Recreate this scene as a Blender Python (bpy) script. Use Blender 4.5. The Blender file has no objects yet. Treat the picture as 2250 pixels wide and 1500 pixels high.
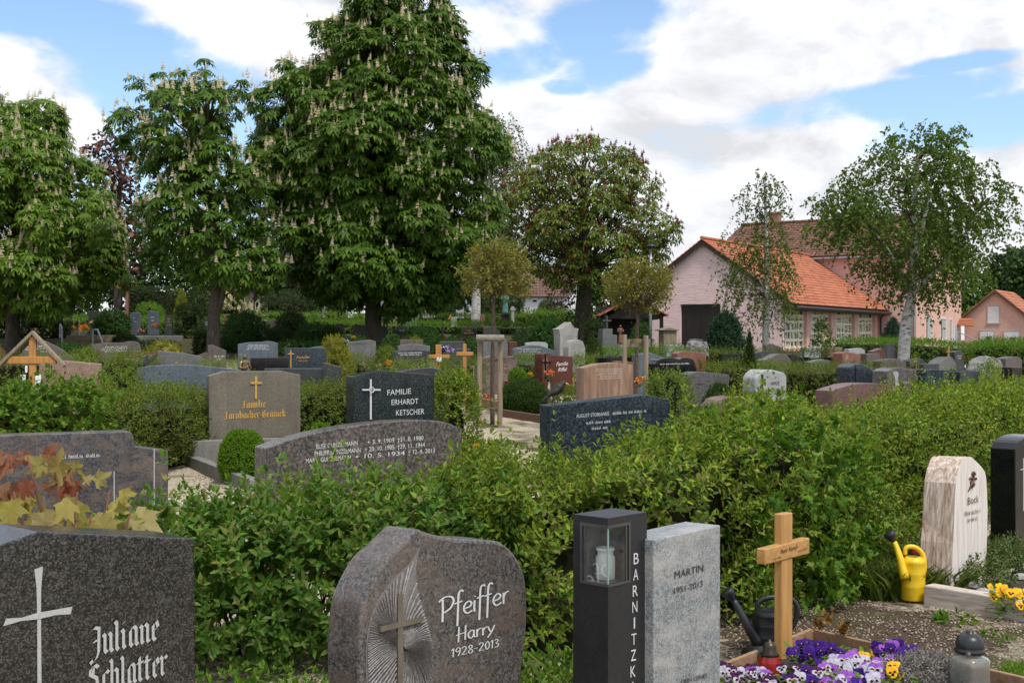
import bpy, bmesh, math, random
import numpy as np
from mathutils import Vector, Matrix
R = math.radians
random.seed(7); RNG = np.random.default_rng(7)
SC = bpy.context.scene
COL = SC.collection
F, CX, CY, EYE = 2800.0, 1125.0, 750.0, 1.65      # lens in photo pixels, optical centre, eye height (m)

# ---------------------------------------------------------------- terrain
_LY = [-50,0,9,14,17,20,24,28,34,38.3,38.9,44,60,80,110,200,700]
_LZ = [0,0,0,.10,.24,.40,.74,1.0,1.22,1.40,1.72,1.85,2.45,3.2,4.0,6.0,9.0]
_RY = [-50,0,10,16,22,30,40,55,75,110,200,700]
_RZ = [0,0,0,.08,.22,.48,.78,1.0,1.1,1.2,1.5,2.2]
def gz(x, y):
    r = x/max(y, 1.0)
    t = min(1, max(0, (r-.02)/.11)); t = t*t*(3-2*t)
    return float(np.interp(y,_LY,_LZ)*(1-t)+np.interp(y,_RY,_RZ)*t)
def P(px, py, Y): return Vector(((px-CX)/F*Y, Y, EYE-(py-CY)/F*Y))
def X(px, Y): return (px-CX)/F*Y
def Z(py, Y): return EYE-(py-CY)/F*Y

# ---------------------------------------------------------------- object helpers
WL = {}
def tag(o, label=None, cat=None, group=None, kind=None):
    if label: o['label'] = label
    if cat: o['category'] = cat
    if group: o['group'] = group
    if kind: o['kind'] = kind
    return o
def empty(name, loc, label=None, cat=None, group=None):
    o = bpy.data.objects.new(name, None); COL.objects.link(o)
    o.location = loc; o.empty_display_size = .1; WL[o.name] = Vector(loc)
    return tag(o, label, cat, group)
def link(name, me, mat, parent=None, loc=None, smooth=False):
    """link mesh ME, whose vertices are in world space, as one object"""
    org = WL[parent.name] if parent is not None else Vector(loc if loc is not None else (0,0,0))
    if org.length > 0: me.transform(Matrix.Translation(-org))
    mats = mat if isinstance(mat,(list,tuple)) else [mat]
    for m in mats: me.materials.append(m)
    if smooth:
        me.polygons.foreach_set('use_smooth', [True]*len(me.polygons))
    o = bpy.data.objects.new(name, me); COL.objects.link(o)
    if parent is not None:
        o.parent = parent
    else:
        o.location = org
    WL[o.name] = org
    return o
def npmesh(name, V, Fc, mi=None):
    V = np.asarray(V, dtype=np.float32).reshape(-1,3); Fc = np.asarray(Fc, dtype=np.int32)
    me = bpy.data.meshes.new(name)
    k = Fc.shape[1]
    me.vertices.add(len(V)); me.vertices.foreach_set('co', V.ravel())
    me.loops.add(Fc.size); me.loops.foreach_set('vertex_index', Fc.ravel())
    me.polygons.add(len(Fc)); me.polygons.foreach_set('loop_start', np.arange(0,Fc.size,k,dtype=np.int32))
    if mi is not None: me.polygons.foreach_set('material_index', np.asarray(mi,dtype=np.int32))
    me.update(calc_edges=True); me.validate()
    return me
class MB:
    def __init__(s): s.v=[]; s.f=[]; s.m=[]
    def add(s, v, f, m=0):
        o=len(s.v); s.v += [tuple(p) for p in v]; s.f += [[i+o for i in q] for q in f]; s.m += [m]*len(f); return s
    def box(s, c, size, ang=0, m=0, tilt=None):
        hx,hy,hz=[q/2 for q in size]; M=Matrix.Rotation(ang,3,'Z')
        if tilt is not None: M = M @ tilt
        vs=[Vector(c)+M@Vector((x*hx,y*hy,z*hz)) for z in(-1,1) for y in(-1,1) for x in(-1,1)]
        return s.add(vs,[[0,2,3,1],[4,5,7,6],[0,1,5,4],[2,6,7,3],[0,4,6,2],[1,3,7,5]],m)
    def prism(s, front, depthvec, m=0):
        """closed outline FRONT (world points) pushed back along DEPTHVEC"""
        n=len(front); d=Vector(depthvec); b=[Vector(p)+d for p in front]
        fs=[list(range(n)),list(range(2*n-1,n-1,-1))]+[[i,n+i,n+(i+1)%n,(i+1)%n] for i in range(n)]
        return s.add(list(front)+b,fs,m)
    def tube(s, pts, rad, n=8, m=0, cap=True, squash=1.0):
        pts=[Vector(p) for p in pts]; k=len(pts)
        if not isinstance(rad,(list,tuple)): rad=[rad]*k
        vs=[]; u=None
        for i,p in enumerate(pts):
            t=(pts[min(i+1,k-1)]-pts[max(i-1,0)])
            if t.length<1e-9: t=Vector((0,0,1))
            t.normalize()
            if u is None:
                u=t.orthogonal().normalized()
            else:
                u=(u-t*u.dot(t))
                u=u.normalized() if u.length>1e-6 else t.orthogonal().normalized()
            w=t.cross(u)
            for j in range(n):
                a=2*math.pi*j/n; vs.append(p+(u*math.cos(a)+w*math.sin(a)*squash)*rad[i])
        fs=[[i*n+j,i*n+(j+1)%n,(i+1)*n+(j+1)%n,(i+1)*n+j] for i in range(k-1) for j in range(n)]
        if cap: fs+= [list(range(n))[::-1], [(k-1)*n+j for j in range(n)]]
        return s.add(vs,fs,m)
    def lathe(s, prof, c, n=20, m=0, sx=1, sy=1, ang=0, cap=True, off=None):
        c=Vector(c); vs=[]; ca,sa=math.cos(ang),math.sin(ang)
        for i,(r,z) in enumerate(prof):
            ox,oy = off[i] if off else (0,0)
            for j in range(n):
                a=2*math.pi*j/n; x=r*sx*math.cos(a)+ox; y=r*sy*math.sin(a)+oy
                vs.append(c+Vector((x*ca-y*sa,x*sa+y*ca,z)))
        k=len(prof)
        fs=[[i*n+j,i*n+(j+1)%n,(i+1)*n+(j+1)%n,(i+1)*n+j] for i in range(k-1) for j in range(n)]
        if cap: fs+=[list(range(n))[::-1],[(k-1)*n+j for j in range(n)]]
        return s.add(vs,fs,m)
    def build(s, name, mat, parent=None, loc=None, smooth=False, bevel=0, seg=2, auto=None):
        me=bpy.data.meshes.new(name); me.from_pydata([tuple(p) for p in s.v],[],s.f); me.update()
        if len(set(s.m))>1: me.polygons.foreach_set('material_index', s.m)
        if loc is None and parent is None:
            A=np.array([tuple(p) for p in s.v]); loc=((A[:,0].min()+A[:,0].max())/2,(A[:,1].min()+A[:,1].max())/2,A[:,2].min())
        o=link(name,me,mat,parent,loc,smooth)
        if bevel:
            b=o.modifiers.new('edge','BEVEL'); b.width=bevel; b.segments=seg; b.limit_method='ANGLE'; b.angle_limit=R(35)
        return o
def spline(pts, k=6, closed=False):
    pts=[Vector(p) for p in pts]; n=len(pts); out=[]
    rng=range(n) if closed else range(n-1)
    for i in rng:
        p1,p2=pts[i],pts[(i+1)%n]
        p0=pts[i-1] if (i>0 or closed) else p1*2-p2
        p3=pts[(i+2)%n] if (i+2<n or closed) else p2*2-p1
        for j in range(k):
            t=j/k; out.append(.5*((2*p1)+(p2-p0)*t+(2*p0-5*p1+4*p2-p3)*t*t+(3*p1-p0-3*p2+p3)*t**3))
    if not closed: out.append(pts[-1])
    return out

# ---------------------------------------------------------------- materials
MATS = {}
def newmat(name):
    m=bpy.data.materials.new(name); m.use_nodes=True; nt=m.node_tree; nt.nodes.clear()
    out=nt.nodes.new('ShaderNodeOutputMaterial'); b=nt.nodes.new('ShaderNodeBsdfPrincipled')
    nt.links.new(b.outputs[0],out.inputs[0]); MATS[name]=m
    return m,nt,b,out
def N(nt,t,**kw):
    n=nt.nodes.new(t)
    for k,v in kw.items():
        if k in n.inputs: n.inputs[k].default_value=v
        else: setattr(n,k,v)
    return n
def ramp(nt,src,stops,interp='LINEAR'):
    r=nt.nodes.new('ShaderNodeValToRGB'); r.color_ramp.interpolation=interp
    e=r.color_ramp.elements
    while len(e)<len(stops): e.new(.5)
    for q,(p,c) in zip(e,stops): q.position=p; q.color=(*c,1) if len(c)==3 else c
    nt.links.new(src,r.inputs[0]); return r
def mixc(nt,fac,a,b,mode='MIX'):
    m=nt.nodes.new('ShaderNodeMix'); m.data_type='RGBA'; m.blend_type=mode
    for i,v in ((0,fac),(6,a),(7,b)):
        if hasattr(v,'node'): nt.links.new(v,m.inputs[i])
        else: m.inputs[i].default_value = v if i==0 else ((*v,1) if len(v)==3 else v)
    return m.outputs[2]
def objco(nt):
    return nt.nodes.new('ShaderNodeTexCoord').outputs['Object']
def noise(nt,co,scale,detail=4,rough=.55,dist=0):
    n=N(nt,'ShaderNodeTexNoise'); n.inputs['Scale'].default_value=scale; n.inputs['Detail'].default_value=detail
    n.inputs['Roughness'].default_value=rough; n.inputs['Distortion'].default_value=dist
    if co is not None: nt.links.new(co,n.inputs['Vector'])
    return n.outputs[0]
def scaled(nt,co,s):
    m=nt.nodes.new('ShaderNodeMapping'); m.inputs['Scale'].default_value=s; nt.links.new(co,m.inputs['Vector']); return m.outputs[0]
def bump(nt,b,h,strength=.3,dist=.01):
    n=nt.nodes.new('ShaderNodeBump'); n.inputs['Strength'].default_value=strength; n.inputs['Distance'].default_value=dist
    nt.links.new(h,n.inputs['Height']); nt.links.new(n.outputs[0],b.inputs['Normal'])
def plain(name,c,rough=.6,metal=0,spec=.5,var=.15,scale=12,bmp=0):
    m,nt,b,_=newmat(name); co=objco(nt); n=noise(nt,co,scale)
    r=ramp(nt,n,[(.3,tuple(q*(1-var) for q in c)),(.7,tuple(min(1,q*(1+var)) for q in c))])
    nt.links.new(r.outputs[0],b.inputs['Base Color']); b.inputs['Roughness'].default_value=rough
    b.inputs['Metallic'].default_value=metal; b.inputs['Specular IOR Level'].default_value=spec
    if bmp: bump(nt,b,noise(nt,co,scale*6),bmp,.004)
    return m
def granite(name,dark,mid,light,speck=.5,rough=.25,vein=None,vscale=3.5,fine=1.0,weather=.25,bmp=0.0,lo=.36,hi=.64):
    """speckled stone: two sizes of crystal, optional coloured veins, a little weathering with soft blotches"""
    m,nt,b,_=newmat(name); co=objco(nt)
    vo=N(nt,'ShaderNodeTexVoronoi'); vo.inputs['Scale'].default_value=210*fine; nt.links.new(co,vo.inputs['Vector']); sx=nt.nodes.new('ShaderNodeSeparateColor'); nt.links.new(vo.outputs['Color'],sx.inputs[0]); n1=sx.outputs[0]; n2=noise(nt,co,62*fine,3,.65)
    a=ramp(nt,n1,[(.22,dark),(.55,mid),(.93,light)]).outputs[0]
    c=ramp(nt,n2,[(lo,dark),(.5,mid),(hi,light)]).outputs[0]
    col=mixc(nt,speck,a,c)
    if vein:
        v=noise(nt,scaled(nt,co,(1,1,1.5)),vscale,5,.62,1.4)
        f=ramp(nt,v,[(.44,(0,0,0)),(.62,(1,1,1))]).outputs[0]
        col=mixc(nt,f,col,mixc(nt,.55,col,vein))
    w=ramp(nt,noise(nt,co,2.3,6,.7),[(.35,(1-weather,)*3),(.7,(1+0,)*3)]).outputs[0]
    col=mixc(nt,1.0,col,w,'MULTIPLY')
    st=ramp(nt,noise(nt,scaled(nt,co,(11,11,.7)),1.0,6,.7),[(.38,(.72,.72,.7)),(.58,(1,1,1))]).outputs[0]
    col=mixc(nt,min(1,weather*2.2),col,st,'MULTIPLY')
    nt.links.new(col,b.inputs['Base Color'])
    rr=ramp(nt,noise(nt,co,9),[(.3,(rough*.8,)*3),(.75,(min(1,rough*1.35),)*3)])
    nt.links.new(rr.outputs[0],b.inputs['Roughness']); b.inputs['Specular IOR Level'].default_value=.5
    if bmp: bump(nt,b,noise(nt,co,40,6,.7),bmp,.01)
    return m
def leafmat(name,cols,trans=.35,rough=.5,spec=.18,patch=None,tcol=None):
    """each leaf is its own mesh island and takes its own tone from COLS"""
    m,nt,b,out=newmat(name)
    g=nt.nodes.new('ShaderNodeNewGeometry')
    k=len(cols); r=ramp(nt,g.outputs['Random Per Island'],[((i+.5)/k,c) for i,c in enumerate(cols)])
    col=r.outputs[0]
    if patch:
        f=ramp(nt,noise(nt,objco(nt),patch[1],3,.6),[(.42,(0,0,0)),(.66,(1,1,1))]).outputs[0]
        col=mixc(nt,f,col,mixc(nt,.6,col,patch[0]))
    nt.links.new(col,b.inputs['Base Color']); b.inputs['Roughness'].default_value=rough; b.inputs['Specular IOR Level'].default_value=spec
    t=nt.nodes.new('ShaderNodeBsdfTranslucent')
    tc=mixc(nt,1.0,col,tcol or (1.25,1.3,.55),'MULTIPLY'); nt.links.new(tc,t.inputs[0])
    mx=nt.nodes.new('ShaderNodeMixShader'); mx.inputs[0].default_value=trans
    nt.links.new(b.outputs[0],mx.inputs[1]); nt.links.new(t.outputs[0],mx.inputs[2]); nt.links.new(mx.outputs[0],out.inputs[0])
    return m
def bark(name,c1,c2,sc=(14,14,3),bmp=.7,rough=.9):
    m,nt,b,_=newmat(name); co=objco(nt); n=noise(nt,scaled(nt,co,sc),1.6,6,.7)
    nt.links.new(ramp(nt,n,[(.35,c1),(.68,c2)]).outputs[0],b.inputs['Base Color']); b.inputs['Roughness'].default_value=rough
    bump(nt,b,n,bmp,.03); return m
def woodmat(name,c1,c2,c3=None,rough=.55,axis=2,sc=5,bmp=.12):
    m,nt,b,_=newmat(name); co=objco(nt); s=[sc*7,sc*7,sc*7]; s[axis]=sc*.45
    n=noise(nt,scaled(nt,co,tuple(s)),1.0,5,.62,.6)
    st=[(.3,c1),(.6,c2)]+([(.78,c3)] if c3 else [])
    nt.links.new(ramp(nt,n,st).outputs[0],b.inputs['Base Color']); b.inputs['Roughness'].default_value=rough
    bump(nt,b,n,bmp,.004); return m

black   = granite('polished_black_granite',(.006,.006,.007),(.011,.011,.013),(.022,.022,.026),rough=.12,weather=.3)
julian  = granite('dark_speckled_granite',(.004,.004,.004),(.02,.02,.019),(.12,.115,.105),rough=.22,fine=1.0,speck=.3,lo=.4,hi=.72)
bluedk  = granite('blue_black_granite',(.008,.012,.018),(.024,.034,.046),(.085,.11,.14),rough=.2,speck=.6,fine=.7)
labr    = granite('green_black_labradorite',(.005,.007,.008),(.014,.019,.02),(.11,.14,.145),rough=.16,speck=.45,fine=1.0,hi=.72)
bluegr  = granite('blue_grey_granite',(.05,.065,.085),(.10,.125,.155),(.2,.235,.27),rough=.3,speck=.5)
dkgrey  = granite('dark_grey_granite',(.025,.027,.03),(.05,.053,.057),(.1,.105,.11),rough=.32)
midgr   = granite('mid_grey_granite',(.07,.07,.072),(.14,.14,.14),(.26,.26,.255),rough=.45)
lightgr = granite('light_grey_granite',(.09,.10,.11),(.24,.26,.27),(.40,.42,.43),rough=.42,speck=.35,vein=(.46,.44,.42),vscale=2.6,weather=.12,lo=.36,hi=.64)
palegr  = granite('pale_grey_granite',(.22,.225,.23),(.36,.365,.365),(.5,.5,.5),rough=.5,speck=.12,weather=.1)
salt    = granite('salt_and_pepper_granite',(.03,.03,.03),(.095,.093,.088),(.26,.25,.23),rough=.4,speck=.45,fine=.8)
paradis = granite('purple_brown_veined_granite',(.03,.03,.034),(.085,.082,.09),(.18,.17,.18),rough=.22,vein=(.24,.175,.14),vscale=5.5,weather=.2)
paradi2 = granite('brown_blue_veined_granite',(.024,.023,.024),(.09,.084,.081),(.21,.192,.183),rough=.3,vein=(.15,.112,.09),vscale=5,weather=.18,fine=.8,speck=.4,lo=.37,hi=.66)
gunzel  = granite('brown_pink_coarse_granite',(.03,.035,.04),(.115,.108,.104),(.30,.235,.2),rough=.22,speck=.62,fine=.62)
redbr   = granite('red_brown_granite',(.055,.016,.01),(.12,.034,.02),(.2,.065,.04),rough=.3)
terra   = granite('terracotta_granite',(.14,.055,.035),(.24,.095,.06),(.36,.17,.12),rough=.4)
pinkred = granite('pink_red_granite',(.1,.05,.045),(.2,.105,.09),(.32,.19,.17),rough=.4)
brngrey = granite('brown_grey_granite',(.065,.05,.045),(.125,.1,.092),(.21,.175,.16),rough=.4)
pinkbei = granite('pink_beige_granite',(.16,.09,.06),(.33,.21,.15),(.5,.36,.28),rough=.5,speck=.5)
conglo  = granite('washed_concrete_stone',(.12,.10,.075),(.19,.165,.125),(.3,.265,.21),rough=.75,speck=.4,weather=.3,bmp=.15,hi=.7)
whites  = granite('weathered_white_stone',(.3,.29,.26),(.42,.41,.375),(.5,.49,.46),rough=.8,weather=.35,bmp=.2)
tan     = granite('weathered_tan_sandstone',(.2,.155,.1),(.31,.25,.165),(.38,.32,.22),rough=.85,weather=.4,bmp=.2)
roughpk = granite('rough_split_pink_stone',(.13,.085,.07),(.24,.165,.14),(.36,.27,.235),rough=.9,vein=(.12,.1,.1),weather=.4,bmp=.8)
roughgr = granite('rough_pale_rock',(.2,.195,.19),(.36,.35,.34),(.5,.49,.48),rough=.9,weather=.35,bmp=.8)
concret = granite('grey_concrete',(.17,.165,.15),(.24,.235,.215),(.31,.3,.28),rough=.85,weather=.3,bmp=.15)
pillarm = granite('matt_black_granite',(.010,.010,.012),(.014,.014,.016),(.022,.022,.025),rough=.42,weather=.1)
# banded sandstone
def banded(name,c1,c2,c3,sc,rough=.5):
    m,nt,b,_=newmat(name); co=objco(nt); n=noise(nt,scaled(nt,co,sc),1.0,6,.62,1.2)
    nt.links.new(ramp(nt,n,[(.3,c1),(.5,c2),(.68,c3)]).outputs[0],b.inputs['Base Color']); b.inputs['Roughness'].default_value=rough
    bump(nt,b,noise(nt,co,60),.15,.004); return m
sandst  = banded('orange_banded_sandstone',(.17,.095,.06),(.27,.165,.11),(.36,.25,.175),(9,9,1.0))
bockst  = banded('white_grained_stone',(.48,.35,.29),(.70,.65,.60),(.80,.78,.75),(75,75,2.2),.6)
bocksd  = banded('brown_split_stone',(.20,.12,.08),(.52,.40,.32),(.76,.72,.67),(40,40,2.0),.85)
bockkb  = banded('white_grained_kerb_stone',(.34,.22,.17),(.52,.45,.39),(.66,.62,.57),(4,4,60),.7)
whiteL  = plain('white_lettering',(.75,.75,.75),.5,var=.05)
chisel  = plain('chiselled_pale_lettering',(.40,.40,.39),.8,var=.22,scale=220)
greyL   = plain('silver_lettering',(.55,.56,.57),.45,var=.08)
goldL   = plain('gold_lettering',(.62,.36,.08),.4,metal=.3,var=.15)
blackL  = plain('black_lettering',(.012,.012,.014),.5)
brownL  = plain('bronze_lettering',(.12,.055,.03),.4,metal=.5)
bronze  = plain('aged_bronze',(.22,.15,.085),.42,metal=.75,var=.35,scale=25)
dkbronze= plain('dark_bronze',(.06,.045,.035),.4,metal=.7,var=.3)
patina  = plain('green_copper_patina',(.09,.22,.18),.7,metal=.2,var=.35,scale=9)
steel   = plain('brushed_steel',(.42,.43,.44),.35,metal=1)
dksteel = plain('dark_steel_frame',(.12,.12,.12),.45,metal=.8)
galv    = plain('galvanised_steel',(.4,.42,.44),.5,metal=.6)
woodor  = woodmat('orange_varnished_wood',(.33,.145,.035),(.5,.235,.06),(.6,.31,.1))
woodkar = woodmat('golden_varnished_wood',(.36,.18,.05),(.52,.28,.09),(.62,.36,.14),rough=.4)
woodbar = woodmat('golden_varnished_bar_wood',(.36,.18,.05),(.52,.28,.09),(.62,.36,.14),rough=.4,axis=0)
woodpal = woodmat('pale_grey_wood',(.17,.125,.08),(.29,.225,.15),(.38,.31,.22),rough=.8)
woodpln = woodmat('planter_board_wood',(.22,.125,.065),(.36,.22,.125),(.44,.29,.18),rough=.7,axis=0)
papr    = plain('white_paper',(.78,.79,.8),.6,var=.03)
def clearmat(name,c,rough=.02,ior=1.45):
    m,nt,b,_=newmat(name); b.inputs['Base Color'].default_value=(*c,1); b.inputs['Roughness'].default_value=rough
    b.inputs['Transmission Weight'].default_value=1; b.inputs['IOR'].default_value=ior; return m
glass   = clearmat('clear_glass',(.95,.97,.96))
def panemat(name):
    m,nt,b,out=newmat(name)
    g=nt.nodes.new('ShaderNodeBsdfGlossy'); g.inputs['Roughness'].default_value=.02
    t=nt.nodes.new('ShaderNodeBsdfTransparent'); t.inputs[0].default_value=(.93,.96,.95,1)
    fr=nt.nodes.new('ShaderNodeFresnel'); fr.inputs[0].default_value=1.5
    mx=nt.nodes.new('ShaderNodeMixShader'); nt.links.new(fr.outputs[0],mx.inputs[0]); nt.links.new(t.outputs[0],mx.inputs[1]); nt.links.new(g.outputs[0],mx.inputs[2])
    nt.links.new(mx.outputs[0],out.inputs[0]); return m
pane    = panemat('thin_glass_pane')
frost   = clearmat('frosted_ribbed_glass',(.9,.9,.87),.22)
redglass= plain('red_candle_plastic',(.32,.02,.015),.2,var=.3)
candle  = plain('white_candle_wax',(.72,.68,.56),.5,var=.05)
blkplas = plain('black_plastic',(.018,.02,.022),.38,var=.2)
yelplas = plain('yellow_plastic',(.74,.49,.014),.42,var=.16,scale=9)
darkdoor= woodmat('dark_brown_planks',(.010,.007,.006),(.022,.015,.011),None,.6,sc=3)
# foliage
L_hedge = leafmat('deutzia_hedge_leaf',[(.095,.193,.021),(.155,.275,.028),(.216,.330,.030),(.277,.376,.039),(.329,.367,.052),(.055,.103,.015),(.073,.129,.017),(.207,.155,.061),(.146,.220,.024)],patch=((.15,.2,.02),1.1))
L_hedg2 = leafmat('hedge_leaf_olive',[(.081,.144,.023),(.120,.194,.028),(.161,.236,.032),(.210,.253,.040)],patch=((.11,.09,.03),1.3))
L_fresh = leafmat('fresh_green_hedge_leaf',[(.067,.168,.025),(.108,.235,.034),(.148,.282,.040),(.202,.316,.047),(.228,.269,.047),(.056,.118,.018),(.078,.151,.022),(.224,.213,.067)],patch=((.05,.12,.02),1.2))
L_hedgf = leafmat('far_hedge_leaf',[(.066,.158,.015),(.099,.205,.021),(.132,.244,.026),(.165,.264,.029)])
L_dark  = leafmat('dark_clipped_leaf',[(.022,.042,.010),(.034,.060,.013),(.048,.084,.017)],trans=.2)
L_maple = leafmat('field_maple_leaf',[(.062,.150,.019),(.100,.213,.025),(.150,.263,.031),(.200,.275,.037)])
L_mred  = leafmat('red_maple_leaf',[(.24,.075,.045),(.30,.11,.06),(.27,.14,.075)],trans=.45,tcol=(1.2,.9,.6))
L_mgold = leafmat('golden_maple_leaf',[(.294,.257,.057),(.361,.321,.079),(.338,.257,.102),(.240,.257,.051),(.371,.308,.135)],trans=.4,tcol=(1.2,1.0,.5))
L_chest = leafmat('chestnut_leaf',[(.039,.088,.009),(.055,.117,.013),(.076,.146,.014),(.099,.171,.017)],trans=.3)
L_chesy = leafmat('chestnut_leaf_olive',[(.069,.138,.014),(.095,.174,.017),(.125,.209,.021),(.147,.227,.025)],trans=.3)
L_redch = leafmat('red_chestnut_leaf',[(.067,.116,.019),(.101,.160,.023),(.146,.205,.029),(.190,.194,.035)],trans=.3)
L_birch = leafmat('birch_leaf',[(.053,.098,.015),(.075,.132,.018),(.102,.162,.021),(.128,.188,.026)],trans=.35)
L_birc2 = leafmat('young_birch_leaf',[(.061,.108,.018),(.095,.142,.023),(.121,.176,.027),(.149,.162,.041)],trans=.4)
L_weep  = leafmat('weeping_birch_leaf',[(.062,.106,.027),(.085,.131,.033),(.106,.150,.037)],trans=.35)
L_globe = leafmat('globe_tree_leaf',[(.15,.165,.035),(.2,.205,.04),(.235,.23,.055),(.22,.165,.06)],trans=.4)
L_copper= leafmat('copper_leaf',[(.04,.02,.015),(.065,.03,.022),(.05,.04,.018)],trans=.25,tcol=(1.2,.8,.6))
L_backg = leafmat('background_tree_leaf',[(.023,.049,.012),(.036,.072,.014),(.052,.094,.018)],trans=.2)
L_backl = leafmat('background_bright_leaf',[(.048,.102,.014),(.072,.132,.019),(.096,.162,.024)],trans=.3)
L_conif = leafmat('blue_green_conifer_needle',[(.025,.06,.032),(.035,.08,.042),(.05,.1,.05)],trans=.1)
L_fir   = leafmat('dark_green_shrub_leaf',[(.026,.072,.016),(.039,.101,.018),(.058,.130,.023)],trans=.2)
L_thuja = leafmat('thuja_scale',[(.022,.05,.008),(.035,.07,.010),(.055,.08,.012)],trans=.12)
L_box   = leafmat('box_ball_leaf',[(.09,.19,.014),(.13,.25,.018),(.17,.29,.022)],trans=.3)
L_boxd  = leafmat('darker_box_leaf',[(.03,.065,.012),(.045,.09,.014),(.065,.115,.018)],trans=.25)
L_yel   = leafmat('yellow_green_leaf',[(.2,.22,.02),(.27,.28,.035),(.16,.19,.02),(.3,.26,.06)],trans=.4)
L_grass = leafmat('grass_blade',[(.05,.09,.012),(.075,.12,.018),(.1,.15,.022),(.16,.16,.05)],trans=.35)
L_sedum = leafmat('sedum_leaf',[(.08,.13,.035),(.11,.165,.045),(.13,.14,.05)],trans=.15)
L_grey  = leafmat('grey_cushion_twig',[(.24,.22,.2),(.33,.31,.29),(.17,.15,.13)],trans=.1,tcol=(1,1,1))
L_brown = leafmat('dried_leaf',[(.2,.1,.03),(.28,.16,.05),(.34,.2,.06)],trans=.3,tcol=(1,.8,.5))
def petal(name,c): return leafmat(name,[tuple(q*.85 for q in c),c,tuple(min(1,q*1.15) for q in c)],trans=.3,tcol=(1,1,1),rough=.6)
B_cream = petal('cream_chestnut_blossom',(.84,.76,.57)); B_red=petal('red_chestnut_blossom',(.30,.06,.05))
B_pale  = petal('pale_shrub_blossom',(.6,.5,.3))
K_violet=petal('violet_petal',(.045,.01,.19)); K_white=petal('white_petal',(.52,.5,.58)); K_lilac=petal('lilac_petal',(.32,.1,.5))
K_yellow=petal('yellow_petal',(.85,.5,.02)); K_blotch=petal('dark_blotch',(.03,.004,.02)); K_plum=petal('plum_petal',(.055,.01,.05))
K_orange=petal('orange_petal',(.85,.26,.05)); K_pink=petal('pink_petal',(.75,.28,.25)); K_red=petal('red_petal',(.5,.025,.03)); K_mag=petal('magenta_petal',(.22,.02,.12))
twig    = plain('brown_twig',(.06,.042,.026),.9,var=.3,scale=20)
coredk  = plain('twig_shade_core',(.016,.017,.008),1,var=.4,scale=9,spec=.1)  # near-black brown-green: shade among the inner twigs put into the colour
stemgr  = plain('green_stem',(.08,.1,.03),.7)
stemrd  = plain('red_brown_stem',(.16,.06,.035),.7)
barkch  = bark('chestnut_bark',(.035,.028,.02),(.11,.085,.06))
barkdk  = bark('dark_bark',(.03,.024,.018),(.085,.065,.048))
barkyg  = bark('young_brown_bark',(.06,.042,.03),(.16,.115,.08),(20,20,6),.4)
def birchbark(name):
    m,nt,b,_=newmat(name); co=objco(nt)
    n=noise(nt,scaled(nt,co,(3,3,11)),1.8,5,.65); n2=noise(nt,scaled(nt,co,(6,6,1.2)),1.0,4,.6)
    c=ramp(nt,n,[(.36,(.03,.028,.026)),(.43,(.34,.32,.3)),(.6,(.55,.53,.5))]).outputs[0]
    c=mixc(nt,ramp(nt,n2,[(.5,(0,0,0)),(.75,(1,1,1))]).outputs[0],c,(.27,.22,.18))
    nt.links.new(c,b.inputs['Base Color']); b.inputs['Roughness'].default_value=.75; bump(nt,b,n,.3,.01); return m
barkbi  = birchbark('birch_bark')

# ---------------------------------------------------------------- foliage kernels
def nrm(a): return a/np.maximum(np.linalg.norm(a,axis=-1,keepdims=True),1e-9)
def rnd(n,s=1.0,rng=None): return (RNG.random((n,3))-.5)*2*s
def T_leaf():
    v=np.array([[0,0,0],[-.2,.3,.035],[-.17,.62,.03],[0,1,-.12],[.17,.62,.03],[.2,.3,.035],[0,.45,-.03]],float)
    f=np.array([[0,6,1],[1,6,2],[2,6,3],[3,6,4],[4,6,5],[5,6,0]]); return v,f
def T_blade(w=.24,b=.05):
    v=np.array([[0,0,0],[-w,.45,b],[0,1,-b*2],[w,.45,b]],float); return v,np.array([[0,2,1],[0,3,2]])
def T_palm(k=7,droop=.5,w=.14):
    V=[];Fs=[]
    for i in range(k):
        t=(i/(k-1)-.5)*2; a=t*R(118); L=1-.42*abs(t)**1.3
        d=np.array([math.sin(a),math.cos(a),0]); s=np.array([math.cos(a),-math.sin(a),0])
        o=len(V); up=np.array([0,0,1])
        V+=[d*.03, d*.58*L-s*w*L*1.15+up*(-droop*.30*L-.02), d*L+up*(-droop*.95*L), d*.58*L+s*w*L*1.15+up*(-droop*.30*L-.02), d*.52*L+up*(-droop*.17*L)]
        Fs+=[[o,o+4,o+1],[o+1,o+4,o+2],[o+2,o+4,o+3],[o+3,o+4,o]]
    return np.array(V),np.array(Fs)
def T_maple():
    ring=[(-.08,.0),(-.3,-.06),(-.5,.1),(-.34,.2),(-.62,.52),(-.36,.5),(-.3,.62),(-.2,.58),(-.13,.85),(0,1.08)]
    pts=ring+[(-x,y) for x,y in ring[-2::-1]]
    V=[[0,.3,-.05]]+[[x,y,(.07 if i%2 else -.05)-.28*(x*x+(y-.3)**2)] for i,(x,y) in enumerate(pts)]; n=len(pts)
    return np.array(V,float),np.array([[0,i+2 if i+2<=n else 1,i+1] for i in range(n)])
def T_petals(k=5,c=.3):
    V=[[0,0,0]];Fs=[]
    for i in range(k):
        a=2*math.pi*i/k; o=len(V)
        V+=[[.75*math.cos(a-.45),.75*math.sin(a-.45),c],[math.cos(a),math.sin(a),c*1.2],[.75*math.cos(a+.45),.75*math.sin(a+.45),c]]
        Fs+=[[0,o,o+1],[0,o+1,o+2]]
    return np.array(V),np.array(Fs)
LEAF=T_leaf(); BLADE=T_blade(); SLIM=T_blade(.13,.03); PALM=T_palm(); PALM5=T_palm(5,.55,.17); MAPLE=T_maple(); ROUND=T_blade(.36,.08)
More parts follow.
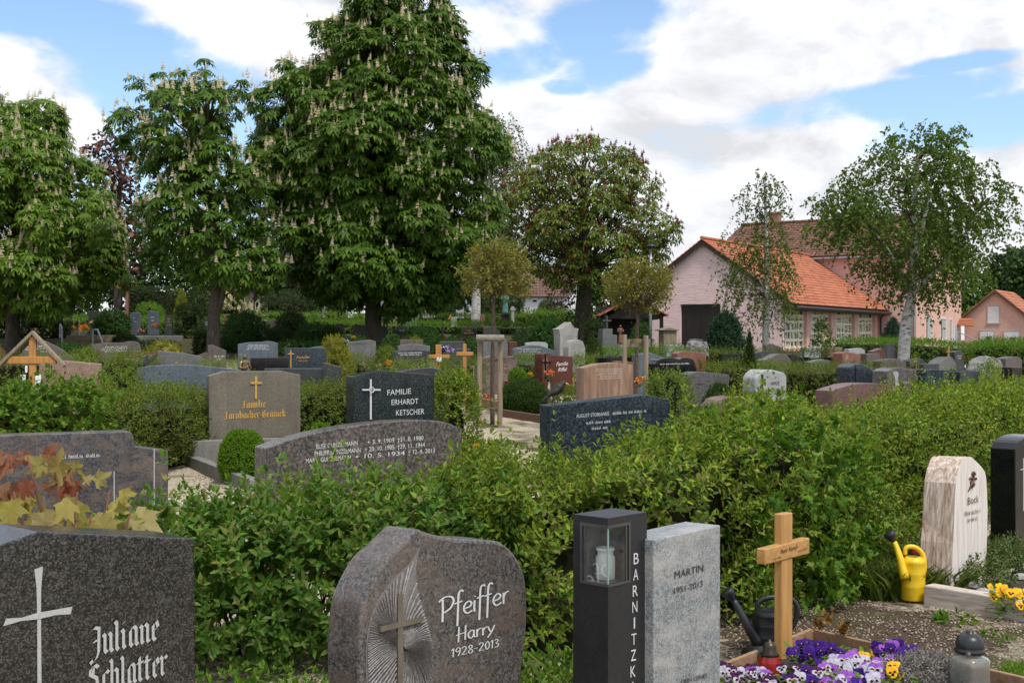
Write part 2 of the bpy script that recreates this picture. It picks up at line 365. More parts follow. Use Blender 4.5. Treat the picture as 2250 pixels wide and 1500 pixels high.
def inst(T,pos,d,nr,sc):
    tv,tf=T; n=len(pos)
    y=nrm(d); x=nrm(np.cross(y,nr)); z=np.cross(x,y); sc=np.broadcast_to(np.asarray(sc,float),(n,))
    V=pos[:,None,:]+sc[:,None,None]*(tv[None,:,0,None]*x[:,None,:]+tv[None,:,1,None]*y[:,None,:]+tv[None,:,2,None]*z[:,None,:])
    Fc=tf[None]+(np.arange(n)*len(tv))[:,None,None]
    return V.reshape(-1,3),Fc.reshape(-1,3)
def merge(parts):
    Vs=[];Fs=[];o=0
    for V,Fc in parts:
        Vs.append(V);Fs.append(Fc+o);o+=len(V)
    return np.concatenate(Vs),np.concatenate(Fs)
def shoots(base,d,length,K,leaf,T=LEAF,spread=55,jit=.25,tip=True):
    """leafy shoots: K decussate pairs of leaves up each stem and a tuft at the tip"""
    n=len(base); d=nrm(d); ref=nrm(rnd(n)); b1=nrm(np.cross(d,ref)); b2=np.cross(d,b1); out=[]
    length=np.broadcast_to(np.asarray(length,float),(n,)); c,s=math.cos(R(spread)),math.sin(R(spread))
    for k in range(K):
        t=(k+.6)/K; p=base+d*(length*t)[:,None]
        for sg in (1,-1):
            b=(b1 if k%2==0 else b2)*sg
            dd=d*c+b*s+rnd(n,jit); out.append(inst(T,p,dd,d+rnd(n,.15),leaf*(1-.35*t)*RNG.uniform(.7,1.15,n)))
    if tip:
        p=base+d*length[:,None]
        for q in range(3):
            out.append(inst(T,p,d+rnd(n,.45),b1+rnd(n,.4),leaf*.62*RNG.uniform(.6,1.1,n)))
    return merge(out)
def stems(a,b,r):
    """thin three-sided sticks from a to b"""
    n=len(a); d=nrm(b-a); u=nrm(np.cross(d,rnd(n))); w=np.cross(d,u); r=np.broadcast_to(np.asarray(r,float),(n,))[:,None]
    ring=[u*math.cos(2.094*i)+w*math.sin(2.094*i) for i in range(3)]
    V=np.stack([a+ring[i]*r for i in range(3)]+[b+ring[i]*r*.5 for i in range(3)],1).reshape(-1,3)
    f=np.array([[0,1,4],[0,4,3],[1,2,5],[1,5,4],[2,0,3],[2,3,5]])
    return V,(f[None]+(np.arange(n)*6)[:,None,None]).reshape(-1,3)
def wob(u,v,seed,amp=1.0):
    r=np.random.default_rng(seed); s=0
    for k in range(6):
        f=1.1*1.6**k*.8; s=s+np.sin(u*f*r.uniform(.7,1.3)+v*f*r.uniform(.5,1.4)+r.uniform(0,6.28))/(1.3**k)
    return s*amp/3
# ---------------------------------------------------------------- hedges, shrubs, trees
def along(path,h):
    p=np.array(path,float); seg=np.linalg.norm(np.diff(p,axis=0),axis=1); cum=np.concatenate([[0],np.cumsum(seg)])
    h=np.broadcast_to(np.asarray(h,float),(len(p),))
    def at(u):
        x=np.interp(u,cum,p[:,0]); y=np.interp(u,cum,p[:,1]); hh=np.interp(u,cum,h)
        e=.05; tx=np.interp(u+e,cum,p[:,0])-np.interp(u-e,cum,p[:,0]); ty=np.interp(u+e,cum,p[:,1])-np.interp(u-e,cum,p[:,1])
        t=nrm(np.stack([tx,ty],-1)); return x,y,hh,t
    return cum[-1],at
GZ=np.vectorize(gz)
def hedge(label,path,w,h,mat,leaf=.05,n=2000,K=4,L=.14,T=LEAF,lo=.06,bumpy=.06,inset=.13,up=.45,jit=.35,seed=1,core=True,backw=.35,sparse=None,cat='hedge',name='hedge',twigs=0,group=None,depth=.14,extra=None,tall=.05):
    tot,at=along(path,h)
    u=RNG.random(n*2)*tot
    if sparse is not None: u=u[RNG.random(len(u))<sparse(u/tot)]
    u=u[:n]; n=len(u); x,y,hh,t=at(u)
    lat=np.stack([t[:,1],-t[:,0]],-1)                        # right-hand side of the path: the side that is seen
    f=RNG.random(n)*(hh+w+hh*backw)
    front=f<hh; top=(f>=hh)&(f<hh+w)
    z=np.where(front,f,np.where(top,hh,(f-hh-w)/backw)); s=np.where(front,.5,np.where(top,.5-(f-hh)/w,-.5))
    z=np.maximum(z,lo*(.6+RNG.random(n)))
    nx=np.where(top,0,np.sign(s)); nz=np.where(top,1.0,0.0)
    edge=np.clip((z/hh-.8)/.2,0,1); nz=np.where(top,1,edge*.9); nx=np.where(top,np.clip((abs(s)-.3)/.2,0,1)*np.sign(s)*.9,nx)
    nn=np.stack([lat[:,0]*nx,lat[:,1]*nx,nz],-1); nn=nrm(nn+rnd(n,.05))
    c=np.where(top,np.clip((abs(s)-.36)/.14,0,1),np.clip((z/hh-.88)/.12,0,1))*.07
    d=wob(u*1.6,(z+s*w)*2.2,seed,bumpy)-c-RNG.random(n)**2*depth
    g=GZ(x,y)
    base=np.stack([x+lat[:,0]*s*w,y+lat[:,1]*s*w,g+z],-1)+nn*d[:,None]
    # close the two ends
    ends=RNG.random(n)<min(.2,w/(tot+w)); ue=np.where(RNG.random(n)<.5,0,tot)
    xe,ye,he,te=at(ue); se=RNG.random(n)-.5; ze=RNG.random(n)*he*.97+.03; le=np.stack([te[:,1],-te[:,0]],-1); sg=np.where(ue>0,1,-1)
    be=np.stack([xe+le[:,0]*se*w+te[:,0]*sg*.02,ye+le[:,1]*se*w+te[:,1]*sg*.02,GZ(xe,ye)+ze],-1)
    base=np.where(ends[:,None],be,base); nn=np.where(ends[:,None],np.stack([te[:,0]*sg,te[:,1]*sg,0*ze],-1),nn)
    dirs=nn*.8+np.array([0,0,up])+rnd(n,jit)
    Ls=L*RNG.uniform(.6,1.3,n)*np.where((RNG.random(n)<tall)&(nn[:,2]>.4),2.0,1.0)
    parts=[shoots(base,dirs,Ls,K,leaf,T)] if K>0 else [inst(T,base,dirs,nn+rnd(n,.5),leaf*RNG.uniform(.6,1.2,n))]
    V,Fc=merge(parts+(extra or []))
    x0,y0,_,_=at(np.array([tot/2])); root=empty(name,(float(x0[0]),float(y0[0]),gz(float(x0[0]),float(y0[0]))),label,cat,group)
    link('foliage',npmesh('foliage',V,Fc),mat,root)
    if core:  # solid dark hull in place of twigs, interior shade painted in
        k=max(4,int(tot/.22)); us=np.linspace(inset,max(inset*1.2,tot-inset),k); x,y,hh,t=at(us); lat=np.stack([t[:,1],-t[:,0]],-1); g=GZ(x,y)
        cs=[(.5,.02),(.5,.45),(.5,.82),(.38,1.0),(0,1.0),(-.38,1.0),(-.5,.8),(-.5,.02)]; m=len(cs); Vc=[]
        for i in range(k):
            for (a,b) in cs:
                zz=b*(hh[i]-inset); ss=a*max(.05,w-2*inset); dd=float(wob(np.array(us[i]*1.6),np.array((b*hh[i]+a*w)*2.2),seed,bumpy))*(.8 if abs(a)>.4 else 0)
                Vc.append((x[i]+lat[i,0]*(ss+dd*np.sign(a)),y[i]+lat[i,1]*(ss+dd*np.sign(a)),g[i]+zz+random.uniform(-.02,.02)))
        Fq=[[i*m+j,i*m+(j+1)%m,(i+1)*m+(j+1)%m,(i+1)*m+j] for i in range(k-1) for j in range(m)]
        mb=MB(); mb.add(Vc,Fq+[list(range(m)),[(k-1)*m+j for j in range(m)][::-1]]); mb.build('shade_core',coredk,root)
    if twigs:
        u=RNG.random(twigs)*tot; x,y,hh,t=at(u); lat=np.stack([t[:,1],-t[:,0]],-1); s=RNG.uniform(-.3,.42,twigs)*w; g=GZ(x,y)
        a=np.stack([x+lat[:,0]*s*.5,y+lat[:,1]*s*.5,g],-1); b=np.stack([x+lat[:,0]*s,y+lat[:,1]*s,g+hh*RNG.uniform(.5,1.0,twigs)],-1)+np.stack([RNG.uniform(-.16,.16,twigs),RNG.uniform(-.16,.16,twigs),0*g],-1)
        V,Fc=stems(a,b,RNG.uniform(.004,.011,twigs)); link('branch',npmesh('branch',V,Fc),twig,root)
    return root
def ellipsoid(n,top=-.25):
    d=nrm(RNG.normal(size=(n*3,3))); d=d[d[:,2]>top][:n]; return d
def bush(label,x,y,w,h,mat,leaf=.04,n=900,K=3,L=.1,T=LEAF,cat='shrub',name='shrub',shape=1.0,dep=None,lumpy=.08,core=True,up=.35,jit=.35,seed=3,z0=None,cone=0,blossom=None,bn=0,bs=.06,inset=.16,group=None,top=-.8,coremat=None):
    """rounded (SHAPE 1) to boxy (SHAPE .5) shrub, or a cone that narrows upward when CONE > 0"""
    g=gz(x,y) if z0 is None else z0; dep=dep or w
    d=ellipsoid(int(n*(1.35 if top<-.5 else 1)),top); n=len(d)
    def surf(d,k=1.0,lump=lumpy):
        q=np.sign(d)*np.abs(d)**shape
        r=1+wob(d[:,0]*3+seed,d[:,2]*3+d[:,1]*2,seed,lump)
        zc=h*.42; p=np.stack([q[:,0]*w/2*r*k,q[:,1]*dep/2*r*k,zc+np.where(q[:,2]>0,q[:,2]*(h-zc),q[:,2]*zc*1.2)*r*k],-1)
        if cone>0:
            t=np.clip(p[:,2]/h,0,1); f=np.clip((1-t)**.75*cone+(1-cone),.03,1.3); p[:,0]*=f; p[:,1]*=f
        p[:,2]=np.maximum(p[:,2],.02); return p+np.array([x,y,g])
    base=surf(d)-d*(RNG.random(n)**2*min(.12,w*.12))[:,None]
    dirs=d*.8+np.array([0,0,up])+rnd(n,jit)
    if K>0: V,Fc=shoots(base,dirs,L*RNG.uniform(.6,1.25,n),K,leaf,T)
    else: V,Fc=inst(T,base,dirs,d+rnd(n,.5),leaf*RNG.uniform(.6,1.25,n))
    root=empty(name,(x,y,g),label,cat,group); link('foliage',npmesh('foliage',V,Fc),mat,root)
    if core:  # closed dark core, its colour carries the shade inside the shrub
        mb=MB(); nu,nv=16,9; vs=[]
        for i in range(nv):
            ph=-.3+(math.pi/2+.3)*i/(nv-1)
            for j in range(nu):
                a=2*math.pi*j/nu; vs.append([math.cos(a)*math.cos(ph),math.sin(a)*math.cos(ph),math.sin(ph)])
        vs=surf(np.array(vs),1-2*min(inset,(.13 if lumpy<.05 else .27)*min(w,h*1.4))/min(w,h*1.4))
        mb.add([tuple(v) for v in vs],[[i*nu+j,i*nu+(j+1)%nu,(i+1)*nu+(j+1)%nu,(i+1)*nu+j] for i in range(nv-1) for j in range(nu)]); mb.build('shade_core',coremat or coredk,root)
    if blossom:
        dd=ellipsoid(bn,-.1); b=surf(dd,1.04); V,Fc=inst(T_petals(6,.25),b,np.cross(dd,rnd(len(dd)))+1e-3,dd,bs*RNG.uniform(.6,1.2,len(dd)))
        o=link('blossom',npmesh('blossom',V,Fc),blossom,root); tag(o,kind='stuff')
    return root
def boughs(prof,Y,n,flat=.9,rb=(.5,.9),seed=1,rho=(.45,.95),zc=None):
    """bough centres inside a crown whose outline PROF gives height and left/right edge in the photograph at distance Y"""
    r=np.random.default_rng(seed)
    py=np.array([p[0] for p in prof],float); xl=np.array([X(p[1],Y) for p in prof]); xr=np.array([X(p[2],Y) for p in prof]); zz=np.array([Z(p,Y) for p in py])
    o=np.argsort(zz); zz,xl,xr=zz[o],xl[o],xr[o]
    zs=np.linspace(zz[0],zz[-1],400); wd=np.interp(zs,zz,xr)-np.interp(zs,zz,xl); cdf=np.cumsum(np.maximum(wd,.1)**1.25); cdf/=cdf[-1]
    z=np.interp((np.arange(n)+r.random(n))/n,cdf,zs); ph=(np.arange(n)*2.39996+r.random(n)*.9)%(2*math.pi)
    a,b=np.interp(z,zz,xl),np.interp(z,zz,xr); cx=(a+b)/2; hw=(b-a)/2
    R_=rb[0]+(rb[1]-rb[0])*r.random(n); R_=np.minimum(R_,np.maximum(.22,hw*.75))
    q=rho[0]+(rho[1]-rho[0])*np.sqrt(r.random(n)); rr=np.maximum(0,hw*q-R_*.36)
    rr=rr*r.uniform(.86,1.12,n)
    c=np.stack([cx+rr*np.cos(ph),Y+rr*np.sin(ph)*flat,z-R_*.25],-1)
    out=nrm(np.stack([np.cos(ph)*rr,np.sin(ph)*rr*flat,(z-z.mean())*.35+.15],-1)+1e-6)
    return c,R_,out
def limbs(mb,trunk_top,cs,r0=.06,r1=.012,n=5,fork=None,every=1):
    for i in range(0,len(cs),every):
        c=Vector(cs[i]); zt=Vector(trunk_top(c)); m=zt.lerp(c,.5)+Vector((0,0,(c-zt).length*.10+random.uniform(-.1,.1)))
        pts=spline([zt,zt.lerp(m,.5)+Vector((random.uniform(-.06,.06),random.uniform(-.06,.06),.03)),m,c],3)
        k=len(pts); mb.tube(pts,[r0+(r1-r0)*(j/(k-1))**.8 for j in range(k)],n,cap=False)
def trunk_fn(path,lo=.45,hi=.97):
    pts=[Vector(p) for p in path]
    def f(c):
        zmin,zmax=pts[0].z,pts[-1].z; z=min(max(c.z-1.2*abs(c.x-pts[-1].x)*.6-.4, zmin+(zmax-zmin)*lo), zmin+(zmax-zmin)*hi)
        for a,b in zip(pts,pts[1:]):
            if b.z>=z: return a.lerp(b,(z-a.z)/max(b.z-a.z,1e-4))
        return pts[-1]
    return f
def roots(mb,base,r,n=7):
    for i in range(n):
        a=2*math.pi*i/n+random.uniform(-.3,.3); d=Vector((math.cos(a),math.sin(a),0))
        mb.tube([base+d*r*.35+Vector((0,0,r*1.6)),base+d*r*.8+Vector((0,0,r*.55)),base+d*r*1.55-Vector((0,0,.06))],[r*.5,r*.42,r*.2],6)
def chestnut(label,prof,Y,trunk,rt,nb,mat,leaf=.3,per=75,blos=None,nbl=300,bsz=.24,seed=1,rb=(.55,.95),barkm=None,T=PALM,droop=.55,rho=(.45,.95),fork=None,hi=.97,inner=0,blen=1.0,lz=.75,limbr=.07,extra=()):
    g=gz(X(trunk[0][0],Y),Y); base=Vector((X(trunk[0][0],Y),Y,g))
    path=[base-Vector((0,0,.1))]+[P(px,py,Y) for px,py in trunk[1:]]
    c,R_,out=boughs(prof,Y,nb,rb=rb,seed=seed,rho=rho)
    if extra:
        ec=np.array([tuple(P(px,py,Y+random.uniform(-.5,.5))) for px,py,_ in extra]); c=np.concatenate([c,ec]); R_=np.concatenate([R_,[q[2] for q in extra]]); out=np.concatenate([out,nrm(np.stack([ec[:,0]*0,ec[:,0]*0-.3,ec[:,0]*0+1],-1))]); nb=len(c)
    root=empty('chestnut_tree',base,label,'tree')
    mb=MB(); sp=spline(path,5); k=len(sp); mb.tube(sp,[rt*(1.12-.78*(i/(k-1))) for i in range(k)],12); roots(mb,base,rt)
    tf=trunk_fn(sp,.42,hi); limbs(mb,tf,c,limbr,.012)
    if fork:
        for f in fork:
            q=spline([P(px,py,Y) for px,py in f[0]],4); mb.tube(q,[f[1]*(1-.6*i/(len(q)-1)) for i in range(len(q))],9)
    mb.build('trunk',barkm or barkch,root,smooth=True)
    r=np.random.default_rng(seed+50); pos=[];ds=[];nr=[];tips=[];tdir=[]
    for i in range(nb):
        m=max(8,int(per*(R_[i]/.8)**2)); d=nrm(r.normal(size=(m,3))+out[i]*.75+np.array([0,0,.45])); rr=R_[i]*(.72+.33*r.random(m))
        p=c[i]+d*rr[:,None]*np.array([1,1,lz]); pos.append(p)
        h=d.copy(); h[:,2]=h[:,2]*.3-droop+.55*r.random(m)-.2; ds.append(h+nrm(r.normal(size=(m,3)))*.35); nr.append(d*.6+np.array([0,0,.9])+r.normal(size=(m,3))*.25)
        k_=(d@out[i]>.25)&(d[:,2]>-.35); tips.append(p[k_]+d[k_]*leaf*.5)
    pos=np.concatenate(pos);ds=np.concatenate(ds);nr=np.concatenate(nr)
    V,Fc=inst(T,pos,ds,nr,leaf*r.uniform(.65,1.2,len(pos))); link('crown',npmesh('crown',V,Fc),mat,root)
    if blos:
        t=np.concatenate(tips); w=np.ones(len(t)); t=t[r.permutation(len(t))[:nbl]]; n=len(t); parts=[]
        up=nrm(np.stack([r.normal(size=n)*.12,r.normal(size=n)*.12,np.ones(n)],-1)); hgt=bsz*r.uniform(.75,1.2,n)
        for q in range(13):
            f=np.clip(q/12+r.normal(size=n)*.03,0,1); rad=(.30*(1-f)+.06)*hgt*.44
            for s in range(4):
                a=s*1.571+q*.7+r.random(n)*.6; e=np.stack([np.cos(a),np.sin(a),np.full(n,.35)],-1)
                parts.append(inst(ROUND,t+up*(hgt*(.05+.95*f))[:,None],e+rnd(n,.35),up+rnd(n,.6),rad*1.6*blen))
        V,Fc=merge(parts); o=link('blossom',npmesh('blossom',V,Fc),blos,root); tag(o,kind='stuff')
    return root
def birch(label,prof,Y,paths,nb,mat,leaf=.07,strands=22,per=9,slen=.7,seed=1,rb=(.4,.8),name='birch_tree',barkm=None,limbr=.035,rho=(.35,.95),base=None,droop=.9,cat='tree',T=ROUND,hi=1.0):
    """PATHS: trunk and forks as (points in the photograph, radius)"""
    p0=paths[0][0][0]; g=gz(X(p0[0],Y),Y); base=Vector((X(p0[0],Y),Y,g))
    root=empty(name,base,label,cat); mb=MB(); tr=[]
    for i,(pts,r) in enumerate(paths):
        w=[P(px,py,Y) for px,py in pts]
        if i==0: w[0]=base-Vector((0,0,.1))
        if i>0:
            for j in range(1,len(w)): w[j].y+= (.25*j)*(1 if i%2 else -1)
        sp=spline(w,5); k=len(sp); mb.tube(sp,[r*(1.1-.85*(j/(k-1))) for j in range(k)],10); tr.append(sp)
    roots(mb,base,paths[0][1],5)
    c,R_,out=boughs(prof,Y,nb,rb=rb,seed=seed,rho=rho)
    allp=[q for t in tr for q in t[len(t)//3:]]
    def near(cc):
        cand=[q for q in allp if q.z<cc.z+.1] or allp
        return min(cand,key=lambda q:(q-cc).length+ .25*abs(q.z-(cc.z-.8)))
    mb2=MB(); limbs(mb2,near,c,limbr,.006,4)
    r=np.random.default_rng(seed+9); pos=[];ds=[];sa=[];sb=[]
    for i in range(nb):
        m=max(5,int(strands*(R_[i]/.6)**2)); d=nrm(r.normal(size=(m,3))+out[i]*.5+np.array([0,0,.25])); s=c[i]+d*(R_[i]*r.uniform(.2,1.0,m))[:,None]
        h=nrm(d*np.array([1,1,.3])+out[i]*.4+r.normal(size=(m,3))*.3); ln=slen*r.uniform(.5,1.2,m)
        prev=s
        for k in range(per):
            t=(k+1)/per; q=s+h*(ln*t*.55)[:,None]+np.array([0,0,-1.0])*(droop*ln*t*t)[:,None]
            sa.append(prev); sb.append(q); prev=q
            for _ in range(2):
                pos.append(q+r.normal(size=(m,3))*.025); ds.append(nrm(r.normal(size=(m,3)))+np.array([0,0,-.6])+h*.4)
    pos=np.concatenate(pos); ds=np.concatenate(ds); V,Fc=inst(T,pos,ds,r.normal(size=(len(pos),3)),leaf*r.uniform(.6,1.25,len(pos)))
    mb.build('trunk',barkm or barkbi,root,smooth=True); mb2.build('branch',twig,root)
    link('crown',npmesh('crown',V,Fc),mat,root)
    a=np.concatenate(sa);b=np.concatenate(sb); V,Fc=stems(a,b,.0035); link('twig',npmesh('twig',V,Fc),twig,root)
    return root
def clump_tree(label,prof,Y,nb,mat,leaf=.2,per=70,seed=1,rb=(.6,1.2),trunk=None,rt=.2,name='tree',barkm=None,rho=(.4,.95),T=ROUND,flat=.8,blos=None,nbl=0,bsz=.2,cat='tree'):
    bx=trunk[0][0] if trunk else (prof[-1][1]+prof[-1][2])/2
    g=gz(X(bx,Y),Y); base=Vector((X(bx,Y),Y,g)); root=empty(name,base,label,cat)
    c,R_,out=boughs(prof,Y,nb,rb=rb,seed=seed,rho=rho,flat=flat)
    path=[base-Vector((0,0,.1))]+([P(*q,Y) for q in trunk[1:]] if trunk else [Vector((base.x,Y,g+(c[:,2].max()-g)*.5)),Vector((base.x+.1,Y,g+(c[:,2].max()-g)*.85))])
    mb=MB(); sp=spline(path,4); k=len(sp); mb.tube(sp,[rt*(1.1-.8*(i/(k-1))) for i in range(k)],9); roots(mb,base,rt,5)
    limbs(mb,trunk_fn(sp,.3,.97),c,rt*.28,.015,4); mb.build('trunk',barkm or barkdk,root,smooth=True)
    r=np.random.default_rng(seed+5); pos=[];ds=[];nr_=[]
    for i in range(nb):
        m=max(8,int(per*(R_[i]/.9)**2)); d=nrm(r.normal(size=(m,3))+out[i]*.5+np.array([0,0,.35])); p=c[i]+d*(R_[i]*r.uniform(.55,1.05,m))[:,None]*np.array([1,1,.8])
        pos.append(p); ds.append(d*.4+r.normal(size=(m,3))*.6+np.array([0,0,-.25])); nr_.append(d+np.array([0,0,.6])+r.normal(size=(m,3))*.4)
    pos=np.concatenate(pos); V,Fc=inst(T,pos,np.concatenate(ds),np.concatenate(nr_),leaf*r.uniform(.6,1.25,len(pos)))
    link('crown',npmesh('crown',V,Fc),mat,root)
    if blos:
        t=pos[r.permutation(len(pos))[:nbl]]; V,Fc=inst(T_petals(6,.3),t,r.normal(size=t.shape),np.array([0,-.4,1])+r.normal(size=t.shape)*.4,bsz*r.uniform(.6,1.2,len(t)))
        o=link('blossom',npmesh('blossom',V,Fc),blos,root); tag(o,kind='stuff')
    return root
def globe_tree(label,px,Y,cyx,rx,rz,trunkpx,rt,seed,n=190,twl=14,leaf=.05):
    """young standard tree: straight stem, many thin upright branches in a ball-shaped crown"""
    g=gz(X(trunkpx[0][0],Y),Y); base=Vector((X(trunkpx[0][0],Y),Y,g)); root=empty('globe_maple',base,label,'tree')
    mb=MB(); path=spline([base-Vector((0,0,.08))]+[P(*q,Y) for q in trunkpx[1:]],4); k=len(path)
    mb.tube(path,[rt*(1.05-.35*i/(k-1)) for i in range(k)],9); top=path[-1]; r=np.random.default_rng(seed)
    c=np.array(P(cyx[0],cyx[1],Y)); pos=[];ds=[]
    for i in range(n):
        d=nrm(r.normal(size=3)+np.array([0,0,.55])); e=c+d*np.array([rx,rx,rz])*r.uniform(.86,1.08)
        if e[2]<top.z-.02: e[2]=top.z+.04+.1*r.random()
        m=top.lerp(Vector(e),.5)+Vector((d[0]*.03,d[1]*.03,.06)); pts=spline([top-Vector((0,0,.03*r.random())),m,Vector(e)],4)
        if i%2==0: mb.tube(pts,[.011,.010,.009,.008,.007,.006,.005,.004,.003][:len(pts)],4,cap=False)
        q=np.array([tuple(v) for v in pts]); q=q[3:]
        for s in range(twl):
            t=r.random()**.6*(len(q)-1.01); j=int(t); pt=q[j]*(1-t+j)+q[j+1]*(t-j)
            w=nrm(r.normal(size=3))*.07*r.random()
            pos.append(pt+w); ds.append(nrm(r.normal(size=3))+d*.5)
            pos.append(pt+w*2.0+r.normal(size=3)*.02); ds.append(nrm(r.normal(size=3))+d*.5)
    mb.build('trunk',barkyg,root,smooth=True)
    pos=np.array(pos);ds=np.array(ds); V,Fc=inst(ROUND,pos,ds,r.normal(size=pos.shape)+np.array([0,0,.5]),leaf*r.uniform(.55,1.2,len(pos))); link('crown',npmesh('crown',V,Fc),L_globe,root)
    return root
# ---------------------------------------------------------------- lettering
FR={' ':(.35,[]),'-':(.42,[[(0,.5),(.34,.56)]]),
'i':(.40,[[(0,1),(.1,.86),(.1,.14),(.2,0)],[(.06,1.28),(.2,1.42)]]),
'n':(.68,[[(0,.96),(.1,.85),(.1,.12),(.18,0)],[(.12,.82),(.3,1),(.44,.86),(.44,.12),(.54,0)]]),
'u':(.68,[[(0,1),(.1,.86),(.1,.14),(.22,0),(.4,.18)],[(.34,1),(.44,.86),(.44,.14),(.54,0)]]),
'm':(1.02,[[(0,.96),(.1,.85),(.1,.12),(.18,0)],[(.12,.82),(.3,1),(.44,.86),(.44,.12),(.52,0)],[(.46,.82),(.64,1),(.78,.86),(.78,.12),(.88,0)]]),
'l':(.40,[[(0,1.52),(.1,1.38),(.1,.14),(.2,0)]]),
'a':(.68,[[(.26,1),(.1,.84),(.1,.14),(.22,0),(.42,.18)],[(.2,.98),(.34,1),(.44,.86),(.44,.14),(.54,0)]]),
'e':(.54,[[(.1,.5),(.4,.68),(.3,1),(.1,.84),(.1,.16),(.24,0),(.46,.18)]]),
'r':(.50,[[(0,1),(.1,.86),(.1,.12),(.2,0)],[(.12,.8),(.3,1.0),(.42,.86)]]),
'c':(.50,[[(.42,.88),(.26,1),(.1,.86),(.1,.14),(.24,0),(.44,.18)]]),
'h':(.68,[[(0,1.52),(.1,1.38),(.1,.12),(.2,0)],[(.12,.82),(.3,1),(.44,.86),(.44,.1),(.3,-.25)]]),
't':(.46,[[(.1,1.25),(.1,.14),(.22,0),(.38,.14)],[(-.06,.96),(.34,.98)]]),
'b':(.66,[[(0,1.52),(.1,1.38),(.1,.14),(.26,0),(.44,.16),(.44,.82),(.3,1),(.12,.84)]]),
'k':(.60,[[(0,1.52),(.1,1.38),(.1,.12),(.2,0)],[(.12,.6),(.34,1.0),(.42,.78),(.14,.52)],[(.2,.5),(.4,.12),(.52,0)]]),
'w':(.94,[[(0,1),(.1,.86),(.1,.14),(.22,0),(.42,.2)],[(.34,1.1),(.44,.9),(.44,.14),(.58,0),(.78,.2),(.78,.82),(.62,1)]]),
'J':(.66,[[(0,1.3),(.16,1.44),(.44,1.34)],[(.42,1.38),(.40,.12),(.26,-.2),(.04,-.38),(-.04,-.22)],[(.12,.72),(.36,.76)]]),
'S':(.84,[[(.62,1.28),(.42,1.44),(.14,1.3),(.1,1.02),(.52,.74),(.56,.28),(.38,.02),(.1,0),(-.02,.16)],[(.3,1.3),(.3,.95)]]),
'F':(.70,[[(0,1.2),(.16,1.44),(.4,1.3),(.62,1.42)],[(.3,1.34),(.24,.6),(.3,.1),(.12,-.1),(-.02,.02)],[(.08,.7),(.5,.78)]]),
'G':(.86,[[(.62,1.28),(.38,1.44),(.12,1.2),(.06,.5),(.2,.06),(.46,0),(.68,.2),(.68,.72),(.42,.8)],[(.34,1.3),(.32,.32)]]),
'Z':(.7,[[(0,1.3),(.16,1.44),(.5,1.36),(.1,.1),(.3,0),(.56,.14)]]),
}
SCR={' ':(.4,[]),
'P':(.86,[[(.16,-.45),(.14,.3),(.12,1.22)],[(-.12,1.12),(.2,1.32),(.6,1.28),(.78,1.0),(.6,.62),(.3,.45),(.1,.42)]]),
'f':(.5,[[(.52,1.42),(.36,1.5),(.22,1.3),(.18,.5),(.14,-.6)],[(-.04,.78),(.44,.84)]]),
'e':(.64,[[(.08,.44),(.4,.52),(.52,.76),(.32,.96),(.08,.72),(.06,.3),(.26,.03),(.58,.16)]]),
'i':(.28,[[(.1,.9),(.08,.4),(.1,0)],[(.12,1.2),(.14,1.26)]]),
'r':(.50,[[(.1,.92),(.1,.4),(.1,0)],[(.1,.5),(.24,.86),(.46,.94)]]),
'H':(.78,[[(.14,1.3),(.12,.6),(.1,-.1)],[(-.1,.56),(.3,.64),(.66,.66)],[(.64,1.3),(.62,.6),(.6,0)]]),
'a':(.66,[[(.5,.82),(.3,.95),(.08,.66),(.1,.2),(.28,.03),(.46,.3),(.5,.9)],[(.5,.9),(.48,.3),(.6,.02)]]),
'y':(.60,[[(.04,.92),(.12,.5),(.28,.16)],[(.54,.96),(.3,.2),(-.02,-.42)]]),
'1':(.36,[[(0,.95),(.18,1.2),(.16,.6),(.14,0)]]),
'9':(.62,[[(.46,.8),(.2,.6),(.06,.9),(.26,1.2),(.48,1.0),(.42,.4),(.26,0)]]),
'2':(.62,[[(.04,.95),(.24,1.2),(.46,.98),(.3,.5),(.02,.03)],[(.02,.03),(.3,.04),(.56,.05)]]),
'8':(.62,[[(.28,.62),(.1,.9),(.28,1.2),(.46,.92),(.28,.62),(.06,.3),(.26,.0),(.5,.3),(.28,.62)]]),
'0':(.64,[[(.28,1.2),(.06,.7),(.22,.02),(.48,.4),(.44,.95),(.28,1.2)]]),
'3':(.56,[[(.04,1.05),(.24,1.2),(.42,.95),(.2,.65),(.46,.4),(.3,.03),(.02,.1)]]),
'-':(.5,[[(.04,.55),(.22,.56),(.4,.57)]]),
}
def strip(line,off_fn,V,Fs,zo):
    o=len(V); n=len(line)
    for i,p in enumerate(line):
        a=line[max(i-1,0)]; b=line[min(i+1,n-1)]; dx,dy=off_fn(b[0]-a[0],b[1]-a[1])
        V.append((p[0]+dx,p[1]+dy,zo)); V.append((p[0]-dx,p[1]-dy,zo))
    for i in range(n-1): Fs.append([o+2*i,o+2*i+1,o+2*i+3,o+2*i+2])
def glyphs(text,style,weight=None):
    """flat letters, baseline at 0, x-height or cap height 1; returns verts (x, y, tiny layer offset), faces, width"""
    V=[];Fs=[];x=0;tab=FR if style=='fraktur' else SCR; lay=0
    for ch in text:
        adv,st=tab.get(ch,tab[' '])
        for s in st:
            lay=(lay+1)%7
            pts=[(x+px,py) for px,py in s]
            if style=='fraktur':
                w=weight or .105; c,sn=w*math.cos(R(38)),w*math.sin(R(38)); strip(pts,lambda dx,dy:(c,sn),V,Fs,lay*.012)
            else:
                w=weight or .055; q=[(v.x,v.y) for v in spline([(a,b,0) for a,b in pts],5)]
                def off(dx,dy):
                    l=math.hypot(dx,dy) or 1; k=w*(.75+.5*abs(dy)/l); return (-dy/l*k,dx/l*k)
                strip(q,off,V,Fs,lay*.012)
        x+=adv
    return V,Fs,x
_TXT={}
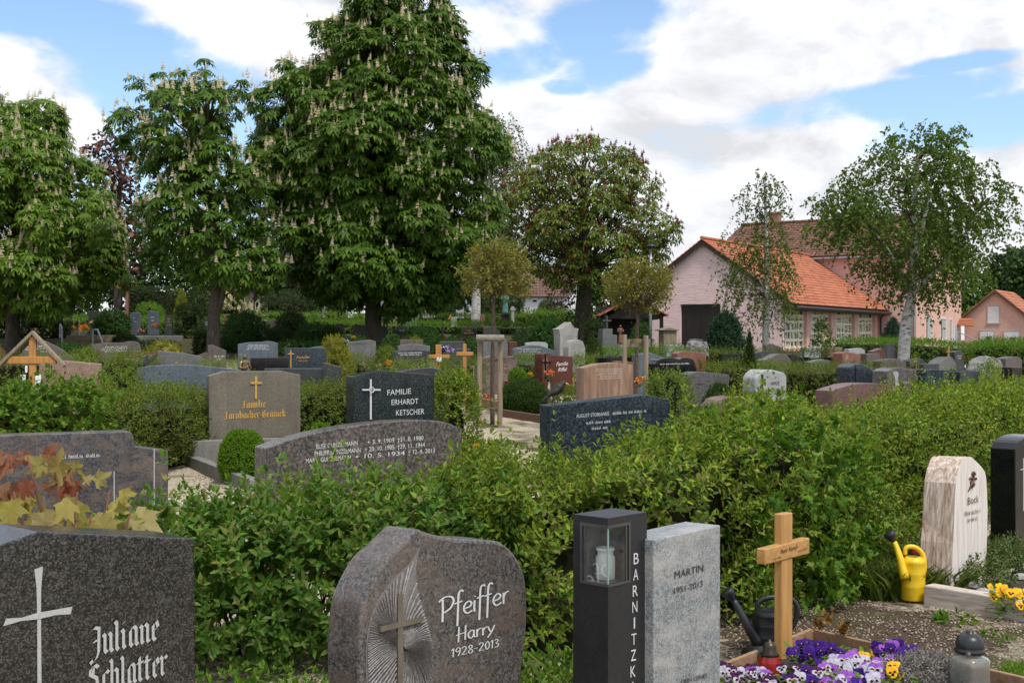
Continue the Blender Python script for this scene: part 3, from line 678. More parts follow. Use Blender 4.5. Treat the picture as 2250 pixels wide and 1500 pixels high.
def sans(text,shear=0,font=None):
    key=(text,shear)
    if key not in _TXT:
        cu=bpy.data.curves.new('letters','FONT'); cu.body=text; cu.size=1; cu.shear=shear; cu.resolution_u=3
        ob=bpy.data.objects.new('letters',cu); COL.objects.link(ob); dg=bpy.context.evaluated_depsgraph_get()
        me=bpy.data.meshes.new_from_object(ob.evaluated_get(dg)); V=[tuple(v.co) for v in me.vertices]; Fs=[list(p.vertices) for p in me.polygons]
        bpy.data.objects.remove(ob); bpy.data.curves.remove(cu); bpy.data.meshes.remove(me)
        xs=[v[0] for v in V]; ys=[v[1] for v in V]; x0=min(xs)
        _TXT[key]=([(v[0]-x0,v[1]/.73,0) for v in V],Fs,max(xs)-x0)
    return _TXT[key]
class Stone:
    """upright slab: its front face runs from the left edge at distance Y in plan direction A; outline points are given as seen in the photograph"""
    def __init__(s,pts,Y,a,px0=None):
        s.a=R(a); s.d=Vector((math.cos(s.a),math.sin(s.a),0)); s.back=Vector((-math.sin(s.a),math.cos(s.a),0)); s.n=-s.back
        s.px0=px0 if px0 is not None else pts[0][0]; s.o=Vector((X(s.px0,Y),Y,0))
    def s_of(s,px):
        k=(px-CX)/F; return (k*s.o.y-s.o.x)/(s.d.x-k*s.d.y)
    def w(s,px,py,off=0):
        t=s.s_of(px); Yd=s.o.y+t*s.d.y; q=s.o+s.d*t; q.z=EYE-(py-CY)/F*Yd; return q+s.n*off
    def at(s,t,z,off=0):
        q=s.o+s.d*t; q.z=z; return q+s.n*off
def slab_mesh(S,pts,t,bottom=None,smooth=0,mb=None,flare=0,sink=.12):
    top=[S.w(*p) for p in pts]
    if smooth: top=spline(top,smooth)
    L,Rr=top[0],top[-1]
    zl=gz(L.x,L.y)-sink if bottom is None else bottom; zr=gz(Rr.x,Rr.y)-sink if bottom is None else bottom
    bl=Vector((L.x,L.y,zl))+S.d*(-flare); br=Vector((Rr.x,Rr.y,zr))+S.d*flare
    mb=mb or MB(); mb.prism([bl]+top+[br],S.back*t); return mb,top
def write(S,root,items,mat,name='lettering',off=.003):
    """ITEMS: (text, px1, py1, px2, py2, capital height in photo px, style): baseline from (px1,py1) to (px2,py2)"""
    for it in items:
        mb=MB()
        text,x1,y1,x2,y2,cap,style=it[:7]; wt=it[7] if len(it)>7 else None
        a=S.w(x1,y1); b=S.w(x2,y2); Yd=a.y; ch=cap/F*Yd
        if style in('fraktur','script'): V,Fs,wd=glyphs(text,style,wt); ch=ch/(1.45 if style=='fraktur' else 1.25)
        elif style=='italic': V,Fs,wd=sans(text,.35)
        else: V,Fs,wd=sans(text)
        u=(b-a); k=u.length/max(wd,1e-6); u.normalize()
        mb.add([a+u*(v[0]*k)+Vector((0,0,v[1]*ch))+S.n*(off+v[2]*.01) for v in V],Fs)
        mb.build(name,mat,root)
def scribble(S,root,lines,mat,name='lettering',seed=0,off=.003):
    """small lettering too fine to read: rows of short upright marks grouped like words"""
    r=random.Random(seed+int(S.o.x*100)); mb=MB()
    for (x1,y1,x2,y2,cap) in lines:
        a=S.w(x1,y1); b=S.w(x2,y2); u=b-a; L=u.length; u.normalize(); ch=cap/F*a.y; x=0
        while x<L-ch*.3:
            for _ in range(r.randint(3,8)):
                w=ch*r.uniform(.28,.5)
                if x+w>L: break
                p=a+u*x; q=p+u*w; hz=Vector((0,0,ch*r.choice([.7,.72,1.0]))); th=ch*.12
                mb.add([p+S.n*off,p+u*th+S.n*off,p+u*th+hz+S.n*off,p+hz+S.n*off],[[0,1,2,3]])
                k=r.random()
                zz=Vector((0,0,ch*(.0 if k<.3 else .32 if k<.6 else .55)))
                mb.add([p+u*th*1.1+zz+S.n*off,q-u*th*.4+zz+S.n*off,q-u*th*.4+zz+Vector((0,0,th))+S.n*off,p+u*th*1.1+zz+Vector((0,0,th))+S.n*off],[[0,1,2,3]])
                if k>.45: mb.add([q-u*th*1.2+S.n*off,q-u*th*.3+S.n*off,q-u*th*.3+hz*.7+S.n*off,q-u*th*1.2+hz*.7+S.n*off],[[0,1,2,3]])
                x+=w+ch*.1
            x+=ch*.5
    return mb.build(name,mat,root)
def bar_cross(S,root,px,py1,py2,bx1,bx2,by,th,mat,name='cross',off=.012,proud=.02,bslope=0):
    """a small cross laid on the face: upright at PX from PY1 to PY2, arm at BY from BX1 to BX2, stroke TH photo px"""
    mb=MB(); h=th/2
    for q in ([(px-h,py2),(px+h,py2),(px+h,py1),(px-h,py1)],):
        mb.prism([S.w(*p,off) for p in q],S.n*-proud)
    k=bslope
    mb.prism([S.w(bx1,by+h+k,off+.003),S.w(bx2,by+h-k,off+.003),S.w(bx2,by-h-k,off+.003),S.w(bx1,by-h+k,off+.003)],S.n*-proud)
    return mb.build(name,mat,root)
USED=[]
def stone(label,pts,Y,a,mat,t=.15,smooth=0,name='gravestone',cat='gravestone',plinth=None,texts=(),scr=(),lmat=None,cross=None,bevel=.008,bottom=None,flare=0,px0=None,group=None,rough=0,seg=2):
    S=Stone(pts,Y,a,px0); mb,top=slab_mesh(S,pts,t,bottom,smooth,flare=flare)
    USED.append(label)
    multi=bool(texts or scr or cross or plinth)
    m=(top[0]+top[-1])/2; base=Vector((m.x,m.y,gz(m.x,m.y)))
    if rough:
        bm=bmesh.new(); me=bpy.data.meshes.new('tmp'); me.from_pydata([tuple(v) for v in mb.v],[],mb.f); bm.from_mesh(me); bpy.data.meshes.remove(me)
        bmesh.ops.triangulate(bm,faces=bm.faces[:]); bmesh.ops.subdivide_edges(bm,edges=bm.edges[:],cuts=3,use_grid_fill=True); bmesh.ops.recalc_face_normals(bm,faces=bm.faces[:])
        rr=random.Random(5)
        from mathutils import noise as mn
        bm.normal_update()
        for v in bm.verts: v.co+=v.normal*(mn.noise(v.co*6)*rough+mn.noise(v.co*17)*rough*.4)
        mb=MB(); bm.verts.index_update(); mb.add([v.co.copy() for v in bm.verts],[[v.index for v in f.verts] for f in bm.faces]); bm.free(); bevel=0
    if not multi:
        o=mb.build(name,mat,None,base,bevel=bevel,seg=seg); tag(o,label,cat,group); return S,o
    root=empty(name,base,label,cat,group); mb.build('slab',mat,root,bevel=bevel,seg=seg)
    if plinth:
        pm,ph,ext=plinth; L,Rr=top[0],top[-1]; q=MB(); c=(L+Rr)/2+S.back*t/2; zb=gz(c.x,c.y)-.1
        q.box((c.x,c.y,zb+(ph+.1)/2),((Rr-L).to_2d().length+2*ext,t+2*ext,ph+.1),S.a); q.build('plinth',pm,root,bevel=.008)
    if texts: write(S,root,texts,lmat or whiteL)
    if scr: scribble(S,root,scr,lmat or whiteL)
    if cross: bar_cross(S,root,*cross)
    return S,root
SUN_E,EXPO,SKY_S,CLOUD,SKY_TINT=2.9,0.17,.10,.90,(1.45,1.62,1.75)
# ---------------------------------------------------------------- camera, sun, sky
cam=bpy.data.objects.new('camera',bpy.data.cameras.new('camera')); COL.objects.link(cam)
cam.location=(0,0,EYE); cam.rotation_euler=(R(90),0,0); cam.data.sensor_width=36; cam.data.lens=36*F/2250; cam.data.clip_end=3000; cam.data.clip_start=.05
SC.camera=cam
SUN_EL,SUN_AZ=R(60),R(146)           # azimuth from +Y (view direction) clockwise: behind the camera, to the right
sd=Vector((math.sin(SUN_AZ)*math.cos(SUN_EL),math.cos(SUN_AZ)*math.cos(SUN_EL),math.sin(SUN_EL)))
sl=bpy.data.lights.new('sun','SUN'); sl.energy=SUN_E; sl.angle=R(10); sl.color=(1.0,.95,.87)
so=bpy.data.objects.new('sun',sl); COL.objects.link(so); so.rotation_euler=(-sd).to_track_quat('-Z','Y').to_euler()
SC.view_settings.view_transform='Standard'; SC.view_settings.look='None'; SC.view_settings.exposure=EXPO; SC.view_settings.gamma=1
SC.cycles.use_denoising=True
SC.cycles.max_bounces=8; SC.cycles.transparent_max_bounces=16
W=bpy.data.worlds.new('World'); SC.world=W; W.use_nodes=True; nt=W.node_tree; nt.nodes.clear()
out=nt.nodes.new('ShaderNodeOutputWorld'); bg=nt.nodes.new('ShaderNodeBackground'); nt.links.new(bg.outputs[0],out.inputs[0])
sky=nt.nodes.new('ShaderNodeTexSky'); sky.sky_type='NISHITA'; sky.sun_disc=False; sky.sun_elevation=SUN_EL; sky.sun_rotation=SUN_AZ; sky.air_density=1.0; sky.dust_density=.6; sky.ozone_density=1.4
bg.inputs[1].default_value=SKY_S
dirv=nt.nodes.new('ShaderNodeTexCoord').outputs['Generated']
def wmath(op,a,b=None,c=None):
    m=nt.nodes.new('ShaderNodeMath'); m.operation=op
    for i,v in enumerate((a,b,c)):
        if v is None: continue
        if hasattr(v,'node'): nt.links.new(v,m.inputs[i])
        else: m.inputs[i].default_value=v
    return m.outputs[0]
sep=nt.nodes.new('ShaderNodeSeparateXYZ'); nt.links.new(dirv,sep.inputs[0])
dx,dy,dz=sep.outputs
def blob(x,z,rx,rz,rot=0,soft=.5):
    """soft elliptical patch of sky in the direction (x, z)"""
    u=wmath('SUBTRACT',dx,x); v=wmath('SUBTRACT',dz,z); c,s=math.cos(rot),math.sin(rot)
    a=wmath('ADD',wmath('MULTIPLY',u,c/rx),wmath('MULTIPLY',v,s/rx)); b=wmath('ADD',wmath('MULTIPLY',u,-s/rz),wmath('MULTIPLY',v,c/rz))
    d=wmath('SQRT',wmath('ADD',wmath('MULTIPLY',a,a),wmath('MULTIPLY',b,b)))
    return wmath('SMOOTH_MIN',1.0,wmath('MAXIMUM',0.0,wmath('MULTIPLY',wmath('SUBTRACT',1.35,d),1/.7)),.1)
def sk(px,py):
    v=Vector(((px-CX)/F,1,-(py-CY)/F)).normalized(); return v.x,v.z
# flatten toward the horizon so clouds stretch there
co=nt.nodes.new('ShaderNodeVectorMath'); co.operation='MULTIPLY'; nt.links.new(dirv,co.inputs[0]); co.inputs[1].default_value=(1,1,1.9)
n1=noise(nt,co.outputs[0],7.5,9,.56,.25); n2=noise(nt,co.outputs[0],24,6,.6)
off=nt.nodes.new('ShaderNodeVectorMath'); off.operation='ADD'; nt.links.new(co.outputs[0],off.inputs[0]); off.inputs[1].default_value=(.02,0,.045)
n1b=noise(nt,off.outputs[0],7.5,9,.56,.25)
def sb(px,py,rx,ry,rot=0):
    x,z=sk(px,py); return blob(x,z,rx/F,ry/F,rot)
clouds=[(1500,420,560,320,0),(1900,40,620,170,.06),(1400,90,420,150,.0),(2050,430,330,110,.1),(500,-30,420,70,.0),(640,70,300,90,-.42),(60,190,150,140,-.1),(90,270,130,70,0),(1120,300,150,190,0),(2350,500,260,140,0),(820,160,120,90,0)]
blues=[(1900,225,270,40,.10),(2150,270,190,50,.12),(330,190,210,110,-.5),(430,310,190,140,0),(1330,60,150,75,.35),(1150,140,120,45,.2),(1330,150,120,40,.15),(130,30,160,45,.1),(2100,140,120,18,.1),(1240,190,60,18,0)]
acc=None
for c in clouds:
    q=sb(*c); acc=q if acc is None else wmath('MAXIMUM',acc,q)
neg=None
for c in blues:
    q=sb(*c); neg=q if neg is None else wmath('MAXIMUM',neg,q)
# elsewhere in the sky the same broken cloud cover by noise alone
cen=wmath('ADD',wmath('MULTIPLY',acc,.62),wmath('MULTIPLY',neg,-.66))
inview=sb(1125,300,1500,620)
dens=wmath('ADD',wmath('MULTIPLY',wmath('SUBTRACT',n1,.5),2.3),wmath('ADD',wmath('MULTIPLY',wmath('SUBTRACT',n2,.5),.95),wmath('ADD',cen,wmath('MULTIPLY',wmath('SUBTRACT',1.0,inview),.32))))
cl=nt.nodes.new('ShaderNodeMapRange'); cl.interpolation_type='SMOOTHSTEP'; nt.links.new(dens,cl.inputs[0]); cl.inputs[1].default_value=-.22; cl.inputs[2].default_value=.5
# thicker cloud is greyer below, brighter toward the light
sh=wmath('MULTIPLY',wmath('SUBTRACT',n1,n1b),5.5)
thick=nt.nodes.new('ShaderNodeMapRange'); nt.links.new(dens,thick.inputs[0]); thick.inputs[1].default_value=.35; thick.inputs[2].default_value=1.35
lum=wmath('SUBTRACT',wmath('ADD',1.0,wmath('MULTIPLY',sh,.30)),wmath('MULTIPLY',thick.outputs[0],.10))
lum=wmath('MINIMUM',wmath('MAXIMUM',lum,.78),1.1)
cc=nt.nodes.new('ShaderNodeVectorMath'); cc.operation='SCALE'; cc.inputs[0].default_value=tuple(CLOUD/SKY_S*q for q in (.97,.985,1.03)); nt.links.new(lum,cc.inputs['Scale'])
skyc=mixc(nt,1.0,sky.outputs[0],SKY_TINT,'MULTIPLY')
haz=nt.nodes.new('ShaderNodeMapRange'); nt.links.new(dz,haz.inputs[0]); haz.inputs[1].default_value=.0; haz.inputs[2].default_value=.34; haz.inputs[3].default_value=.16; haz.inputs[4].default_value=0
skyc=mixc(nt,haz.outputs[0],skyc,tuple(CLOUD/SKY_S*q for q in (.9,.95,1.0)))
nt.links.new(mixc(nt,cl.outputs[0],skyc,cc.outputs[0]),bg.inputs[0])

# ---------------------------------------------------------------- ground
def ground():
    ys=np.concatenate([np.linspace(-12,4,9),np.linspace(4.4,12,40),np.linspace(12.4,45,90),np.geomspace(46,700,60)]); xs=np.concatenate([-np.geomspace(14,500,22)[::-1],np.linspace(-13.5,13.5,110),np.geomspace(14,500,22)])
    Xg,Yg=np.meshgrid(xs,ys); Zg=np.vectorize(gz)(Xg,Yg); Zg=Zg+.012*np.sin(Xg*3.1+Yg*1.7)*np.sin(Yg*2.3-Xg)+.006*np.sin(Xg*9+1)*np.sin(Yg*8)
    V=np.stack([Xg,Yg,Zg],-1).reshape(-1,3); nx=len(xs); ny=len(ys); i=np.arange(ny-1)[:,None]*nx+np.arange(nx-1)[None]
    Fq=np.stack([i,i+1,i+nx+1,i+nx],-1).reshape(-1,4)
    m,nt,b,_=newmat('gravel_soil_ground'); co=objco(nt)
    vor=N(nt,'ShaderNodeTexVoronoi'); vor.inputs['Scale'].default_value=75; nt.links.new(co,vor.inputs['Vector'])
    peb=ramp(nt,vor.outputs['Color'],[(.15,(.23,.18,.12)),(.45,(.38,.32,.235)),(.8,(.52,.46,.37))]).outputs[0]
    soil=ramp(nt,noise(nt,co,30,6,.7),[(.3,(.035,.025,.017)),(.6,(.085,.06,.04)),(.75,(.2,.155,.11))]).outputs[0]
    gras=ramp(nt,noise(nt,co,45,5,.7),[(.3,(.03,.045,.01)),(.7,(.08,.11,.022))]).outputs[0]
    sp=nt.nodes.new('ShaderNodeSeparateXYZ'); nt.links.new(co,sp.inputs[0])
    def patch(cx,cy,rx,ry):
        m_=nt.nodes.new('ShaderNodeMapping'); m_.vector_type='TEXTURE'; m_.inputs['Location'].default_value=(cx,cy,0); m_.inputs['Scale'].default_value=(rx,ry,1e4); nt.links.new(co,m_.inputs[0])
        l=nt.nodes.new('ShaderNodeVectorMath'); l.operation='LENGTH'; nt.links.new(m_.outputs[0],l.inputs[0])
        a=nt.nodes.new('ShaderNodeMath'); a.operation='ADD'; nt.links.new(l.outputs['Value'],a.inputs[0])
        nn=nt.nodes.new('ShaderNodeMath'); nn.operation='MULTIPLY_ADD'; nt.links.new(noise(nt,co,5,6,.7),nn.inputs[0]); nn.inputs[1].default_value=1.5; nn.inputs[2].default_value=-.75; nt.links.new(nn.outputs[0],a.inputs[1])
        return ramp(nt,a.outputs[0],[(.75,(1,1,1)),(1.05,(0,0,0))]).outputs[0]
    c=peb
    c=mixc(nt,patch(1.9,7.2,1.0,1.0),c,soil)
    c=mixc(nt,patch(1.9,8.6,1.1,.9),c,soil)
    c=mixc(nt,ramp(nt,noise(nt,co,.55,5,.6),[(.52,(0,0,0)),(.6,(1,1,1))]).outputs[0],c,mixc(nt,.5,soil,gras))
    far=ramp(nt,sp.outputs[1],[(.0,(0,0,0)),(1.0,(1,1,1))]); mr=nt.nodes.new('ShaderNodeMapRange'); nt.links.new(sp.outputs[1],mr.inputs[0]); mr.inputs[1].default_value=26; mr.inputs[2].default_value=33
    c=mixc(nt,mr.outputs[0],c,mixc(nt,.6,gras,soil))
    nt.links.new(c,b.inputs['Base Color']); b.inputs['Roughness'].default_value=.95; b.inputs['Specular IOR Level'].default_value=.2
    bump(nt,b,vor.outputs['Distance'],.6,.012)
    o=link('ground',npmesh('ground',V,Fq),m,smooth=True); tag(o,kind='structure')
ground()
# ---------------------------------------------------------------- foreground gravestones
def px_spline(pts,k=4): return [(v.x,v.y) for v in spline([(a,b,0) for a,b in pts],k)]
# dark stone with blackletter names, lower left
S,r=stone('tall dark speckled gravestone with flared white cross and blackletter name',[(-60,1244),(0,1197),(85,1168),(428,1183)],3.6,46.5,julian,t=.25,flare=.012,texts=[('Juliane',200,1441,351,1402,62,'fraktur'),('Schlatter',193,1525,368,1478,62,'fraktur')],lmat=chisel,bevel=.006)
mb=MB()
for q in ([(75,1250),(94,1244),(90,1290),(89.5,1352),(91,1530),(82,1530),(81.5,1352),(80,1290)],[(13,1358),(48,1356),(84,1345),(125,1338),(158,1332),(154,1348),(122,1350),(84,1359),(45,1363),(7,1374)]):
    mb.prism([S.w(*p,.0015 if q[0][0]>50 else .003) for p in q],S.n*-.004)
mb.build('cross',chisel,r)
# leaf-carved stone, lower centre
left=[(792,1560),(789,1447),(791,1393),(796,1340),(807,1303),(828,1260),(849,1228),(873,1207),(919,1161)]
right=[(919,1161),(940,1170),(980,1180),(1033,1185),(1081,1187),(1105,1193),(1127,1212),(1145,1241),(1155,1273),(1159,1327),(1157,1393),(1148,1460),(1138,1560)]
for k in ('e','i','r','a','y'): SCR[k]=(SCR[k][0]*.95,[[(a,b*.76) for a,b in s] for s in SCR[k][1]])
SCR['P']=(.86,[[(.1,-.12),(.12,.5),(.12,1.22)],[(-.12,1.12),(.2,1.32),(.6,1.28),(.78,1.0),(.6,.62),(.3,.45),(.1,.42)]])
S,r=stone('rounded brown veined gravestone with pointed shoulder, carved ribbed leaf and bronze cross',px_spline(left,3)[:-1]+px_spline(right,3),4.2,50,paradi2,t=.16,px0=790,
  texts=[('Pfeiffer',967,1362,1117,1322,46,'script',.05),('Harry',1003,1408,1086,1388,30,'script',.05),('1928-2013',991,1443,1096,1419,19,'script',.05)],lmat=greyL,bevel=.012,bottom=-.1)
bl=px_spline([(807,1540),(804,1460),(805,1407),(815,1353),(833,1313),(865,1271),(903,1233),(921,1201)],4)+px_spline([(921,1201),(913,1260),(921,1313),(937,1367),(948,1415),(948,1460),(938,1540)],4)[1:]
mb=MB(); mb.prism([S.w(*p,.002) for p in bl],S.n*-.004); 
carved=plain('carved_stone_ground',(.17,.155,.15),.9,var=.3,scale=90)
ribm=granite('carved_stone_rib',(.2,.185,.175),(.30,.285,.275),(.42,.4,.39),rough=.85,bmp=.2)
cx,cy=882,1424; nb_=92; 
from mathutils.geometry import intersect_line_line_2d as ill
o_=mb.build('carved_leaf',carved,r); rb=MB()
for i in range(nb_):
    a=2*math.pi*(i+random.uniform(-.2,.2))/nb_; fx,fy=cx+math.cos(a)*420,cy+math.sin(a)*420; hit=None
    for j in range(len(bl)):
        h=ill((cx,cy),(fx,fy),bl[j],bl[(j+1)%len(bl)])
        if h is not None and (hit is None or (h-Vector((cx,cy))).length<(hit-Vector((cx,cy))).length): hit=h
    if hit is None: continue
    L=(hit-Vector((cx,cy))); n=8; line=[]
    for j in range(n+1):
        t=.05+.93*j/n; bend=math.sin(t*math.pi)*L.length*.2*(1 if math.sin(a)>-.2 else .5); line.append((cx+L.x*t-math.sin(a)*0+bend*math.sin(a)*.6,cy+L.y*t-bend*abs(math.cos(a)))+(( .5+1.9*t)*(L.length/130)**.5*.62,))
    for j in range(n):
        (x0,y0,w0),(x1,y1,w1)=line[j],line[j+1]; dx_,dy_=x1-x0,y1-y0; l=math.hypot(dx_,dy_) or 1; nx_,ny_=-dy_/l,dx_/l; jit=random.uniform(-.8,.8)
        A=[S.w(x0-nx_*w0,y0-ny_*w0,.0065),S.w(x0,y0,.0105),S.w(x0+nx_*w0,y0+ny_*w0,.0065),S.w(x1+nx_*w1,y1+ny_*w1,.0065),S.w(x1+jit,y1,.0105),S.w(x1-nx_*w1,y1-ny_*w1,.0065)]
        rb.add(A,[[0,1,4,5],[1,2,3,4]])
rb.build('carved_rib',ribm,r)
bar_cross(S,r,873,1303,1560,828,922,1369,11,plain('grey_bronze',(.2,.17,.13),.42,metal=.6,var=.2),off=.016,proud=.022,bslope=11)
jarm,_nt,_b,_o=newmat('milky_jar_glass'); _b.inputs['Base Color'].default_value=(.78,.8,.78,1); _b.inputs['Roughness'].default_value=.25; _b.inputs['Transmission Weight'].default_value=.1
# black pillar with the lantern niche, light grey stone beside it
Yp=4.6; S=Stone([(1336,1138)],Yp,47); U=.232; Vd=.165; zt=Z(1138,Yp); z0=Z(1283,Yp); z1=Z(1160,Yp); u1=.118; v1=.118
base=S.o+S.d*U/2+S.back*Vd/2
r=empty('lantern_pillar',(base.x,base.y,0),'black square stone pillar with corner lantern niche and vertical white letters','gravestone')
def lbox(mb,ua,ub,va,vb,za,zb):
    q=[S.o+S.d*u+S.back*v+Vector((0,0,z)) for z in(za,zb) for v in(va,vb) for u in(ua,ub)]
    mb.add(q,[[0,2,3,1],[4,5,7,6],[0,1,5,4],[2,6,7,3],[0,4,6,2],[1,3,7,5]])
mb=MB(); lbox(mb,0,U,0,Vd,-.1,z0); lbox(mb,0,U,0,Vd,z1,zt); lbox(mb,u1,U,0,Vd,z0,z1); lbox(mb,0,u1,v1,Vd,z0,z1); mb.build('pillar',pillarm,r)
mb=MB(); lbox(mb,u1-.002,u1,.004,v1-.002,z0,z1); lbox(mb,.004,u1-.002,v1-.002,v1,z0,z1); lbox(mb,.004,u1-.002,.004,v1-.002,z0,z0+.002); mb.build('niche_sheen_lining',plain('grey_niche_sheen',(.17,.17,.165),.35,var=.35,scale=40),r)  # added lining: weathered grey with reflected light put into its colour
fr=MB(); b=.010; e=.004
lbox(fr,-e,u1+b,-e,b*.3,z0-b,z0); lbox(fr,-e,u1+b,-e,b*.3,z1,z1+b); lbox(fr,u1,u1+b,-e,b*.3,z0,z1)
lbox(fr,-e*1.3,b*.3,b*.3,v1+b,z0-b,z0); lbox(fr,-e*1.3,b*.3,b*.3,v1+b,z1,z1+b); lbox(fr,-e*1.3,b*.3,v1,v1+b,z0,z1)
lbox(fr,u1-.016,u1-.008,-e*.5,.004,z0,z1); lbox(fr,-e*.5,.004,v1-.016,v1-.008,z0,z1); lbox(fr,u1-.03,u1-.02,-.012,-e,z0+(z1-z0)*.5,z0+(z1-z0)*.56)
fr.build('window_frame',dksteel,r)
mb=MB(); lbox(mb,-.001,.004,-.001,.004,z0,z1); mb.build('glass_edge',plain('greenish_glass_edge',(.22,.34,.3),.2),r)
for nm,A in (('glass_pane',[(0,0),(u1-.016,0)]),('glass_pane',[(0,0),(0,v1-.016)])):
    (ua,va),(ub,vb)=A; mb=MB(); q=[S.o+S.d*u+S.back*v+Vector((0,0,z)) for (u,v,z) in ((ua+.001,va+.001,z0),(ub+.001,vb+.001,z0),(ub+.001,vb+.001,z1),(ua+.001,va+.001,z1))]; mb.add(q,[[0,1,2,3]]); mb.build(nm,pane,r)
# letters on the right-hand face
mb=MB()
for i,chh in enumerate('BARNITZKI'):
    ym=1238+i*35.4; xm=1397-i*1.0; wd=(11 if chh!='I' else 3); 
    A=S.w(xm-wd/2,ym+1.2); Bv=S.w(xm+wd/2,ym-1.2); Vv,Ff,w_=sans(chh); u=(Bv-A); k=u.length/w_; u.normalize(); chgt=26/F*A.y
    mb.add([A+u*(v[0]*k)+Vector((0,0,v[1]*chgt))+S.n*.002 for v in Vv],Ff)
mb.build('lettering',greyL,r)
c=S.o+S.d*.062+S.back*.062
jar=empty('lantern_candle',(c.x,c.y,z0+.001),'frosted glass candle jar inside the lantern niche of the black pillar','candle')
mb=MB(); mb.lathe([(.03,.0),(.036,.004),(.036,.082),(.030,.092),(.030,.104),(.034,.106),(.034,.118),(.028,.118),(.028,.094),(.033,.08),(.033,.006)],(c.x,c.y,z0+.002),20); mb.build('glass_jar',jarm,jar,smooth=True)
mb=MB(); mb.lathe([(.026,0),(.0315,.003),(.0315,.034),(.02,.036)],(c.x,c.y,z0+.0085),18); mb.build('wax',candle,jar,smooth=True)
S,r=stone('light grey granite gravestone with sloped front and black capital letters beside the black pillar',[(1437,1186),(1583,1153)],4.735,51,lightgr,t=.165,texts=[('MARTIN',1481,1271,1544,1254,17,'sans'),('1951-2013',1480,1304,1543,1287,14,'sans'),('DEIN LEINES',1496,1502,1553,1487,11,'sans')],lmat=blackL,bevel=.005)
# wooden cross in the pansy bed
S=Stone([(1716,1125)],6.4,50); zb=gz(S.o.x,S.o.y)
r=empty('wooden_cross',(S.o.x+.02,S.o.y,zb),'pale varnished wooden cross with black name, standing in the pansy bed','grave cross')
def wbox(S,name,mat,r,x1,y1,x2,y2,t,off=0,sl=0,bottom=None,bevel=.006):
    mb=MB(); a=S.w(x1,y2,off); q=[S.w(x1,y2+sl,off),S.w(x1,y1+sl,off),S.w(x2,y1-sl,off),S.w(x2,y2-sl,off)]
    if bottom is not None: q[0].z=bottom; q[3].z=bottom
    mb.prism(q,S.back*t); return mb.build(name,mat,r,bevel=bevel)
wbox(S,'upright',woodkar,r,1718,1127,1742,1460,.045,0,2,zb-.1)
wbox(S,'crossbar',woodbar,r,1679,1193,1777,1228,.05,.006,12.5)
write(S,r,[('Peter Karsch',1712,1216,1750,1204,10,'italic'),('*11.02.1940',1691,1231,1713,1225,4.5,'italic'),('†10.12.2013',1750,1212,1771,1206,4.5,'italic')],blackL,off=.0085)
# pale stone with split side and its kerb, right
S=Stone([(2092,1294)],8.2,50); t=.215
pts=px_spline([(2090,1294),(2096,1150),(2100,1062)],3)+px_spline([(2106,1030),(2114,1009),(2122,1004)],2)+[(2134,1003)]+px_spline([(2150,1018),(2164,1036),(2168,1062)],2)+px_spline([(2170,1120),(2168,1200),(2166,1262)],3)
top=[S.w(*p) for p in pts]; zl=gz(top[0].x,top[0].y)-.1; fr=[Vector((top[0].x,top[0].y,zl))]+top+[Vector((top[-1].x,top[-1].y,zl))]
r=empty('gravestone',(top[0].x+.15,top[0].y+.2,gz(top[0].x,top[0].y)),'slim white grained gravestone with brown split side and bronze letters beside the yellow watering can','gravestone')
n=len(fr); bk=[p+S.back*t+S.d*(-.012+.03*(1 if i<n//2 else -1)*(.5 if 3<i<n-3 else 0)) for i,p in enumerate(fr)]
for i,p in enumerate(bk):
    if p.z>Z(1060,8.2): p.z-= .012*random.random()
mb=MB(); mb.add(fr+bk,[list(range(n))],0); mb.add(fr+bk,[list(range(2*n-1,n-1,-1))]+[[i,n+i,n+(i+1)%n,(i+1)%n] for i in range(n)],1)
mb.build('slab',[bockst,bocksd],r,bevel=.01)
write(S,r,[('Bock',2125,1108,2149,1102,17,'sans')],brownL,off=.006); write(S,r,[('Ilse',2119,1133,2131,1129,11,'sans')],brownL,off=.006)
scribble(S,r,[(2134,1130,2153,1124,10),(2124,1147,2148,1141,10)],brownL,off=.006)
mb=MB()
for i in range(6):
    a=i*1.05; cxp,cyp=2138+2.6*math.cos(a),1043+3.4*math.sin(a); mb.lathe([(.001,0),(.012,.004),(.009,.013),(.001,.016)],S.w(cxp,cyp,.002),8)
mb.tube([S.w(2137,1047,.008),S.w(2133,1060,.012),S.w(2126,1079,.006)],[.008,.007,.003],6)
for (x1,y1,x2,y2) in ((2134,1052,2128,1049),(2133,1056,2138,1070),(2132,1058,2133,1073),(2136,1050,2144,1052)):
    mb.tube([S.w(x1,y1,.007),S.w((x1+x2)/2,(y1+y2)/2,.013),S.w(x2,y2,.006)],[.004,.011,.002],6)
mb.build('rose_ornament',brownL,r,smooth=True)
def kerb(label,pts,h,w,mat,z=None,name='grave_kerb',seed=0,bevel=.008):
    """a kerb stone run along ground points (x, y)"""
    mb=MB()
    for (a,b) in zip(pts,pts[1:]):
        a=Vector((*a,0));b=Vector((*b,0)); d=(b-a).normalized(); n_=Vector((-d.y,d.x,0)); za=(gz(a.x,a.y) if z is None else z); zb=(gz(b.x,b.y) if z is None else z)
        q=[a-n_*w/2+Vector((0,0,za-.06)),b-n_*w/2+Vector((0,0,zb-.06)),b-n_*w/2+Vector((0,0,zb+h)),a-n_*w/2+Vector((0,0,za+h))]; mb.prism(q,n_*w)
    o=mb.build(name,mat,None,bevel=bevel); return tag(o,label,'grave kerb')
ka=P(2040,1322,8.05); 
kerb('long white grained kerb stone along the bed of yellow pansies',[(2.62,8.02),(3.55,6.95)],.125,.11,bockkb)
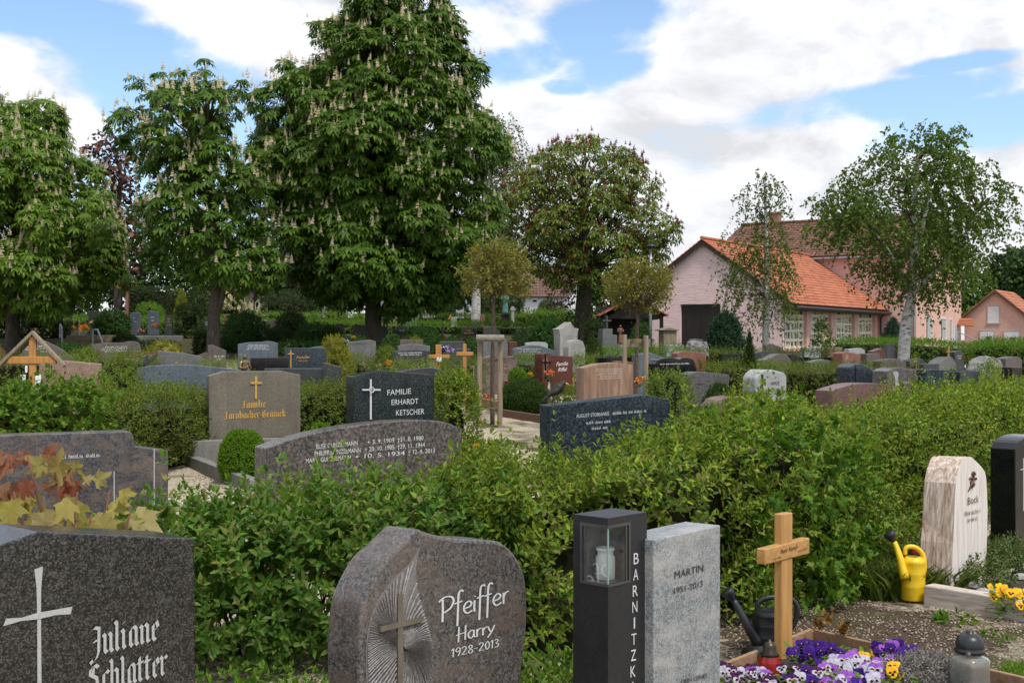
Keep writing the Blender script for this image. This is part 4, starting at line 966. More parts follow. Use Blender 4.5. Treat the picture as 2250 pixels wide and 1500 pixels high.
# polished black stone at the right edge
S,r=stone('polished black gravestone with curved top and fine white cross at the right edge',px_spline([(2231,986),(2243,968),(2265,957),(2300,956),(2340,972)],3),9.6,42,black,t=.2,bevel=.006,cross=(2249,1006,1122,2241,2262,1030,1.6,greyL,'cross',.002,.003,1.5))
# veined stone at the left edge, long coarse-grained stone in the middle
S,r=stone('low wide purple veined gravestone with stepped right end behind the red maple leaves',[(-40,957),(285,947),(291,953),(298,980),(370,989)],8.0,30,paradis,t=.17,scr=[(128,1008,225,1003,9)],lmat=greyL)
for px in (250,338):
    mb=MB(); mb.prism([S.w(px,1120,.001),S.w(px,985 if px>300 else 1035,.001),S.w(px+1.6,985 if px>300 else 1035,.001),S.w(px+1.6,1120,.001)],S.n*-.003); mb.build('groove',greyL,r)
gt=px_spline([(586,984),(625,970),(667,958),(720,945),(800,932),(867,925),(907,923),(955,924),(985,930),(1015,942)],3)
S,r=stone('long coarse brown and pink gravestone with arched top and three rows of white lettering',gt,8.9,38,gunzel,t=.19,texts=[
 ('ELISE GUNZELMANN',695,985.5,785,977.5,10.5,'sans'),('+ 3. 9. 1909',807,976,866,970.5,10,'sans'),('†31. 8. 1980',873,970,930,966,10,'sans'),
 ('PHILIPP GUNZELMANN',691,1001,792,993,10.5,'sans'),('+ 20. 10. 1905',801,992,866,986,10,'sans'),('†29. 11. 1944',873,985.5,933,981,10,'sans'),
 ('MARIA GUNZELMANN',672,1017,770,1008.5,10.5,'sans'),('+ 10. 5. 1934',779,1008,889,999,10,'sans'),('† 12. 4. 2013',896,998,955,993.5,10,'sans')],lmat=plain('chalk_lettering',(.62,.62,.6),.6))
# washed concrete stone and black family stone behind it
S,r=stone('grey brown washed stone on a plinth with golden cross and gold blackletter',[(459,826),(491,816),(621,815),(660,823)],15.4,22,conglo,t=.2,bottom=.47,texts=[('Familie',533,896,585,893.5,15,'fraktur',.13),('Farnbacher-Gramek',494,920,628,914,15,'fraktur',.13)],lmat=goldL,plinth=(concret,.29,.22),cross=(562,826,876,550,575,841,4.6,goldL))
S,r=stone('black speckled family gravestone with thin ringed cross and slanting capital letters',[(777,826),(835,813),(955,823)],14,33,labr,t=.2,texts=[('FAMILIE',851,868,903,864.5,12.5,'sans'),('ERHARDT',860,889.5,919,886.5,12.5,'sans'),('KETSCHER',870,912.5,932,909,12.5,'sans')],lmat=greyL,cross=(814,833,921,795,835,856,3.4,greyL))
mb=MB(); c=S.w(814.5,856,.03); mb.tube([c+S.d*.028*math.cos(a)+Vector((0,0,.028*math.sin(a))) for a in [i*math.pi/8 for i in range(17)]],.006,6); mb.build('ring',greyL,r)
S,r=stone('long dark blue speckled gravestone with a slanting top where the blackbird sits',[(1210,891),(1418,867),(1472,878)],10.9,26,bluedk,t=.21,texts=[('AUGUST STORNWEIS',1266,917.5,1338,912,8,'sans')],scr=[(1346,911,1422,905,7),(1288,932,1345,928,7),(1300,944,1340,941,7)],lmat=greyL,bevel=.006)
BIRD=S
# ---------------------------------------------------------------- gravestones of the middle rows
def st(label,pts,Y,a,mat,**k): return stone(label,pts,Y,a,mat,**k)
A=30
# -- left, from the wooden cross to the big chestnut
st('dark red brown stone end peeping in at the left edge under the chestnut',px_spline([(-50,752),(-10,757),(13,772)],3),28,20,redbr)
S,r=st('dark purple grey arched gravestone behind the roofed wooden cross',px_spline([(38,790),(58,762),(86,747),(110,754),(140,770),(160,789)],3),24,15,brngrey,scr=[(60,764,100,761,3),(56,769,100,766,3),(88,774,104,773,3)])
S,r=st('wide brown gravestone with raised shoulder and four white lettering rows near the steps',px_spline([(201,757),(230,753),(270,752.5)],3)+px_spline([(279,750),(294,749.5),(305,753),(310,764)],2),29,15,brngrey,scr=[(231,763,282,762,2.4),(225,766.5,283,765.5,2.4),(222,770,280,769,2.4),(230,773,279,772,2.4)])
S,r=st('low reddish brown stone with two rows of white lettering behind green shrub',px_spline([(243,790),(252,779),(285,775),(352,773)],3),26,12,redbr,scr=[(276,789,306,788,2.6),(280,793,307,792.5,2.6)])
S,r=st('two part grey stone with a curved white notch, left half',px_spline([(309,784),(325,780),(343,777)],2),20.2,25,dkgrey,t=.2)
S,r=st('two part grey stone with gold letters, wide right half',px_spline([(346,770),(392,774),(446,783)],3),20.6,18,midgr,scr=[(384,799,392,798,5),(394,799,414,799,2)],lmat=goldL)
st('wide plain blue grey stone with gently arched top above the left hedge',px_spline([(300,808),(340,803),(400,801),(440,803),(525,812)],3),18.6,14,bluegr,t=.18)
S,r=st('pink beige family stone with black capital letters and small black cross',[(86,801),(125,791),(223,799)],15.2,16,pinkbei,t=.18,texts=[('GUMBRECHT',134,843,206,840.5,9.5,'sans')],lmat=blackL,cross=(113,802,826,104,122,814,2.6,blackL))
S,r=st('dark brown stone with a slanting top and white lettering left of the second chestnut trunk',[(458,758),(468,757.5),(497,770)],26,18,brngrey,scr=[(471,784,494,783.5,3.5),(475,788.5,488,788,2.5),(477,792,488,791.5,2.5)])
st('small brown stone with a thin pale slanting top edge',[(433,781),(452,773),(456,778)],25,10,brngrey)
S,r=st('blue grey stone with a stepped crown and four rows of white lettering',px_spline([(523,756),(545,752),(577,751)],2)+px_spline([(584,749),(598,750),(611,754)],2),26,15,bluegr,scr=[(546,758.5,590,758.5,2.2),(542,761.5,592,761.5,2.2),(545,764.5,586,764.5,2.2),(541,768,592,768,2.2)])
st('polished black upright panel beside the bronze praying figure',[(550,786),(634,785.5)],20,10,black,t=.1)
S,r=st('square dark grey stone with tall gold cross and gold lettering',[(627,764),(700,764),(716,765)],22,14,bluedk,texts=[('Familie',651,788,680,786.5,6,'italic')],scr=[(656,794,676,793,3)],lmat=goldL,cross=(639,769,808,632,646,777,2,goldL))
S,r=st('blue grey rounded stone with small white lettering half hidden by the yellow bush',px_spline([(682,764),(700,760.5),(712,761),(724,766)],2),25,15,bluegr,scr=[(703,769,718,769,2.2),(702,772,718,772,2.2),(702,776,717,776,2.2)])
st('long low dark grey slab behind the washed stone',[(581,809.5),(711,809)],18.4,10,dkgrey,t=.3)
st('plain dark grey block with a slanting top right of the washed stone',[(711,797),(716,797.5),(750,806)],18.2,12,dkgrey,t=.2)
S,r=st('light grey stone with pointed top and base in front of the big chestnut trunk',[(763,751),(780,749.5),(812,746),(826,750)],28,10,midgr,scr=[(767,757,815,755.5,4)],lmat=dkgrey,plinth=(pinkbei,.16,.1))
S,r=st('dark grey stone with white lettering behind a yellow green hedge',px_spline([(867,772),(885,769),(915,767.5),(945,770)],2),22.5,16,dkgrey,t=.2,scr=[(875,777,930,775.5,3.4),(879,781,927,780,3.4)])
st('grey gravestone with an arched top behind the dark lettered stone',px_spline([(875,760),(888,757),(905,755.5),(925,757),(945,760)],3),25,12,midgr)
st('square grey stone with yellow leaves in front of it',[(879,745.5),(930,745.5)],29,10,brngrey)
st('low flat dark stone with an arched top behind the black family gravestone',px_spline([(872,816),(915,810),(950,807),(983,818)],3),16,14,dkgrey)
st('wide dark grey stone behind the orange wooden crosses',[(966,750),(1021,749.5)],27,12,dkgrey)
st('smooth dark grey stone between the two orange wooden crosses',[(980,766),(1034,765.5)],24,12,dkgrey)
S,r=st('rough split pink boulder stone with gold lettering behind the staked young tree',[(1052,806),(1056,795),(1063,787),(1078,783.5),(1110,785),(1130,784),(1137,791)],23.2,20,roughpk,t=.22,scr=[(1107,803,1120,802,4),(1108,811,1120,810,4)],lmat=goldL,rough=.035)
S,r=st('blue grey stone with five rows of white lettering in front of the shrubs',px_spline([(1128,766),(1150,761),(1168,758),(1190,760),(1221,771)],3),25.5,22,bluegr,scr=[(1137,767,1190,767,2.2),(1146,770.5,1182,770.5,2.2),(1139,774,1188,774,2.2),(1143,777.5,1186,777.5,2.2),(1144,781,1190,781,2.2)])
st('pale low rough stone behind the blue grey lettered stone',px_spline([(1155,753),(1175,751),(1199,752),(1204,758)],2),30,12,palegr)
st('grey stone with a slanting top behind the staked young tree',[(1062,752),(1112,745),(1116,757)],27,14,midgr)
st('dark red stone with a pale upright edge behind the rough pink boulder',[(1118,750.5),(1136,750.5)],28,10,redbr)
S,r=st('red brown polished gravestone with stepped top, white italics and dark cross',[(1191,777.5),(1206,775)]+[(1213,780),(1259,783)],23.4,33,redbr,t=.25,texts=[('Familie',1222,804,1248,802,9,'italic'),('Riffel',1226,816,1246,814.5,9,'italic')],cross=(1198,778,830,1188,1209,796,3.6,black,'cross',.015))
mb=MB(); mb.prism([S.w(*p,.002) for p in ((1196,779),(1201,779),(1203,792),(1208,797),(1202,803),(1200,828),(1195,828),(1195,803),(1190,797),(1195,790))],S.n*-.004); mb.build('pale_inlay',pinkbei,r)
S,r=st('wide orange brown banded sandstone gravestone with six rows of pale lettering',[(1282,808),(1316,799),(1353,796.5),(1391,802)],17.3,28,sandst,t=.2,scr=[(1311,812.5,1367,810.5,2.8),(1310,816.5,1365,814.5,2.8),(1316,820.5,1367,818.5,2.8),(1313,824.5,1364,822.5,2.8),(1319,828.5,1364,827,2.8),(1317,833,1367,831,2.8)],lmat=plain('pale_lettering',(.7,.6,.5),.6))
st('small brown stone corner behind the banded sandstone',[(1353,794),(1362,793),(1392,796)],19,20,terra)
st('polished black panel stone behind the banded sandstone',[(1313,786),(1368,784.5)],21.5,14,black)
st('blue grey stone with a pointed top between the wooden stakes',[(1402,779),(1428,774.5),(1462,786)],22.5,30,bluegr,t=.2)
S,r=st('black wave topped gravestone with a single row of white lettering',px_spline([(1440,799),(1447,791),(1462,786.5),(1480,786),(1494,789.5)],3)+px_spline([(1501,785.5),(1515,786),(1525,792),(1530,808),(1531,825)],3),19.3,28,black,t=.22,scr=[(1450,801,1517,799.5,3.2)])
st('terracotta red stone with curved top right of the black wave topped stone',px_spline([(1488,776.5),(1500,771.5),(1516,772),(1552,777)],3),24.5,25,terra,t=.22)
S,r=st('speckled grey stone with a carved thin cross behind the round clipped bush',px_spline([(1515,822),(1527,817.5),(1545,817),(1602,823)],3),16.2,34,salt,t=.2,cross=(1536,829,874,1530,1547,843,1.5,dkgrey,'cross',.002,.004))
st('low pink boulder in front of the round clipped bush',[(1568,893),(1580,880),(1600,873),(1625,872),(1650,878),(1685,890)],13.6,20,roughpk,t=.3,rough=.03)
S,r=st('light grey tapered gravestone with black capital letters and a black sword shaped cross',[(1661,830),(1667,820),(1678,811.5),(1699,812),(1724,818),(1730,825)],16.2,38,palegr,t=.24,texts=[('FAMILIE',1693,846.5,1712,845,8.5,'sans'),('HANS WELKER',1682,862.5,1722,860,8.5,'sans')],lmat=blackL,cross=(1674,822,878,1670,1681,834,3.4,black),bevel=.03,seg=3)
# -- right-hand rows
st('low polished black panel stone left of the cone shaped conifer',[(1585,777),(1630,776.5)],27,12,black,t=.2)
st('dark arched stone right of the cone shaped conifer',px_spline([(1660,775),(1680,771.5),(1700,776),(1708,790)],2),28,25,dkgrey)
st('grey wave topped stone rising behind the middle hedge',px_spline([(1672,792),(1690,788),(1707,779),(1720,777),(1731,781),(1740,794)],3),26.5,32,brngrey,t=.26)
st('polished black stone with a sloping shoulder behind the grey wave topped stone',[(1737,779),(1746,778),(1768,789)],27,34,black,t=.22)
st('low grey stone barely rising above the middle hedge',[(1782,796),(1810,789),(1832,793)],27,28,midgr,t=.25)
S,r=st('terracotta stone with pale praying hands relief',px_spline([(1851,776.5),(1861,772.5),(1891,779)],2),27,36,terra,t=.26)
mb=MB(); mb.prism([S.w(*p,.002) for p in ((1857,789),(1859,780),(1861,778),(1863,780),(1865,789))],S.n*-.01); mb.build('relief',pinkbei,r)
st('pale stone with a slanting top behind the terracotta stone',[(1865,767),(1893,764.5),(1901,770)],29,20,palegr,t=.2)
st('dark red stone with slanting top next to the birch trunk',[(1918,772),(1940,764.5),(1947,781)],29,24,redbr,t=.2)
st('low dark brown block in front of the dark red stone',[(1904,777),(1934,776)],28.4,20,brngrey,t=.3)
st('grey stone with a block shaped head left of the birch trunk',[(1950,772),(1950,756),(1967,755),(1968,772),(1974,773)],30,20,midgr)
st('brownish grey stone with a gently pointed top under the birch',[(1936,793),(1955,788.5),(1970,787.5),(1991,796)],23,30,brngrey,t=.22)
st('dark grey stone with a slanting top right of the birch trunk',[(1999,793),(2020,787.5),(2026,788),(2035,797)],23.5,28,dkgrey,t=.22)
S,r=st('black granite stone with a pointed top and dark carved cross',[(1871,807),(1880,800),(1891,797.5),(1906,803),(1921,813)],17.8,38,bluedk,t=.27,cross=(1879,802,846,1877,1883,812,1.6,black,'cross',.004,.01),bevel=.02)
S,r=st('grey veined stone with a white streaked relief and wavy top',px_spline([(1950,815),(1960,810),(1974,806.5),(1986,807.5)],2)+[(1997,811),(2016,811.5)],17.2,40,paradis,t=.24,scr=[(1984,843,2001,841,5)],lmat=greyL)
mb=MB(); mb.prism([S.w(*p,.003) for p in ((1962,818),(1970,815),(1975,820),(1972,832),(1976,846),(1978,864),(1970,864),(1966,850),(1968,836))],S.n*-.008); mb.build('relief',palegr,r)
st('wide low pink red stone with an arched top in front of the grey veined stone',px_spline([(1828,858),(1850,850.5),(1880,843),(1920,841.5),(1945,845),(1976,852)],3),14.3,32,pinkred,t=.26)
S,r=st('black stepped stone with a raised column and pale flower relief',[(2034,828),(2037,828),(2038,812),(2052,811),(2086,813)],17.5,36,bluedk,t=.24)
mb=MB()
for dx_,dy_ in ((0,0),(2.4,2),(-2,3),(1,5),(-1,8)): mb.lathe([(.001,0),(.012,.003),(.001,.014)],S.w(2050+dx_,836+dy_,.004),7)
mb.build('flower_relief',greyL,S and r) if r.type=='EMPTY' else mb.build('flower_relief',greyL,r)
st('plain black block stone with a low slanting top right of the stepped stone',[(2110,817),(2127,812.5),(2154,816)],18,38,bluedk,t=.24)
st('pale rough natural rock used as a gravestone near the right edge',[(2158,812),(2161,797),(2173,787),(2186,784.5),(2197,790),(2203,812)],22,25,roughgr,t=.35,rough=.05)
st('brown grey stone with a rounded shoulder beside the pale rock',px_spline([(2210,788),(2226,783.5),(2238,784),(2246,790)],2),23,34,brngrey,t=.24)
S=Stone([(2224,808)],17.5,38); r=empty('lantern_pillar',(S.o.x+.1,S.o.y+.1,gz(S.o.x,S.o.y)),'slim polished black lantern column at the right edge on a pale base','gravestone')
wbox(S,'pillar',black,r,2224,807,2246,846,.16,0,0,gz(S.o.x,S.o.y)-.1,bevel=.005); wbox(S,'plinth',palegr,r,2216,846,2262,860,.26,.05,0,gz(S.o.x,S.o.y)-.1)
S,r=st('brown grey stone with one slanted shoulder below the pink annex',px_spline([(2063,799),(2072,791),(2085,784),(2093,785.5),(2100,798)],2),25,34,midgr,t=.28)
S,r=st('small dark grey stone with white letters in front of the back hedge',px_spline([(2098,774),(2105,770.5),(2112,771),(2119,775)],2),29,30,dkgrey,scr=[(2103,783,2114,783,2.5),(2105,788,2114,788,2.5)])
st('low dark slab lying behind the black stepped stone',[(2030,800),(2056,799)],22,15,dkgrey,t=.4)
# -- terrace rows at the back left
S,r=st('dark terrace stone at the top of the steps, left one',[(194,683.5),(216,683)],43,8,dkgrey)
st('dark terrace stone with a white tipped slanting top at the head of the steps',[(223,692),(230,676),(241,691)],43,8,brngrey)
st('narrow black terrace stone right of the round laurel bush',[(251,686),(272,686.5)],42,8,black)
S,r=st('slate blue terrace stone with small white lettering, flat top',[(286,686.5),(308,687)],42,8,bluegr,scr=[(291,699,297,699,2),(295,707,302,707,2)])
S,r=st('slate blue terrace stone with a wavy top and pale lettering',px_spline([(324,684),(331,682),(340,685),(349,684)],2),41.5,8,bluegr,scr=[(331,698,339,698,3),(333,705,341,705,3)])
S,r=st('narrow black terrace stone with three rows of gold lettering',[(362,692),(379,692)],41,8,black,scr=[(367,702,376,702,3),(367,708,375,708,3),(367,715,377,715,3)],lmat=goldL)
S,r=st('dark blue terrace stone partly behind the second chestnut trunk',[(448,700),(463,700.5)],43,8,dkgrey,scr=[(451,709,459,709,2.4),(452,714,459,714,2.4)])
st('white grey terrace stone with a green side above the dark fir shrub',[(555,701),(564,700),(583,703.5)],42,-12,whites)
st('brown grey terrace stone with a slanting top beside the orange flowers',[(591,705),(602,701.5),(618,707)],42,10,brngrey)
S,r=st('dim brown terrace stone in the shade of the big chestnut',[(738,711.5),(744,710.5),(757,712)],40,8,brngrey)
S,r=st('brown grey terrace stone with a red mosaic strip beside the big trunk',px_spline([(774,735),(777,716),(783,711.5),(795,714),(806,714)],2),39,8,brngrey)
mb=MB(); mb.prism([S.w(*p,.003) for p in ((778,735),(780,718),(784,716),(784,735))],S.n*-.01); mb.build('mosaic',terra,r)
st('dark slate terrace stone just right of the big trunk',[(834,716),(851,716.5)],40,8,dkgrey)
S,r=st('small black terrace stone between the round shrubs',[(871,717),(896,717)],41,8,black,scr=[(878,726.5,888,726.5,2)])
S,r=st('wide black terrace stone with gold lettering behind the shrubs',[(1013,720),(1048,720)],41,8,black,scr=[(1026,727,1036,727,2.6),(1020,732.5,1042,732.5,2.4)],lmat=goldL)
S,r=st('slate grey terrace stone with a small statue relief behind the tall stakes',[(1062,719),(1085,717),(1099,728)],41,10,dkgrey)
st('wide dark slate terrace stone right of the staked tree',[(1134,724),(1164,724)],42,8,dkgrey)
# far back graves
for lab,pts,Y,m in (('pale rounded stone on the upper lawn, one of two domes by the trunk',[(848,694),(852,690),(858,690),(862,694)],55,pinkbei),
  ('beige rounded stone on the upper lawn, second dome',[(863,693),(868,688),(874,689),(876,694)],55,tan),
  ('slate stone with a low pointed top on the upper lawn',[(888,693),(903,686),(917,690)],55,bluegr),
  ('pale low block on the upper lawn between the birch trunks',[(991,696),(1004,696)],54,whites),
  ('small brick coloured stone beside the thick birch trunk',[(1056,693),(1062,689.5),(1065,691)],54,terra),
  ('grey stone under the dark trees left of the clipped yew dome',[(686,660),(700,655),(703,665)],70,midgr),
  ('pale stone with a pointed top left of the clipped yew dome',[(708,660),(713,648),(719,655)],70,palegr),
  ('black shadowed stone on the upper lawn under the trees',[(855,673),(862,671),(874,674)],60,black),
  ('pale boulder on the upper lawn behind the thin birch',[(929,676),(936,674),(956,677)],60,whites),
  ('wide pale cross shaped stone under the dark trees',[(1002,680),(1004,680.5),(1006,682),(1012,682),(1014,680),(1019,680)],60,palegr),
  ('slate stone left of the round dogwood bush in the far rows',[(522,647),(535,648)],58,bluegr)):
    st(lab,pts,Y,6,m,t=.25)
# -- monuments near the chapel
S,r=st('tall weathered white monument with a gabled head and flared cornice',[(1231,762),(1231,738),(1229,727),(1227,722.5),(1235,720.5),(1254,707),(1262,720),(1272,722),(1270,728),(1269,738),(1269,762)],30,24,whites,t=.35,px0=1231,scr=[(1247,738,1258,738,1.5),(1246,741,1259,741,1.5),(1247,744,1258,744,1.5)],lmat=midgr)
S,r=st('weathered white gravestone with a fully rounded top in front of the gabled monument',[(1249,764)]+px_spline([(1250,760),(1256,750),(1268,746),(1280,750),(1286,764)],4),26,26,whites,t=.25,px0=1249,scr=[(1258,757,1277,757,1.6),(1256,761,1280,761,1.6),(1258,765,1281,765,1.6)],lmat=midgr)
S,r=st('wide grey monument slab with a stone cross on top',[(1324,723),(1346,722),(1346,735),(1356,736)],32,12,midgr,t=.4)
S=Stone([(1330,724)],32.2,12); r=empty('stone_cross',(S.o.x+.06,S.o.y+.1,Z(723,32)),'slim grey stone cross standing on the wide grey slab','grave cross'); wbox(S,'upright',dkgrey,r,1332,694,1336,723,.08); wbox(S,'crossbar',dkgrey,r,1325,703,1343,706.5,.08,.01)
S=Stone([(1455,724)],36,14); r=empty('gravestone',(S.o.x+.3,S.o.y+.2,gz(S.o.x,S.o.y)),'weathered tan pillar monument with a flat gabled cap near the chapel door','gravestone')
wbox(S,'pillar',tan,r,1458,726,1487,762,.4,0,0,gz(S.o.x,S.o.y)-.1); mb=MB(); mb.prism([S.w(*p,.06) for p in ((1450,726),(1450,724),(1470,719.5),(1491,724),(1491,726.5))],S.back*.52); mb.build('cap',tan,r,bevel=.02)
st('low pale stone block beside the tan pillar monument',[(1464,757.5),(1503,758)],34,10,palegr,t=.3)
st('rough grey stump like stone in front of the chapel door',[(1517,763),(1521,751),(1535,749.5),(1553,751),(1556,762)],35,14,roughgr,t=.4,rough=.05)
st('small grey stone with a flat cap behind the stump like stone',[(1516,746),(1530,744),(1545,746)],38,12,midgr)
st('low dark brown stone at the foot of the chapel corner',[(1682,757.5),(1693,754.5),(1716,762)],36,16,brngrey)
st('low pale block at the foot of the lattice windows',[(1767,763),(1804,762)],36,10,palegr,t=.3)
st('low pinkish block right of the rose bush by the lattice windows',[(1820,763),(1851,763)],37,10,pinkbei,t=.3)
# ---------------------------------------------------------------- buildings
def wallmat(name,c,sc=3,bmp=.25,course=False):
    m,nt,b,_=newmat(name); co=objco(nt); n=noise(nt,co,sc,6,.65)
    col=ramp(nt,n,[(.3,tuple(q*.9 for q in c)),(.7,tuple(min(1,q*1.06) for q in c))]).outputs[0]
    nt.links.new(col,b.inputs['Base Color']); b.inputs['Roughness'].default_value=.92
    if course: h=noise(nt,scaled(nt,co,(2.2,2.2,14)),1.0,4,.6)
    else: h=noise(nt,co,45,4,.6)
    bump(nt,b,h,bmp,.04 if course else .01); return m
pinkbr=wallmat('painted_pink_brickwork',(.78,.57,.55),course=True,bmp=.7); pinkpl=wallmat('pink_render',(.68,.41,.35)); pinkp2=wallmat('salmon_render',(.72,.44,.35)); whitew=wallmat('white_render',(.74,.76,.8)); beigew=wallmat('beige_render',(.5,.42,.3))
cream=plain('cream_concrete_tracery',(.80,.74,.55),.8,var=.1); stglass=None
def tilemat(name,cols,ang,sx=.24,sz=.17):
    m,nt,b,_=newmat(name); co=objco(nt); mp=nt.nodes.new('ShaderNodeMapping'); mp.inputs['Rotation'].default_value=(0,0,-ang); nt.links.new(co,mp.inputs[0])
    sp=nt.nodes.new('ShaderNodeSeparateXYZ'); nt.links.new(mp.outputs[0],sp.inputs[0]); cb=nt.nodes.new('ShaderNodeCombineXYZ')
    def mt(op,a,v):
        k=nt.nodes.new('ShaderNodeMath'); k.operation=op; nt.links.new(a,k.inputs[0]); 
        if v is not None: k.inputs[1].default_value=v
        return k.outputs[0]
    u=mt('DIVIDE',sp.outputs[0],sx); nt.links.new(mt('FLOOR',u,None),cb.inputs[0]); nt.links.new(mt('FLOOR',mt('DIVIDE',sp.outputs[2],sz),None),cb.inputs[1])
    wn=nt.nodes.new('ShaderNodeTexWhiteNoise'); nt.links.new(cb.outputs[0],wn.inputs['Vector'])
    k=len(cols); c=ramp(nt,wn.outputs[0],[((i+.5)/k,q) for i,q in enumerate(cols)]).outputs[0]
    c=mixc(nt,.45,c,mixc(nt,1.0,c,ramp(nt,noise(nt,co,.9,5,.7),[(.35,(.6,.55,.5)),(.65,(1.1,1.05,1))]).outputs[0],'MULTIPLY'))
    nt.links.new(c,b.inputs['Base Color']); b.inputs['Roughness'].default_value=.8
    w=mt('SINE',mt('MULTIPLY',u,2*math.pi),None); bump(nt,b,w,.8,.05); return m
WD=Vector((.545,.839,0)).normalized(); GD=Vector((-WD.y,WD.x,0)); AW=math.atan2(WD.y,WD.x); AG=math.atan2(-GD.y,-GD.x)
tile_or=tilemat('new_orange_roof_tile',[(.40,.125,.06),(.47,.155,.075),(.53,.19,.095)],AW)
tile_br=tilemat('old_brown_roof_tile',[(.13,.062,.042),(.19,.085,.055),(.25,.105,.062),(.10,.055,.042)],AG,.3,.16)
tile_hs=tilemat('brown_house_roof_tile',[(.15,.085,.065),(.19,.105,.08)],0)
def roof_slope(mb,e0,e1,r0,r1,rows,th=.035):
    for i in range(rows):
        t0,t1=i/rows,(i+1)/rows; a,b=e0.lerp(r0,t0),e1.lerp(r1,t0); c,d=e1.lerp(r1,min(1,t1+.05/rows)),e0.lerp(r0,min(1,t1+.05/rows))
        n=(b-a).cross(d-a).normalized(); n=n if n.z>0 else -n
        q=[a+n*th,b+n*th,c+n*.004,d+n*.004,a-n*.03,b-n*.03,c-n*.03,d-n*.03]; mb.add(q,[[0,1,2,3],[7,6,5,4],[0,4,5,1],[1,5,6,2],[2,6,7,3],[3,7,4,0]])
def plate(mb,p0,d,s0,s1,z0,z1,n,t,m=0):
    """rectangular block on a vertical wall plane: along D from s0 to s1, out of the wall by t"""
    q=[p0+d*s0,p0+d*s1]; f=[Vector((q[0].x,q[0].y,z0)),Vector((q[1].x,q[1].y,z0)),Vector((q[1].x,q[1].y,z1)),Vector((q[0].x,q[0].y,z1))]
    mb.prism([p+n*t for p in f],n*-t,m)
def on_line(o,d,px):
    k=(px-CX)/F; return (k*o.y-o.x)/(d.x-k*d.y)
# chapel
C0=Vector((X(1720,72),72,0)); ZG=1.02; GWID=9.7; LEN=17.8; ZE=4.15; ZR=7.5
ch=empty('chapel',(C0.x,C0.y,ZG),'pink painted brick chapel with orange tiled roof, dark door and cream tracery windows','chapel')
nf=-WD                                    # gable faces the camera side
mb=MB(); GL=C0+GD*GWID; mid=C0+GD*GWID/2
dl,dr=on_line(C0,GD,1583),on_line(C0,GD,1495); zd=Z(668,72+GD.y*(dl+dr)/2)
def vz(p,z): return Vector((p.x,p.y,z))
zed=ZE+(ZR-ZE)*.0
def gabz(s): return ZE+(ZR-ZE)*(1-abs(s-GWID/2)/(GWID/2))
# gable wall in three pieces round the door opening
W_=.35
mb.prism([vz(C0,ZG-.5),vz(C0,ZE),vz(C0+GD*dl,gabz(dl)),vz(C0+GD*dl,ZG-.5)],WD*W_)
mb.prism([vz(C0+GD*dl,zd),vz(C0+GD*dl,gabz(dl)),vz(mid,ZR),vz(C0+GD*dr,gabz(dr)),vz(C0+GD*dr,zd)],WD*W_) if dr>GWID/2 else mb.prism([vz(C0+GD*dl,zd),vz(C0+GD*dl,gabz(dl)),vz(C0+GD*dr,gabz(dr)),vz(C0+GD*dr,zd)],WD*W_)
pts=[vz(C0+GD*dr,ZG-.5),vz(C0+GD*dr,gabz(dr))]+([vz(mid,ZR)] if dr<GWID/2 else [])+[vz(GL,ZE),vz(GL,ZG-.5)]
mb.prism(pts,WD*W_)
LW=LEN; q=[vz(GL+WD*W_,ZG-.5),vz(GL+WD*LW,ZG-.5),vz(GL+WD*LW,ZE),vz(GL+WD*W_,ZE)]; mb.prism(q,-GD*.35)
mb.build('gable_wall',pinkbr,ch)
mb=MB(); plate(mb,C0+WD*.22,GD,dl,dr,ZG-.3,zd,nf,.06); dd=mb.build('door',darkdoor,ch)
mb=MB(); plate(mb,C0+WD*.16,GD,(dl+dr)/2-.02,(dl+dr)/2+.02,ZG-.3,zd,nf,.02); plate(mb,C0+WD*.16,GD,dl,dr,zd-.14,zd,nf,.03); mb.build('door_rail',blkplas,dd)
# window wall
nw=-GD
wins=[(1723,1773),(1782,1827),(1837,1878),(1886,1923)]; uw=[(on_line(C0,WD,a),on_line(C0,WD,b)) for a,b in wins]; zt=Z(672,73.5); zbw=ZG+.25
mb=MB(); eds=[W_]+[v for ab in uw for v in ab]+[LEN]
for i in range(0,len(eds),2): plate(mb,C0-nw*.35,WD,eds[i],eds[i+1],ZG-.5,zt,nw,.35)
plate(mb,C0-nw*.35,WD,W_,LEN,zt,ZE,nw,.35); plate(mb,C0-nw*.35,WD,eds[1],eds[-2],ZG-.5,zbw,nw,.30)
mb.build('window_wall',pinkpl,ch)
panem=None
m,nt,b,_=newmat('dull_stained_glass'); co=objco(nt); vo=N(nt,'ShaderNodeTexVoronoi'); vo.inputs['Scale'].default_value=5; nt.links.new(co,vo.inputs['Vector'])
nt.links.new(ramp(nt,vo.outputs['Color'],[(.2,(.025,.028,.034)),(.5,(.08,.09,.105)),(.8,(.19,.2,.2))]).outputs[0],b.inputs['Base Color']); b.inputs['Roughness'].default_value=.25; panem=m
rw=random.Random(11)
